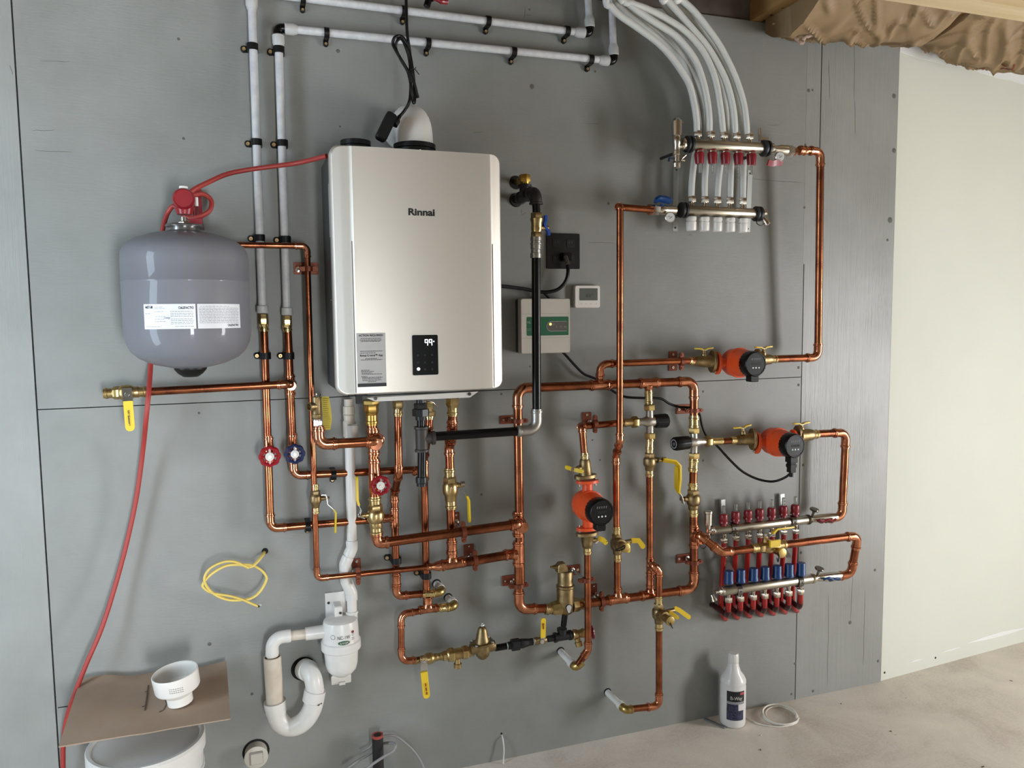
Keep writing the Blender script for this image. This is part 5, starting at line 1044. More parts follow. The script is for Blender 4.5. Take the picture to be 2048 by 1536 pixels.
mb = T.w(); mb.lathe([(0, .013), (.028, .013), (.03, .0165), (.04, .0165), (.041, .013)], W(1550, 1100, .145), OUT, 20); dcap = T.part('drain_cap', mb, mat('satin_brass', 'b49c62')); mb = T.w(); mb.tube(spline([W(1556, 1104, .186), W(1558, 1112, .19), W(1556, 1124, .19), W(1554, 1116, .19)], 4), .0018, 6); T.part('cap_strap', mb, black, dcap)
# ---- fill line at the bottom
fr_ = (W(1180, 1263, .07)-W(850, 1319, .07)).normalized()
T = run('copper loop from the lower brass elbow tee down left to the fill valve', [(878, 1216.5, .05), (802, 1228, .055), (803, 1323, .07), (842, 1319, .07)], r12*1.15, CP, ek={'all': dict(R=.022, s=.02)})
press_pair('bright adapter between the bottom tee and its brass elbow', (878, 1216, .054), (902, 1213.5, .06), r34)
press_pair('bright adapter between the upper brass elbow and its copper', (845, 1188, .052), (872, 1186, .054), r34)
T = Thing('ball_valve', 'bottom fill ball valve with long yellow lever hanging down', 'valve', W(850, 1318, .07), 'yellow-handled ball valves')
valve_body(T, (828, 1322, .07), (886, 1312, .07), r12*1.1, 1.9, 1.5, brass, stem=((849, 1318, .08), (849, 1321, .105), .006), mends=brass)
lever(T, [(848, 1322, .104), (848, 1335, .108), (848, 1346, .106)], [(848, 1344, .11), (853.5, 1396, .112)], RTV, .021, .0025, .006, nut=((849, 1323, .106), OUT, .0055), wy=.021)
MT = Matrix.Translation(W(852.5, 1378, .1165)) @ Matrix.Rotation(PI/2, 4, 'X'); mbx = MB(T.inv @ MT @ Matrix.Rotation(-PI/2+.1, 4, 'Z')); scribble(mbx, -.018, .018, 0, .004, 0); T.part('lever_print', mbx, mat('red_print', '8a3020', .5))
T = Thing('backflow_preventer', 'brass backflow preventer between the fill valve and pressure regulator', 'valve', W(905, 1310, .07)); a = W(884, 1312.5, .07); L_ = (W(946, 1302, .07)-a).length; u_ = L_/62
mb = T.w(); mb.lathe([(0, .010), (5*u_, .010)], a, fr_, 18); mb.hexn(a+fr_*2*u_, a+fr_*9*u_, .0165, PI/6); mb.lathe([(8*u_, .013), (12*u_, .016), (14*u_, .021)], a, fr_, 22); mb.hexn(a+fr_*12*u_, a+fr_*23*u_, .023, PI/6); mb.lathe([(22*u_, .017), (36*u_, .0175), (37*u_, .015), (44*u_, .015)], a, fr_, 24); mb.hexn(a+fr_*40*u_, a+fr_*51*u_, .022, PI/6); mb.lathe([(50*u_, .016), (57*u_, .015), (62*u_, .016)], a, fr_, 22)
mb.lathe([(0, .008), (.016, .009), (.017, .0125), (.03, .0125), (.032, .010)], W(915, 1310, .07)+V((0, 0, -.01)), -UPV, 20); T.part('body', mb, brass)
T = Thing('pressure_regulator', 'bell-topped bronze pressure regulator on the bottom fill line', 'regulator', W(966, 1295, .075)); p = W(965, 1296, .078); mb = T.w()
mb.lathe([(-.04, .0155), (-.03, .018), (.03, .018), (.04, .0155)], p+V((0, 0, .003)), fr_, 24); mb.lathe([(-.034, .0), (-.033, .012), (-.024, .02), (-.008, .024), (.01, .024), (.012, .028)], p, UPV, 30)
T.part('body', mb, bronze); mb = T.w(); q = MB(T.inv @ frame(p+V((0, 0, .016)), (1, 0, .1), (0, .05, 1))); q.rbox((0, 0, 0), (.070, .064, .007), .014, .001); mb.merge(q); fl = T.part('bonnet_flange', mb, bronze)
for sx_, sy_ in ((-1, -1), (1, -1), (1, 1), (-1, 1)): mb = T.w(); mb.lathe([(0, .0045), (.004, .004), (.0045, 0)], p+V((sx_*.026, sy_*.023, .019+sx_*.0022)), UPV, 10); T.part('screw', mb, zinc, fl)
mb = T.w(); mb.lathe([(0, .0235), (.008, .0215), (.04, .0145), (.046, .012), (.05, .007), (.05, 0)], p+V((0, 0, .019)), UPV, 30); T.part('bell', mb, bronze); mb = T.w(); mb.cyl(p+V((0, 0, .067)), p+V((0, 0, .082)), .0035); mb.hexn(p+V((0, 0, .071)), p+V((0, 0, .076)), .0075); T.part('adjusting_screw', mb, zinc)
T = Thing('iron_union', 'black iron union and nipples right of the pressure regulator', 'pipe fitting', W(1040, 1287, .07)); a = W(990, 1296, .07); L_ = (W(1078, 1281, .07)-a).length; u_ = L_/88; dx = (W(1078, 1281, .07)-a).normalized()
mb = T.w(); mb.lathe([(0, .0105), (26*u_, .0105)], a, dx, 20); T.part('nipple', mb, blackg); mb = T.w(); mb.lathe([(24*u_, .0125), (32*u_, .013), (33*u_, .020), (47*u_, .020), (48*u_, .015), (52*u_, .0165), (66*u_, .0125), (67*u_, .012), (75*u_, .012)], a, dx, 8); T.part('union', mb, mat('dark_iron', '262728')); mb = T.w(); mb.lathe([(22.5*u_, .0112), (24*u_, .0125)], a, dx, 18); mb.lathe([(75*u_, .0105), (77*u_, .0118), (78*u_, .0105)], a, dx, 18); T.part('tape_ring', mb, zinc)
T = Thing('ball_valve', 'slim ball valve on the black fill line, yellow lever pointing up', 'valve', W(1085, 1280, .07), 'yellow-handled ball valves'); mb = T.w(); a = W(1067, 1283, .07); mb.lathe([(0, .0095), (.004, .0125), (.014, .0125), (.02, .0105), (.03, .0125), (.038, .011), (.043, .0095)], a, dx, 20); mb.lathe([(0, .006), (.022, .005)], W(1083, 1281, .075), OUT, 12); T.part('valve_body', mb, bronze)
lever(T, [(1085, 1281, .097), (1086, 1272, .098)], [(1086, 1275, .1), (1087, 1236, .1)], RTV, .0145, .0025, .005, nut=((1084, 1283, .098), OUT, .008))
MT = Matrix.Translation(W(1086.5, 1253, .104)) @ Matrix.Rotation(PI/2, 4, 'X'); mbx = MB(T.inv @ MT); mbx.torus((0, .007, 0), (0, 0, 1), .0028, .0009, 14, 5); T.part('lever_print', mbx, mat('red_print', '8a3020')); mbx = MB(T.inv @ MT); mbx.box((.001, -.003, 0), (.0032, .012, .001)); T.part('lever_print', mbx, mat('red_print', '8a3020'))
T = Thing('iron_tee', 'black iron tee below the bronze air separator', 'pipe fitting', W(1125, 1273, .07)); mb = T.w(); a = W(1098, 1277, .07); mb.lathe([(0, .0105), (.026, .0105)], W(1095, 1278, .07), dx, 18); mb.lathe([(0, .0125), (.0005, .0165), (.008, .0165), (.009, .014), (.051, .014), (.052, .0165), (.060, .0165)], W(1108, 1275.5, .07), dx, 24); c_ = W(1124, 1273, .07); mb.lathe([(0, .014), (.018, .014), (.019, .0165), (.027, .0165)], c_, UPV, 24); T.part('tee', mb, mat('dark_iron', '262728'))
T = Thing('drain_valve', 'brass boiler drain with a red wheel half hidden behind the pump pipe', 'valve', W(1160, 1268, .07)); mb = T.w(); a = W(1143, 1270, .07); mb.lathe([(0, .0105), (.006, .0165), (.018, .0165), (.022, .013), (.034, .013), (.04, .016), (.046, .013)], a, dx, 22); mb.lathe([(0, .010), (.018, .0095), (.019, .0125), (.034, .012)], W(1153, 1272, .07), V((.2, -.25, -1)), 18); mb.cyl(W(1160, 1268, .07), W(1184, 1265, .07), .005); T.part('valve_body', mb, brass); handwheel(T, W(1184, 1264, .07), .021, redp, out=(1, -.15, .1))
# ================================================================ MANIFOLDS
TB = 'white tubes curving up from the upper manifolds'
def bar_manifold(label, a, b, r, kind, ring=True):
    T = Thing('radiant_manifold', label, 'manifold', W(*a)); A, B = W(*a), W(*b); d = (B-A).normalized(); L = (B-A).length; mb = T.w()
    mb.lathe([(0, r*.93), (.002, r), (L-.002, r), (L, r*.93)], A, d, 32); T.part('manifold_bar', mb, steelm); return T, A, B, d
def outlet(T, base, d, top, r=.009, nm='tube_fitting'):
    """compression fitting standing on the bar"""
    base, top = (q if isinstance(q, V) else W(*q) for q in (base, top)); ax = (top-base).normalized(); L = (top-base).length; mb = T.w()
    mb.lathe([(-.006, r*.9), (0, r*.95), (L*.25, r*.7), (L*.38, r*.72), (L*.4, r*1.15)], base, ax, 20); mb.hexn(base+ax*L*.38, top, r*1.5, PI/6); return T.part(nm, mb, nickel)
# ---- upper pair
ud_, ld_ = .13, .085; rbar = 11/ppm(W(1450, 293, ud_)); blackr = mat('black_rubber', '18181a', .45)
T, A, B, d = bar_manifold('upper supply manifold bar with five red flow meters beneath', (1385, 289, ud_), (1524, 296.5, ud_), rbar, 'red')
for q, s in ((A, -1), (B, 1)):
    mb = T.w(); mb.lathe([(0, rbar*1.1), (.004, rbar*1.5), (.010, rbar*1.5), (.013, rbar*1.15), (.016, rbar*1.15), (.018, rbar*1.45), (.023, rbar*1.45), (.025, rbar)], q, d*s, 28); T.part('rubber_ring', mb, blackr)
    mb = T.w(); mb.lathe([(.02, rbar*.8), (.03, rbar*1.05), (.038, rbar*1.05), (.04, rbar*.7)], q, d*s, 28); T.part('end_union', mb, nickel)
FX = [(1398.5, 1396, 0), (1424.5, 1422, 0), (1450.5, 1448, 1), (1476.5, 1473.5, 2), (1502.5, 1499, 3)]
for i, (x, xt, dy) in enumerate(FX):
    y0 = 302+dy; mb = T.w(); p0 = W(x, y0, ud_+.002); s_ = 1/ppm(p0); mb.lathe([(-.004, 8*s_), (2*s_, 8*s_), (3*s_, 9.3*s_), (8*s_, 10*s_), (22*s_, 8.6*s_), (25*s_, 8.2*s_), (25*s_, 6*s_)], p0, W(x+.8, y0+30, ud_+.002)-p0, 26); fm = T.part('flow_meter', mb, redp, label='red flow meter with clear stem')
    mb = T.w(); mb.lathe([(0, 8.2*s_), (4*s_, 8.2*s_)], p0, W(x+.8, y0+30, ud_+.002)-p0, 24); T.part('collar', mb, nickel, fm)
    mb = T.w(); mb.lathe([(24*s_, 3.4*s_), (42*s_, 3.2*s_), (43*s_, 2.4*s_)], p0, W(x+1.5, y0+30, ud_+.002)-p0, 16); T.part('clear_stem', mb, mat('clear_plastic', 'cfd0c8', .08, trans=.85), fm)
    outlet(T, (xt, 281+i*1.2, ud_), d, (xt, 262+i*1.4, ud_))
mb = T.w(); mb.box(W(1527, 279, ud_-.01), (.03, .012, .012)); mb.cyl(W(1521, 281, ud_-.01), W(1519, 257, ud_-.01), .005); mb.cyl(W(1533, 282, ud_-.01), W(1528, 300, ud_-.01), .005); T.part('bleed_valve', mb, nickel)
T = Thing('air_vent', 'nickel automatic air vent standing at the left end of the upper supply manifold', 'air vent', W(1354, 330, ud_)); mb = T.w(); b0 = W(1353, 331, ud_); s_ = 1/ppm(b0); ax = UPV
mb.lathe([(-6*s_, 6*s_), (-4*s_, 8.5*s_), (4*s_, 9*s_), (8*s_, 6*s_), (20*s_, 6.2*s_), (21*s_, 7.8*s_), (28*s_, 7.8*s_), (29*s_, 6.8*s_), (40*s_, 6.8*s_), (42*s_, 8*s_), (54*s_, 8.4*s_), (56*s_, 7.4*s_), (58*s_, 10.2*s_), (86*s_, 10.4*s_), (88*s_, 9*s_), (92*s_, 6*s_)], b0, ax, 26); T.part('vent_body', mb, nickel)
mb = T.w(); mb.cyl(W(1351, 245, ud_), W(1351, 238, ud_), .0045); mb.cyl(W(1361, 246, ud_), W(1361, 240, ud_), .005); mb.box(W(1357, 246, ud_), (.024, .02, .006)); T.part('vent_cap', mb, nickel); mb = T.w(); mb.lathe([(0, .009), (.02, .008), (.03, .011), (.035, .011)], W(1355, 292, ud_), (1, .0, -.0), 20); T.part('side_union', mb, nickel)
mb = T.w(); mb.cyl(W(1361, 319, ud_), W(1371, 310, ud_), .0042); mb.cyl(W(1361, 319, ud_), W(1369, 321, ud_), .005); T.part('drain_spout', mb, nickel); mb = T.w(); ribbon(mb, [(1346, 316, ud_), (1339, 316, ud_), (1338, 323, ud_)], .012, .004, OUT); T.part('drain_lever', mb, mat('navy_plastic', '1a2a4c'))
T, A, B, d = bar_manifold('upper return manifold bar with five white round caps beneath', (1373, 420.5, ld_), (1509, 427.5, ld_), rbar*.97, 'white')
for q, s in ((A, -1), (B, 1)): mb = T.w(); mb.lathe([(0, rbar*1.1), (.003, rbar*1.42), (.009, rbar*1.42), (.012, rbar*1.12), (.015, rbar*1.4), (.022, rbar*1.4), (.025, rbar)], q, d*s, 28); T.part('rubber_ring', mb, blackr)
LX = [(1382.5, 1384.5), (1408.5, 1410), (1434, 1435), (1460, 1460), (1485.5, 1485.5)]
for i, (x, xt) in enumerate(LX):
    y0 = 435+i*.9; p0 = W(x, y0, ld_+.004); s_ = 1/ppm(p0); mb = T.w(); mb.lathe([(-.003, 9*s_), (0, 10.3*s_), (5*s_, 10.3*s_), (6*s_, 9.2*s_), (8*s_, 9.2*s_), (9*s_, 10.2*s_), (24*s_, 10*s_), (26*s_, 9*s_), (26*s_, 0)], p0, W(x, y0+30, ld_+.004)-p0, 30); T.part('valve_cap', mb, white)
    outlet(T, (xt, 412+i*1.1, ld_), d, (xt, 392.5+i*1.1, ld_))
mb = T.w(); mb.lathe([(0, .008), (.02, .008), (.021, .011), (.03, .011)], W(1515, 427, ld_), (1, -.1, .1), 18); mb.lathe([(0, .008), (.012, .011), (.026, .011), (.028, .007)], W(1527, 436, ld_+.01), (.35, -.3, -.8), 18); T.part('drain_cock', mb, nickel)
mb = T.w(); mb.tube(spline([W(1513, 436, ld_+.01), W(1514, 447, ld_+.02), W(1522, 451, ld_+.02), W(1529, 447, ld_+.02)], 5), .0016, 6); T.part('cap_strap', mb, black)
BK = 'steel strap brackets carrying the manifolds'
for lb, xa, ya, xb, yb in (('left upright galvanised strap of the upper manifolds', 1352.5, 333, 1350, 462), ('right upright galvanised strap of the upper manifolds', 1500, 341, 1495, 464)):
    T = Thing('manifold_bracket', lb, 'bracket', W(xb, yb, .03), BK); mb = T.w(); ribbon(mb, [W(xa, ya, .03), W(xb, yb, .03)], 11/ppm(W(xa, ya, .03)), .003, RTV, taper=False); st = T.part('strap', mb, zinc)
    for yy in (.05, .72, .95): p = W(xa, ya, .03).lerp(W(xb, yb, .03), yy); mb = T.w(); mb.lathe([(0, .0035), (.0012, .0035)], p+V((0, -.0012, 0)), OUT, 12); T.part('hole', mb, mat('hole_dark', '33302e'), st)
    for yc, dd in ((ya+5-40, ud_), (425, ld_)):
        p = W(xb+1, yc+8, dd-.012); mb = T.w(); mb.cyl(V((p.x, -.028, p.z)), V((p.x, -dd+.005, p.z)), .005); T.part('standoff', mb, blackr, st)
# manifold isolation valves
GV = 'manifold shut-off valves with round gauges'
T = Thing('manifold_valve', 'shut-off valve with red handle and round gauge right of the upper supply bar', 'valve', W(1545, 297, .125), GV); mb = T.w(); a, b = W(1538, 297.5, .127), W(1592, 303, .12); d = (b-a).normalized(); L = (b-a).length
mb.lathe([(0, .010), (.006, .0125), (L*.25, .012), (L*.4, .017), (L*.62, .0175), (L*.64, .0155)], a, d, 24); mb.hexn(a+d*L*.62, a+d*L*.86, .019, PI/6); T.part('valve_body', mb, nickel); mb = T.w(); mb.hexn(a+d*L*.84, b, .0145, PI/6); T.part('copper_adapter', mb, copfit)
mb = T.w(); ribbon(mb, [(1536, 325, .15), (1545, 327, .15), (1553, 325, .15), (1565, 326, .15)], .019, .007, V((0, -.3, 1)), smooth=True); T.part('handle', mb, mat('red_handle', '8a1a24', .35))
def gauge(T, x, y, d, r=.0165):
    mb = T.w(); p = W(x, y, d); o = V((-.25, -1, .0)).normalized(); mb.lathe([(-.02, .005), (-.01, .006), (-.009, r*.9), (-.008, r), (0, r), (.001, r*.93), (0, r*.9), (0, 0)], p, o, 28); g = T.part('gauge', mb, nickel); mb = T.w(); mb.lathe([(.0003, r*.88), (.0006, r*.88)], p, o, 26); T.part('gauge_face', mb, mat('gauge_white', 'd2d1ce', .3), g); mb = T.w(); f = frame(p+o*.001, o.cross(UPV)*-1, o); q = MB(T.inv @ f); q.box((.002, -.001, 0), (.011, .0012, .0004), Matrix.Rotation(.6, 3, 'Z')); q.box((-.004, .003, 0), (.006, .0012, .0004)); mb.merge(q); T.part('needle', mb, blackt, g)
gauge(T, 1560.5, 313, .155)
T = Thing('manifold_valve', 'shut-off valve with blue handle and round gauge left of the upper return bar', 'valve', W(1330, 420, .1), GV); mb = T.w(); a, b = W(1352, 420, .088), W(1296, 419.5, .1); d = (b-a).normalized(); L = (b-a).length
mb.lathe([(0, .010), (.004, .0135), (.012, .0135), (L*.3, .0125), (L*.4, .016), (L*.62, .016), (L*.64, .0145)], a, d, 24); mb.hexn(a+d*L*.62, a+d*L*.84, .0165, PI/6); T.part('valve_body', mb, nickel); mb = T.w(); mb.hexn(a+d*L*.84, b, .017, PI/6); T.part('copper_adapter', mb, copfit)
mb = T.w(); mb.cyl(W(1324, 417, .1), W(1324, 407, .1), .006); ribbon(mb, [(1310, 402, .1), (1318, 397, .1), (1330, 399, .1), (1343, 403, .1)], .022, .009, V((0, -.8, .6))); T.part('handle', mb, bluep); gauge(T, 1340.5, 434.5, .12)
# ---- white tubes (five in front to the supply bar, five behind to the return bar)
z4 = lambda pts, d0, d1: [W(1180+x/4.8, y/4.8, d0+(d1-d0)*i/(len(pts)-1)) for i, (x, y) in enumerate(pts)]
U_ = [[(1025, 1262), (1022, 1150), (1000, 1000), (960, 830), (890, 700), (780, 545), (650, 410), (450, 260), (290, 150), (200, 60), (150, -40)],
      [(1145, 1262), (1145, 1150), (1130, 1000), (1090, 800), (1020, 600), (920, 450), (790, 320), (600, 200), (440, 90), (340, 0), (290, -60)],
      [(1275, 1270), (1265, 1150), (1245, 1000), (1215, 820), (1160, 640), (1060, 460), (900, 290), (700, 160), (520, 75), (400, 30), (310, -60)],
      [(1390, 1278), (1388, 1180), (1370, 1020), (1320, 820), (1240, 640), (1120, 440), (960, 250), (830, 100), (740, 0), (690, -50)],
      [(1505, 1285), (1500, 1180), (1475, 1000), (1420, 810), (1350, 640), (1240, 430), (1120, 260), (1000, 110), (880, 0), (810, -50)]]
UL = ['leftmost of the front white tubes rising from the upper supply manifold', 'second from left of the front white tubes on the upper supply manifold', 'middle one of the front white tubes on the upper supply manifold', 'fourth from left of the front white tubes on the upper supply manifold', 'rightmost of the front white tubes on the upper supply manifold']
rt_ = 6.6/ppm(W(1400, 150, .13))
for lb, pts in zip(UL, U_):
    P = z4(pts, ud_+.0, ud_+.05); e = P[-1]; P += [e+V((-.03, -.06, .08)), e+V((-.05, -.16, .16))] if 0 else [V((e.x-.02, e.y-.05, 2.60)), V((e.x-.06, e.y-.14, 2.67))]
    mb = MB(); mb.tube(spline(P, 5), rt_, 14); o = single('white_tube', mb, pex, lb, 'tube', TB, angle=60)
L_ = [[(525/5.12*4.8, 0)]]
LB = [[(1382.5, 393), (1384, 360), (1389, 315), (1396, 268), (1396, 240), (1386, 185), (1368, 130), (1338, 95), (1300, 62), (1262, 30), (1240, 10), (1228, -15)],
      [(1409, 393), (1409.5, 360), (1412, 315), (1413, 270), (1409, 220), (1398, 175), (1375, 128), (1350, 96), (1315, 62), (1277, 32), (1250, 8), (1238, -14)],
      [(1434.5, 394), (1437, 360), (1443, 315), (1452, 268), (1451, 220), (1443, 175), (1427, 130), (1402, 95), (1365, 62), (1322, 38), (1280, 18), (1250, -12)],
      [(1460, 395), (1461, 360), (1462, 315), (1461, 268), (1460, 225), (1452, 185), (1440, 145), (1418, 108), (1385, 70), (1350, 35), (1322, -10)],
      [(1485.5, 396), (1486, 360), (1487, 315), (1487, 268), (1481, 225), (1472, 180), (1457, 138), (1434, 98), (1406, 62), (1378, 30), (1350, -8)]]
LL = ['leftmost of the rear white tubes, reaching down to the upper return manifold', 'second from left of the rear white tubes on the upper return manifold', 'middle one of the rear white tubes on the upper return manifold', 'fourth from left of the rear white tubes on the upper return manifold', 'rightmost of the rear white tubes on the upper return manifold']
for lb, pts in zip(LL, LB):
    n = len(pts); P = [W(x, y, ld_ if i < 2 else (.078 if i < 5 else .078+(i-4)*.012)) for i, (x, y) in enumerate(pts)]; e = P[-1]; P += [V((e.x-.03, e.y-.03, 2.58)), V((e.x-.06, e.y-.1, 2.67))]
    mb = MB(); mb.tube(spline(P, 5), rt_, 14); single('white_tube', mb, pex, lb, 'tube', TB, angle=60)
# ---- lower pair
sd_, rd_ = .075, .12
rb2 = 9/ppm(W(1520, 1050, sd_))
T, A, B, d = bar_manifold('lower supply manifold bar with seven red flow meters on top', (1427, 1061, sd_), (1613, 1039.5, sd_), rb2, 'red')
mb = T.w(); mb.lathe([(0, rb2*.7), (-.006, rb2*1.12), (-.012, rb2*1.12), (-.014, rb2*.9), (-.02, rb2*.9), (-.022, rb2*.75), (-.04, rb2*.7)], A+d*.006, d, 26) if 0 else mb.lathe([(0, rb2*1.08), (.005, rb2*1.08), (.007, rb2*.9), (.011, rb2*1.0), (.014, rb2*.75), (.024, rb2*.7)], A, -d, 26); T.part('end_cap', mb, nickel)
mb = T.w(); mb.lathe([(0, rb2*1.02), (.003, rb2*1.15), (.010, rb2*1.15), (.012, rb2*.85), (.02, rb2*.85)], B, d, 26); T.part('end_union', mb, mat('dark_nickel', '6f6a60', .3, 1))
FM7 = [(1447, 1037), (1471, 1032), (1495.7, 1029), (1519, 1026.5), (1543, 1024.5), (1566.5, 1020.5), (1590, 1018.5)]
for i, (x, y) in enumerate(FM7):
    p0 = W(x, y+12, sd_); s_ = 1/ppm(p0); mb = T.w(); mb.lathe([(-.004, 6*s_), (2*s_, 6*s_), (3*s_, 9*s_), (6*s_, 9*s_), (8*s_, 7.8*s_), (14*s_, 8.8*s_), (20*s_, 8*s_), (22*s_, 6*s_)], p0, UPV, 24); fm = T.part('flow_meter', mb, redp, label='red flow meter with clear stem'); mb = T.w(); mb.lathe([(21*s_, 3.6*s_), (37*s_, 3.4*s_), (38*s_, 2.4*s_)], p0, UPV, 14); T.part('clear_stem', mb, mat('clear_plastic', 'cfd0c8', .08, trans=.85), fm)
    outlet(T, (x+.8, y+34, sd_), d, (x+.8, y+48, sd_), .0085)
T = Thing('drain_fitting', 'nickel drain tower at the left end of the lower supply manifold', 'drain', W(1415, 1030, sd_)); mb = T.w(); b0 = W(1416, 1078, sd_); s_ = 1/ppm(b0); mb.lathe([(0, 5*s_), (8*s_, 6*s_), (9*s_, 4.5*s_), (28*s_, 5.5*s_), (29*s_, 7.5*s_), (52*s_, 8*s_), (53*s_, 9*s_), (57*s_, 9*s_), (58*s_, 7*s_)], b0, UPV, 22); T.part('tower', mb, nickel); mb = T.w(); mb.tube(spline([W(1403, 1085, sd_+.01), W(1401, 1092, sd_+.015), (W(1407, 1097, sd_+.015)), W(1412, 1093, sd_+.012)], 5), .0016, 6); T.part('cap_strap', mb, black)
T, A, B, d = bar_manifold('lower return manifold bar with seven blue round caps on top', (1446, 1182, rd_), (1622, 1157.5, rd_), rb2*1.03, 'blue')
mb = T.w(); mb.lathe([(0, rb2*1.0), (.006, rb2*1.0), (.008, rb2*.75), (.014, rb2*.8), (.018, rb2*.45), (.032, rb2*.42)], A, -d, 24); T.part('end_cap', mb, nickel); mb = T.w(); mb.lathe([(0, .007), (.012, .0075), (.013, .011), (.022, .011), (.023, .008)], W(1424, 1190, rd_+.006), (.15, -.5, -.85), 18); T.part('drain_cock', mb, nickel)
mb = T.w(); mb.lathe([(0, rb2*1.02), (.003, rb2*1.12), (.010, rb2*1.12), (.012, rb2*.8), (.02, rb2*.8)], B, d, 26); T.part('end_union', mb, nickel)
BC = [(1457.5, 1153), (1481.5, 1150.5), (1507, 1147.5), (1530, 1145), (1554, 1142.3), (1578, 1139.5), (1601.7, 1136.8)]
for i, (x, y) in enumerate(BC):
    p0 = W(x, y+14, rd_); s_ = 1/ppm(p0); mb = T.w(); mb.lathe([(0, 8*s_), (1*s_, 9.8*s_), (6*s_, 9.6*s_), (8*s_, 8.8*s_), (24*s_, 8.8*s_), (26*s_, 8.2*s_), (26.5*s_, 0)], p0, UPV, 26); T.part('valve_cap', mb, bluep)
    outlet(T, (x-.5, y+35, rd_), d, (x-.5, y+51, rd_), .009)
for lb, a, m_, c_, e_ in (('left steel strap stepping between the lower manifolds', (1446, 999), (1464, 1056), (1452, 1128), (1475, 1180)), ('right steel strap stepping between the lower manifolds', (1564.5, 988), (1583, 1042), (1567, 1102), (1597, 1162))):
    T = Thing('manifold_bracket', lb, 'bracket', W(*a, .01), BK); k_ = 1/ppm(W(*m_, .09)); mb = T.w(); ribbon(mb, [W(a[0], a[1], .012), W(a[0]+.5, a[1]+22, .012), W(a[0]+3, a[1]+52, .014), W(a[0]+2, a[1]+95, .014), W(c_[0]-3, c_[1]-12, .02), W(c_[0]+4, c_[1], .055), W(c_[0]+12, c_[1]+14, .09)], 10*k_, .003, RTV, taper=False); T.part('strap', mb, zinc)
    for q, dd in ((m_, sd_), (e_, rd_)): mb = T.w(); p = W(*q, dd); f = frame(p+V((0, -rb2*1.1, 0))); R = rb2*1.1; n = 12; path = [p+V((0, R*1.4, R))]+[p+V((0, -math.sin(PI*i/n)*R*1.06, math.cos(PI*i/n)*R*1.12)) for i in range(n+1)]+[p+V((0, R*1.4, -R))]; ribbon(mb, path, 11*k_, .0025, RTV, taper=False); cl = T.part('clamp', mb, mat('dark_chrome', '83817c', .18, 1)); mb = T.w(); mb.lathe([(0, .0035), (.0012, .0035)], p+V((0, -R*1.1, 0)), OUT, 10); T.part('hole', mb, mat('hole_dark', '33302e'), cl)
T = Thing('manifold_valve', 'shut-off valve with red butterfly handle right of the lower supply bar', 'valve', W(1625, 1035, .08), GV); mb = T.w(); a, b = W(1618, 1038.5, .078), W(1672, 1034, .086); d = (b-a).normalized(); L = (b-a).length; mb.lathe([(0, .012), (.008, .011), (.02, .0125), (L*.4, .0155), (L*.8, .0165), (L, .0145)], a, d, 22); T.part('valve_body', mb, nickel)
mb = T.w(); mb.lathe([(0, .0045), (.016, .0045), (.022, .015), (.026, .0165), (.029, .015), (.029, 0)], W(1625, 1032, .08), (.1, -.25, 1), 20); T.part('gauge', mb, mat('dark_nickel', '6f6a60'))
mb = T.w(); ribbon(mb, [(1637, 1040, .11), (1646, 1044, .112), (1655, 1040, .112), (1663, 1043, .112), (1672, 1038, .11)], .017, .007, V((0, -.8, .5)), smooth=True); T.part('handle', mb, redp)
T = Thing('manifold_valve', 'shut-off valve with blue butterfly handle right of the lower return bar', 'valve', W(1635, 1152, .11), GV); mb = T.w(); a, b = W(1626, 1156.5, .118), W(1682, 1151, .11); d = (b-a).normalized(); L = (b-a).length; mb.lathe([(0, .012), (.008, .013), (.016, .0105), (.024, .0125), (L*.4, .0155), (L*.78, .0165), (L, .0145)], a, d, 22); T.part('valve_body', mb, nickel)
mb = T.w(); mb.lathe([(0, .0045), (.016, .0045), (.022, .015), (.026, .0165), (.029, .015), (.029, 0)], W(1635, 1150, .118), (.1, -.25, 1), 20); T.part('gauge', mb, mat('dark_nickel', '6f6a60'))
mb = T.w(); ribbon(mb, [(1648, 1159, .14), (1657, 1156, .142), (1664, 1160, .142), (1671, 1157, .142), (1680, 1159, .14)], .017, .007, V((0, -.8, .5)), smooth=True); T.part('handle', mb, bluep)
# red tubes
RTG = 'red tubes at the lower manifolds'; rr_ = 4.9/ppm(W(1500, 1120, .06)); ordn = ['leftmost', 'second from left', 'third from left', 'fourth from left', 'fifth from left', 'sixth from left', 'rightmost']
for i, (x, y) in enumerate(FM7):
    xb, yb = BC[i]; mb = MB(); mb.tube(spline([W(x+.8, y+42, sd_), W(x+.5, y+70, sd_-.01), W(x-2, y+110, .05), W(x-4, y+150, .05), W(x-5, yb+55, .046), W(x-2, yb+78, .03), W(x+4, yb+85, .0)], 6), rr_, 12)
    single('red_tube', mb, redpex, '%s red tube hanging from the lower supply manifold' % ordn[i], 'tube', RTG, angle=60)
    T = Thing('red_tube', '%s short red tube curling back under the lower return manifold' % ordn[i], 'tube', W(xb, yb+50, rd_), RTG); mb = T.w(); mb.tube(spline([W(xb-.5, yb+46, rd_), W(xb-1, yb+66, rd_), W(xb-2, yb+74, rd_-.008)], 5), rr_*1.1, 12); T.part('tube', mb, redpex)
    mb = T.w(); mb.tube(spline([W(xb-1, yb+64, rd_), W(xb-2, yb+73, rd_-.006), W(xb-6, yb+76, rd_-.03), W(xb-24, yb+62, .04), W(xb-34, yb+56, .0)], 6), rr_*1.16, 12); T.part('bend_support', mb, mat('dark_red_sleeve', '3a1012', .35), label='dark bend sleeve')

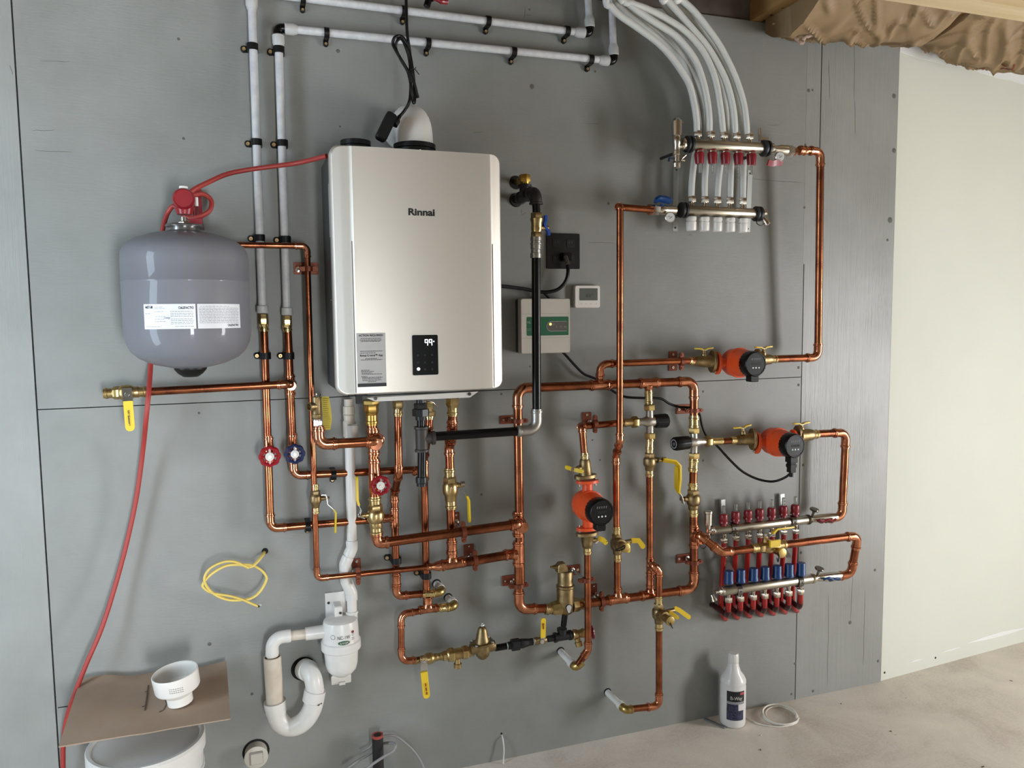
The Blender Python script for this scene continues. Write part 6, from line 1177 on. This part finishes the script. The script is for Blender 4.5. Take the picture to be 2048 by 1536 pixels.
# ================================================================ ELECTRICS
T = Thing('control_box', 'white zone control box with a green label behind the black gas pipe', 'control box', W(1087, 652, 0)); cbd = .052; a, b = W(1041, 597, cbd), W(1141, 705, cbd); cw, chh = b.x-a.x, a.z-b.z; cc = V(((a.x+b.x)/2, -cbd, (a.z+b.z)/2))
F_ = T.inv @ frame(cc)
mb = MB(F_); mb.rbox((0, 0, -.014), (cw, chh, .028), .006, .003); cv = T.part('cover', mb, mat('ivory_plastic', 'bdb7ac', .4)); mb = MB(F_); mb.rbox((0, 0, -.041), (cw*.99, chh*.985, .022), .005, .001); T.part('back_box', mb, mat('dark_grey_plastic', '3d3d3c', .5))
mb = MB(F_); kz = cw/100; mb.rbox((4*kz, -.5*kz, .0004), (84*kz, 35*kz, .001), .003); gl = T.part('green_label', mb, mat('green_label', '14593a', .4), cv)
for yy in (22.5, -22.5): mb = MB(F_); mb.box((0, yy*kz, .0002), (cw*.98, .0008, .0004)); T.part('cover_groove', mb, mat('groove', '8d887f'), cv)
mb = MB(F_); pl = [(42*kz, 8*kz), (42*kz, -10*kz)]+[(10*kz+9*kz*math.cos(t), -1*kz+9*kz*math.sin(t)) for t in [-PI/2-PI*i/10 for i in range(11)]]; mb.tube([V((x, y, .0016)) for x, y in pl], .0007, 5, closed=True); T.part('panel_outline', mb, mat('silver_line', 'b5b5ac'), gl)
mb = MB(F_); mb.prism([(x-.3*kz, y) for x, y in pl], .0008, .0012); T.part('indicator_panel', mb, mat('brown_grey_panel', '57504c', .4), gl)
mb = MB(F_); mb.lathe([(0, 2.6*kz), (.0012, 2*kz)], (9*kz, 3*kz, .0012), (0, 0, 1), 14); T.part('lit_indicator', mb, mat('yellow_glow', 'f4ee7a', .4, emit=1.2), gl)
for x, y in ((16, 2.5), (21, -2), (30, -2), (38.5, -2)): mb = MB(F_); mb.torus((x*kz, y*kz, .0014), (0, 0, 1), 1.4*kz, .4*kz, 12, 5); T.part('indicator_ring', mb, mat('grey_ring', '9a958c'), gl)
text(T, 'I L', (-33.5*kz, 7*kz, .0011), 4.5*kz, white, gl, M=F_, wmax=6*kz); mb = MB(F_); scribble(mb, -38*kz, -30*kz, -5*kz, .0008, .0011); scribble(mb, -38*kz, -30*kz, -8*kz, .0008, .0011); T.part('fine_print', mb, mat('grey_ring', '9a958c'), gl)
T = Thing('thermostat', 'small white thermostat with a grey screen reading 61', 'thermostat', W(1175, 593, 0)); a, b = W(1149, 570, .018), W(1201, 616, .018); cw, chh = b.x-a.x, a.z-b.z; F_ = T.inv @ frame(V(((a.x+b.x)/2, -.018, (a.z+b.z)/2))); kz = cw/52
mb = MB(F_); mb.prism([(x*(1+.04*(1-(2*y/chh)**2)), y*(1+.05*(1-(2*x/cw)**2))) for x, y in rrect(cw*.96, chh*.96, .006, 5)], -.018, 0, None, .002); T.part('case', mb, white)
mb = MB(F_); mb.rbox((2*kz, 4*kz, .0004), (36*kz, 22*kz, .001), .001); sc_ = T.part('screen', mb, mat('lcd_grey', '5d635d', .25)); text(T, '61\u00b0', (4*kz, 1.5*kz, .001), 6.5*kz, mat('lcd_black', '222622'), sc_, M=F_, wmax=15*kz)
for x, w_ in ((-13, 7), (-3, 6), (6.5, 6), (17, 6)): mb = MB(F_); mb.box((x*kz, -13*kz, .0004), (w_*.5*kz, .0007, .0006)); T.part('button_mark', mb, mat('dark_print', '3c3a39'))
T = Thing('wall_outlet', 'square black wall outlet plate with a plug in its lower right', 'outlet', W(1128, 502, 0)); a, b = W(1093, 466, .006), W(1160, 538, .006); cw, chh = b.x-a.x, a.z-b.z; F_ = T.inv @ frame(V(((a.x+b.x)/2, -.006, (a.z+b.z)/2))); kz = cw/66
mb = MB(F_); mb.rbox((0, 0, -.003), (cw, chh, .006), .003, .0015); T.part('cover_plate', mb, mat('outlet_black', '0d0b0a', .3))
for x in (-14, 14):
    for y in (14, -14):
        mb = MB(F_); mb.rbox((x*kz, y*kz, .0008), (15*kz, 15*kz, .002), .004, .0004); rc = T.part('receptacle', mb, mat('receptacle_black', '171413', .35))
        for sx_ in (-2.5, 2.5): mb = MB(F_); mb.box((x*kz+sx_*kz, (y+2)*kz, .002), (1*kz, 4*kz, .0004)); T.part('slot', mb, mat('slot_grey', '4a4744'), rc)
mb = MB(F_); mb.rbox((3*kz, -11*kz, .012), (17*kz, 15*kz, .022), .003, .001); T.part('plug', mb, black)
def cable(lb, pts, r, name='cable', m=black, cat='cable', grp=None, **k): mb = MB(); mb.tube(spline([W(*p) for p in pts], 8), r, 10); return single(name, mb, m, lb, cat, grp, angle=60, **k)
T = Thing('power_cord', 'thick black cord from the outlet plug curving back behind the boiler', 'cord', W(1133, 545, .05)); mb = T.w(); mb.tube(spline([W(*p) for p in [(1135, 527, .04), (1136, 545, .045), (1131, 563, .045), (1117, 578, .04), (1096, 584, .035), (1075, 583, .03), (1050, 578, .03), (1010, 573, .04), (985, 572, .05)]], 8), .0058, 10); T.part('cable', mb, black); mb = T.w(); mb.lathe([(0, .0072), (.03, .0068)], W(1131, 513, .03), W(1136, 530, .045)-W(1131, 513, .03), 12); T.part('strain_relief', mb, mat('ribbed_grey', '57534f', .45))
cable('short dark wire looping over the top of the white control box', [(1085, 584, .03), (1092, 590, .03), (1100, 599, .03)], .0035)
cable('black wire dropping from the control box to the copper branch elbow', [(1121, 700, .03), (1133, 712, .025), (1150, 731, .02), (1168, 748, .02), (1192, 758, .02), (1210, 770, .02), (1232, 786, .025), (1252, 794, .03), (1285, 796, .035), (1320, 797, .04), (1340, 808, .04), (1360, 814, .04), (1384, 816, .045), (1398, 826, .05), (1404, 850, .05), (1412, 870, .045), (1425, 882, .045), (1440, 898, .045), (1460, 920, .05), (1485, 943, .06), (1515, 958, .075), (1545, 963, .1), (1570, 955, .13), (1583, 943, .15), (1583, 936, .165)], .0042)

# ================================================================ LOW AND FLOOR THINGS
T = Thing('yellow_cable', 'yellow cable coming out of a hole and coiled in one loop on the wall', 'cable', W(530, 1104, 0)); P_ = [(530, 1102, -.01), (524, 1112, .03), (510, 1128, .055), (498, 1134, .06), (478, 1129, .06), (450, 1132, .06), (420, 1150, .06), (406, 1168, .06), (408, 1176, .058), (425, 1186, .055), (460, 1192, .055), (484, 1199, .055), (505, 1208, .055), (516, 1212, .055)]
P2 = [(497, 1136, .062), (486, 1130, .064), (468, 1123, .066), (446, 1124, .066), (420, 1137, .065), (409, 1155, .063), (413, 1172, .06), (430, 1189, .055), (455, 1199, .05), (480, 1200, .05), (503, 1196, .05), (520, 1183, .05), (532, 1162, .05), (532, 1152, .05), (522, 1140, .05), (505, 1131, .055), (490, 1129, .06), (470, 1129, .06)]
for q in (P_, P2): mb = T.w(); mb.tube(spline([W(*p) for p in q], 8), .0048, 10, flat=.75); T.part('cable', mb, yell2)
mb = T.w(); mb.lathe([(0, .009), (.0008, .009)], W(530, 1102, 0), OUT, 18); T.part('wall_hole', mb, dark); mb = T.w(); mb.tube([W(513, 1210.5, .055), W(523, 1210, .056)], .0015, 6); T.part('bare_wire', mb, white); mb = T.w(); mb.tube([W(514, 1211, .0565), W(519, 1213, .057)], .003, 6); T.part('wire_end', mb, black)
# bucket, cardboard and reducer funnel
bk = V((W(292, 1480, .17).x, -.17, 0)); bt = W(292, 1460, .3).z; T = Thing('bucket', 'white plastic bucket half covered by a piece of cardboard', 'bucket', bk)
a_, b_ = W(165, 1500, .17), W(414, 1470, .17); Rb_ = (b_.x-a_.x)/2*.97; topz = W(292, 1452, .17).z; bk = V(((a_.x+b_.x)/2, -max(.16, Rb_+.015), 0)); topz = W(415, 1462, -bk.y).z
mb = T.w(); mb.lathe([(0, Rb_*.84), (.003, Rb_*.86), (topz-.09, Rb_*.935), (topz-.088, Rb_*.97), (topz-.08, Rb_*.97), (topz-.078, Rb_*.945), (topz-.035, Rb_*.955), (topz-.03, Rb_), (topz, Rb_*1.0), (topz+.002, Rb_*.985), (topz-.004, Rb_*.95), (topz-.03, Rb_*.92), (.01, Rb_*.82), (.006, 0)], bk, UPV, 64); bb = T.part('shell', mb, mat('bucket_white', 'cbc8c2', .4)); mb = T.w(); mb.lathe([(topz-.02, 0), (topz-.02, Rb_*.93), (topz+.004, Rb_*1.0), (topz+.007, Rb_*.985), (topz+.007, Rb_*.93), (topz+.001, Rb_*.9), (topz+.001, 0)], bk, UPV, 64); T.part('lid', mb, mat('bucket_white', 'cbc8c2'))
f = frame(bk+V((.03, -Rb_*1.0, topz-.045)), (1, -.0, 0)); q = MB(T.inv @ f); q.rbox((0, 0, 0), (.022, .036, .012), .003, .001); T.part('handle_boss', q, mat('bucket_white', 'cbc8c2'), bb)
mb = T.w(); p = bk+V((.03, -Rb_-.006, topz-.05)); mb.tube(spline([p, p+V((.004, -.006, -.012)), p+V((-.004, -.006, -.03)), p+V((-.03, -.004, -.06)), p+V((-.08, .02, -.09))], 6), .0016, 8); T.part('wire_handle', mb, zinc)
# cardboard sheet resting on the rim, its back edge against the wall
q4 = [W(117, 1493, .30), W(461, 1437, .30), W(453, 1322, .03), W(160, 1363, .03)]
n, m_ = 26, 12; vs = []; 
for j in range(m_+1):
    for i in range(n+1):
        u, v = i/n, j/m_; p = q4[0].lerp(q4[1], u).lerp(q4[3].lerp(q4[2], u), v)
        p = p+V((0, 0, (.004*math.sin(u*5+1)+.002*math.sin(u*11))*v-(.002*(1-abs(u-.5)*8) if abs(u-.5) < .125 else 0)*.8))
        if v == 1: p += V((0, 0, .004*math.sin(u*14)))
        vs.append(p)
N = len(vs); vs2 = [p-V((0, 0, .003)) for p in vs]; fs = [(j*(n+1)+i, j*(n+1)+i+1, (j+1)*(n+1)+i+1, (j+1)*(n+1)+i) for j in range(m_) for i in range(n)]
fs2 = [tuple(N+k for k in reversed(f)) for f in fs]; per = [i for i in range(n)]+[n+(n+1)*j for j in range(m_)]+[m_*(n+1)+i for i in range(n, 0, -1)]+[(n+1)*j for j in range(m_, 0, -1)]
side = [(per[k], N+per[k], N+per[(k+1) % len(per)], per[(k+1) % len(per)]) for k in range(len(per))]
T = Thing('cardboard', 'bent sheet of brown cardboard lying on the white bucket', 'cardboard', q4[0]); mb = T.w(); mb.add(vs+vs2, fs+fs2+side); cbm = mat('cardboard', '9a8572', .75, var=1, hex2='8c7763', vscale=7, detail=6, bump=.15, bscale=60); T.part('sheet', mb, cbm, angle=60)
def oncard(px, py, up=0): 
    dr = FW*FPX+RT*(px-1024)-UP*(py-768); nrm = (q4[1]-q4[0]).cross(q4[3]-q4[0]).normalized(); nrm = nrm if nrm.z > 0 else -nrm; t = (q4[0]-CAM).dot(nrm)/dr.dot(nrm); return CAM+dr*t+nrm*up, nrm
for pts, r_ in (([(297, 1370), (294, 1395), (290, 1420)], .0022), ([(290, 1384), (295, 1381)], .0015), ([(284, 1413), (290, 1411)], .0015), ([(318, 1424), (328, 1419), (333, 1408), (330, 1395)], .0016)): mb = T.w(); mb.tube([oncard(x, y, -.0005)[0] for x, y in pts], r_, 5, flat=.5); T.part('slit', mb, mat('slit_dark', '4c4033', .8))
p, nr = oncard(361, 1404, .001); T = Thing('pipe_reducer', 'white plastic pipe reducer standing wide end up on the cardboard', 'pipe reducer', p); s_ = 1/ppm(p); ax = (V((0, 0, 1))+V((-.12, -.05, 0))).normalized()
mb = T.w(); mb.lathe([(0, 22*s_), (0, 24*s_), (17*s_, 24.5*s_), (21*s_, 28*s_), (30*s_, 41*s_), (33*s_, 42.5*s_), (64*s_, 43.5*s_), (65.5*s_, 42.5*s_), (65*s_, 40.5*s_), (34*s_, 39*s_), (20*s_, 24*s_), (18*s_, 0)], p, ax, 48); rd = T.part('body', mb, mat('white_reducer', 'dedad3', .3)); a_, x_, y_ = basis(ax)
mb = T.w(); 
for k in range(7):
    for h in (40, 44, 48): 
        t0 = -PI/2+(k-3.5)*.09+.1; d0 = V((math.sin(t0+PI/2), -math.cos(t0+PI/2), 0)); pp = p+ax*h*s_+d0*43.2*s_; mb.box(pp, (.0035, .001, .0016), Matrix.Rotation(t0+PI/2, 3, 'Z'))
T.part('stamp_print', mb, mat('grey_print2', '8f8d8a'), rd)
# cleanout plug
c_ = W(512, 1503, .0); T = Thing('cleanout_plug', 'round off-white cleanout plug set in the wall near the floor', 'plug', c_); k_ = 1/ppm(c_); mb = T.w(); mb.lathe([(0, 26*k_), (.0008, 26*k_)], c_+V((0, .0003, 0)), OUT, 36); T.part('wall_hole', mb, dark)
mb = T.w(); mb.lathe([(0, 21.5*k_), (.026, 21.5*k_), (.028, 22.5*k_), (.034, 22.5*k_), (.036, 20*k_), (.036, 0)], c_, OUT, 36); T.part('plug', mb, mat('offwhite_plug', 'b9b4a8', .4)); f = T.inv @ frame(c_+V((0, -.036, 0))); mb = MB(f); mb.rbox((0, 0, .0006), (26*k_, 26*k_, .0014), .003); T.part('recess_rim', mb, mat('recess_edge', '85807a', .5)); mb = MB(f); mb.rbox((1.2*k_, -1.8*k_, .0012), (22*k_, 21*k_, .0014), .002); T.part('square_recess', mb, mat('offwhite_plug', 'b9b4a8'))
# conduit stub with red inside, flat grey cables, white wire
p = W(755, 1470, .055); T = Thing('pipe_stub', 'upright black pipe stub with a red inside at the bottom edge', 'pipe stub', V((p.x, p.y, 0))); k_ = 1/ppm(p); mb = T.w(); mb.lathe([(0, 11*k_), (p.z, 11*k_), (p.z+.001, 10.4*k_)], V((p.x, p.y, 0)), UPV, 28); T.part('sleeve', mb, mat('foam_black', '141313', .6)); mb = T.w(); mb.lathe([(p.z-.03, 8*k_), (p.z+.0015, 8*k_), (p.z+.002, 11.2*k_), (p.z-.004, 11.3*k_)], V((p.x, p.y, 0)), UPV, 28, closed=True); T.part('red_liner', mb, mat('red_liner', '9c4238', .5))
greyc = mat('grey_cable', '8f8d8b', .45); GC = 'grey flat cables around the black pipe stub'
cable('grey flat cable arching right from behind the black pipe stub', [(722, 1503, .02), (740, 1494, .025), (752, 1478, .03), (768, 1472, .03), (790, 1472, .035), (812, 1487, .04), (832, 1508, .045), (847, 1535, .05), (855, 1570, .05)], .0035, m=greyc, grp=GC)
cable('grey flat cable crossing in front of the black pipe stub', [(690, 1540, .05), (715, 1522, .04), (742, 1506, .03), (762, 1489, .03), (782, 1486, .06), (791, 1490, .085), (786, 1502, .092), (765, 1515, .09), (735, 1536, .09), (700, 1570, .085)], .0042, m=greyc, grp=GC)
T = Thing('white_wire', 'thin white wire poking out of a small wall hole near the floor', 'wire', W(1004, 1468, 0)); mb = T.w(); mb.tube(spline([W(1003, 1468, -.005), W(1006, 1480, .012), W(1008, 1500, .018), W(1007, 1520, .022), W(1007, 1537, .025), W(1009, 1560, .03)], 6), .0021, 8); T.part('wire', mb, white); mb = T.w(); mb.lathe([(0, .0035), (.0008, .0035)], W(1003, 1467, 0)+V((0, .0003, 0)), OUT, 12); T.part('wall_hole', mb, dark)
# cleaner bottle
def fl(px, py): dr = FW*FPX+RT*(px-1024)-UP*(py-768); t = -CAM.z/dr.z; return CAM+dr*t
b0 = fl(1465, 1446); s_ = 1/ppm(b0); T = Thing('bottle', 'white cleaner bottle with a black and blue label on the floor', 'bottle', b0); hb = lambda y: (1453-y)*s_
mb = T.w(); mb.lathe([(0, 0), (0, 20*s_), (2*s_, 23.5*s_), (8*s_, 25*s_), (80*s_, 25*s_), (84*s_, 24.2*s_), (87*s_, 25*s_), (92*s_, 25*s_), (100*s_, 21.5*s_), (108*s_, 15*s_), (118*s_, 11.5*s_), (126*s_, 10*s_), (127*s_, 10.5*s_), (142*s_, 10.2*s_), (145*s_, 8.5*s_), (145*s_, 0)], b0, UPV, 40); bo = T.part('bottle_body', mb, mat('bottle_white', 'd7d4cf', .3))
f0 = math.atan2(CAM.x-b0.x, b0.y-CAM.y); Rb2 = 25.3*s_
def bl(q): a = f0+.12+q.x/Rb2; return T.inv @ V((b0.x+(Rb2+q.y)*math.sin(a), b0.y-(Rb2+q.y)*math.cos(a), b0.z+q.z))
def patch(nm, pts, m_, off=0): 
    mb = MB(); n = 12; x0, x1, z0, z1 = pts; vs = []
    for i in range(n+1): x = (x0+(x1-x0)*i/n)*s_; vs += [bl(V((x, off, z0*s_))), bl(V((x, off, z1*s_)))]
    mb.v = vs; mb.f = [(2*i, 2*i+2, 2*i+3, 2*i+1) for i in range(n)]; return T.part(nm, mb, m_, bo)
patch('label_black', (-15, 22, 56, 77), blackt, .0002); patch('label_stripe', (-15, 22, 51, 56), mat('grey_stripe', '8b8b8e'), .0002); patch('label_picture', (-15, 20, 18, 51), mat('blue_photo', '3f4263', .4, var=1, hex2='15161f', vscale=160), .0002); patch('label_note', (8, 22, 38, 51), mat('note_white', 'cfcdca'), .0004)
text(T, 'B-Way', (0, 0, 0), 7*s_, white, bo, M=Matrix.Translation((4*s_, 0, 63*s_)) @ MX, wmax=25*s_, bend=lambda q: bl(q+V((0, .0006-q.y, 0))), bold=.0003); patch('red_logo', (12, 21, 70, 75), mat('logo_pink', 'b0444c'), .0004)
mb = MB(); mb.tube([bl(V((-6*s_+7*s_*math.cos(2*PI*i/20), .0006, 42*s_+7*s_*math.sin(2*PI*i/20)))) for i in range(20)], .0009, 5, closed=True); T.part('label_ring', mb, blackt, bo)
# wire coil
T = Thing('wire_coil', 'coil of thin white tubing lying on the concrete beside the bottle', 'coil', fl(1560, 1440)); mb = T.w(); c_ = fl(1560, 1434); ex = fl(1598, 1440)-fl(1520, 1428); ex.z = 0; Rx = ex.length/2; pts = []
e0 = ex.normalized(); e1 = V((-e0.y, e0.x, 0))
for i in range(96*3//2):
    t = 2*PI*i/36; rv_ = Rx*(.98-.17*abs(math.sin(t*.37+.3))); pts.append(c_+e0*math.cos(t)*rv_+e1*math.sin(t)*rv_*1.25+V((math.sin(t*.5)*.006, 0, .004+.0035*(i//36))))
e_ = pts[-1]; tail = [fl(1590, 1449)+V((0, 0, .004)), fl(1560, 1455)+V((0, 0, .003)), fl(1520, 1450)+V((0, 0, .003)), fl(1488, 1434)+V((0, 0, .003))]
mb.tube(pts, .0026, 8); T.part('coil', mb, mat('wire_white', 'ddd8cc', .4)); mb = T.w(); mb.tube(spline([c_+e0*Rx*.95+V((0, 0, .006))]+tail, 8), .0026, 8); T.part('loose_end', mb, mat('wire_white', 'ddd8cc'))
mb = MB(); a, b = fl(1409, 1439), fl(1450, 1457); mb.box(a.lerp(b, .5)+V((0, 0, .003)), ((b-a).length, .009, .006), Matrix.Rotation(math.atan2((b-a).y, (b-a).x), 3, 'Z'), .001); single('grey_strip', mb, mat('strip_grey', '6d6f6c', .45), 'thin grey strip lying on the floor left of the white bottle', 'strip')
DB = 'crumbs of debris on the concrete floor'
for i, (x, y, l, col_) in enumerate(((1796, 1470, .012, 'cfcac0'), (1522, 1471, .010, 'd5d2c9'), (1782, 1463, .009, '746a5e'), (1682, 1408, .004, '5a5148'), (1966, 1534, .010, '4a4139'), (1521, 1500, .009, '6f6558'), (2022, 1362, .01, '7a6f63'), (1812, 1396, .006, 'd0cbc1'))):
    p = fl(x, y); mb = MB(); mb.box(p+V((0, 0, .0012)), (l, .003, .0024), Matrix.Rotation(random.uniform(0, 3), 3, 'Z'), .0006); single('debris_crumb', mb, mat('crumb_'+col_, col_, .7), ('pale splinter on the concrete right of centre', 'pale splinter just below the coiled white tubing', 'dark crumb beside the pale splinter on the open floor', 'tiny dark crumb near the foot of the grey wall', 'dark chip at the bottom edge of the floor', 'brown chip on the floor below the coil', 'brownish chip at the far right of the floor', 'small pale speck on the floor toward the drywall')[i], 'debris', DB)

# ================================================================ INSULATION
kraft = mat('kraft_paper', '937a59', .6, var=1, hex2='7d6646', vscale=6, detail=5, bump=.2, bscale=50)
from mathutils import noise as mnoise
def batt(label, poly_px, d_near, z_in, seed, sag):
    """kraft-faced batt hanging between joists: grid from the wall side (v=0) to the room side (v=1)."""
    pass
def batt_surface(label, x0, x1, y0, y1, sagf, seed, print_=None):
    n, m_ = 110, 80; vs = []
    for j in range(m_+1):
        for i in range(n+1):
            u, v = i/n, j/m_; x = x0+(x1-x0)*u; y = y0+(y1-y0)*v; z = sagf(u, v, x, y)
            s_ = x*.8+y*.6; t_ = -x*.6+y*.8
            r = mnoise.fractal(V((x*4, y*6, seed)), 1.0, 2.1, 3); e = min(1, min(u, 1-u)*10+.25)*(1 if y > -.32 else .2)
            c1 = 1-min(1, abs(mnoise.noise(V((s_*4+seed, t_*17, 1.3))))*5); c2 = 1-min(1, abs(mnoise.noise(V((s_*15, t_*5+seed, 4.3))))*6)
            z -= (.014*r+.017*c1*c1+.011*c2*c2)*e; vs.append(V((x, y, z)))
    N = len(vs); fs = [(j*(n+1)+i, (j+1)*(n+1)+i, (j+1)*(n+1)+i+1, j*(n+1)+i+1) for j in range(m_) for i in range(n)]
    T = Thing('insulation_batt', label, 'insulation', V((x0, y0, 2.4)), 'brown paper-faced insulation batts in the joist bays')
    per = [i for i in range(n)]+[n+(n+1)*j for j in range(m_)]+[m_*(n+1)+i for i in range(n, 0, -1)]+[(n+1)*j for j in range(m_, 0, -1)]
    flap = [V((vs[k].x, vs[k].y, max(vs[k].z+.01, 2.5))) for k in per]; L = len(per)
    mb = T.w(); mb.add(vs+flap, fs+[(per[k], per[(k+1) % L], N+(k+1) % L, N+k) for k in range(L)]); T.part('paper_facing', mb, kraft, angle=80)
    mb = T.w(); mb.box(((x0+x1)/2, (y0+y1)/2, 2.6), (x1-x0-.004, y1-y0-.004 if y1 > y0 else y0-y1-.004, .17)); T.part('fibre_core', mb, mat('pink_fibre', 'b98f86', .9))
    for s, px, py, h, rot in print_ or ():
        def P(q, u0_=px, v0_=py):
            uu, vv = u0_+q.x/(x1-x0), v0_+q.y/(y1-y0); i = min(n-1.001, max(0, uu*n)); j = min(m_-1.001, max(0, vv*m_)); i0, j0 = int(i), int(j); fi, fj = i-i0, j-j0; k = j0*(n+1)+i0
            p = vs[k].lerp(vs[k+1], fi).lerp(vs[k+n+1].lerp(vs[k+n+2], fi), fj); return T.inv @ (p-V((0, 0, .002)))
        text(T, s, (0, 0, 0), h, mat('faded_red_ink', 'a0503f', .7), bend=P, rz=rot, bold=.0008)
    return T
def sagp(A0, A1, A2):
    def f(u, v, x, y):
        A = A0+(A1-A0)*min(1, u*2)+(A2-A1)*max(0, u*2-1); t = min(1, max(0, (-y)/.33)); return 2.462-A*(math.sin(PI*(t*.86+.14)) if t < 1 else 0)
    return f
batt_surface('crumpled brown paper insulation bulging above the upper right of the grey wall', 2.246, 2.808, -.015, -.75, sagp(.10, .088, .075), 3.1, None)
TT = Thing('torn_paper_edge', 'pinkish torn flap hanging from the first brown paper insulation', 'insulation', W(1600, 84, .13))
mb = TT.w(); pts_ = [W(x, y, d) for x, y, d in ((1545, 47, .06), (1566, 52, .08), (1583, 60, .1), (1590, 74, .12), (1600, 85, .13), (1606, 84, .135), (1612, 73, .14), (1630, 70, .14), (1650, 62, .14), (1675, 52, .15), (1700, 44, .16))]; pp_ = spline(pts_, 6)
mb.tube([p+V((random.uniform(-1, 1), random.uniform(-1, 1), random.uniform(-1, 1)))*.0012 for p in pp_], [.003+.004*abs(math.sin(i*.7))*(1 if 14 < i < 45 else .3) for i in range(len(pp_))], 8); TT.part('frayed_edge', mb, mat('pink_paper_edge', 'b3998a', .9))
batt_surface('brown paper insulation with faded red print above the pale green drywall', 2.856, 3.418, -.02, -.8, sagp(.05, .115, .115), 8.7, [("n'JC", .62, .17, .035, .25), ('JACI', .58, .07, .03, .2)])
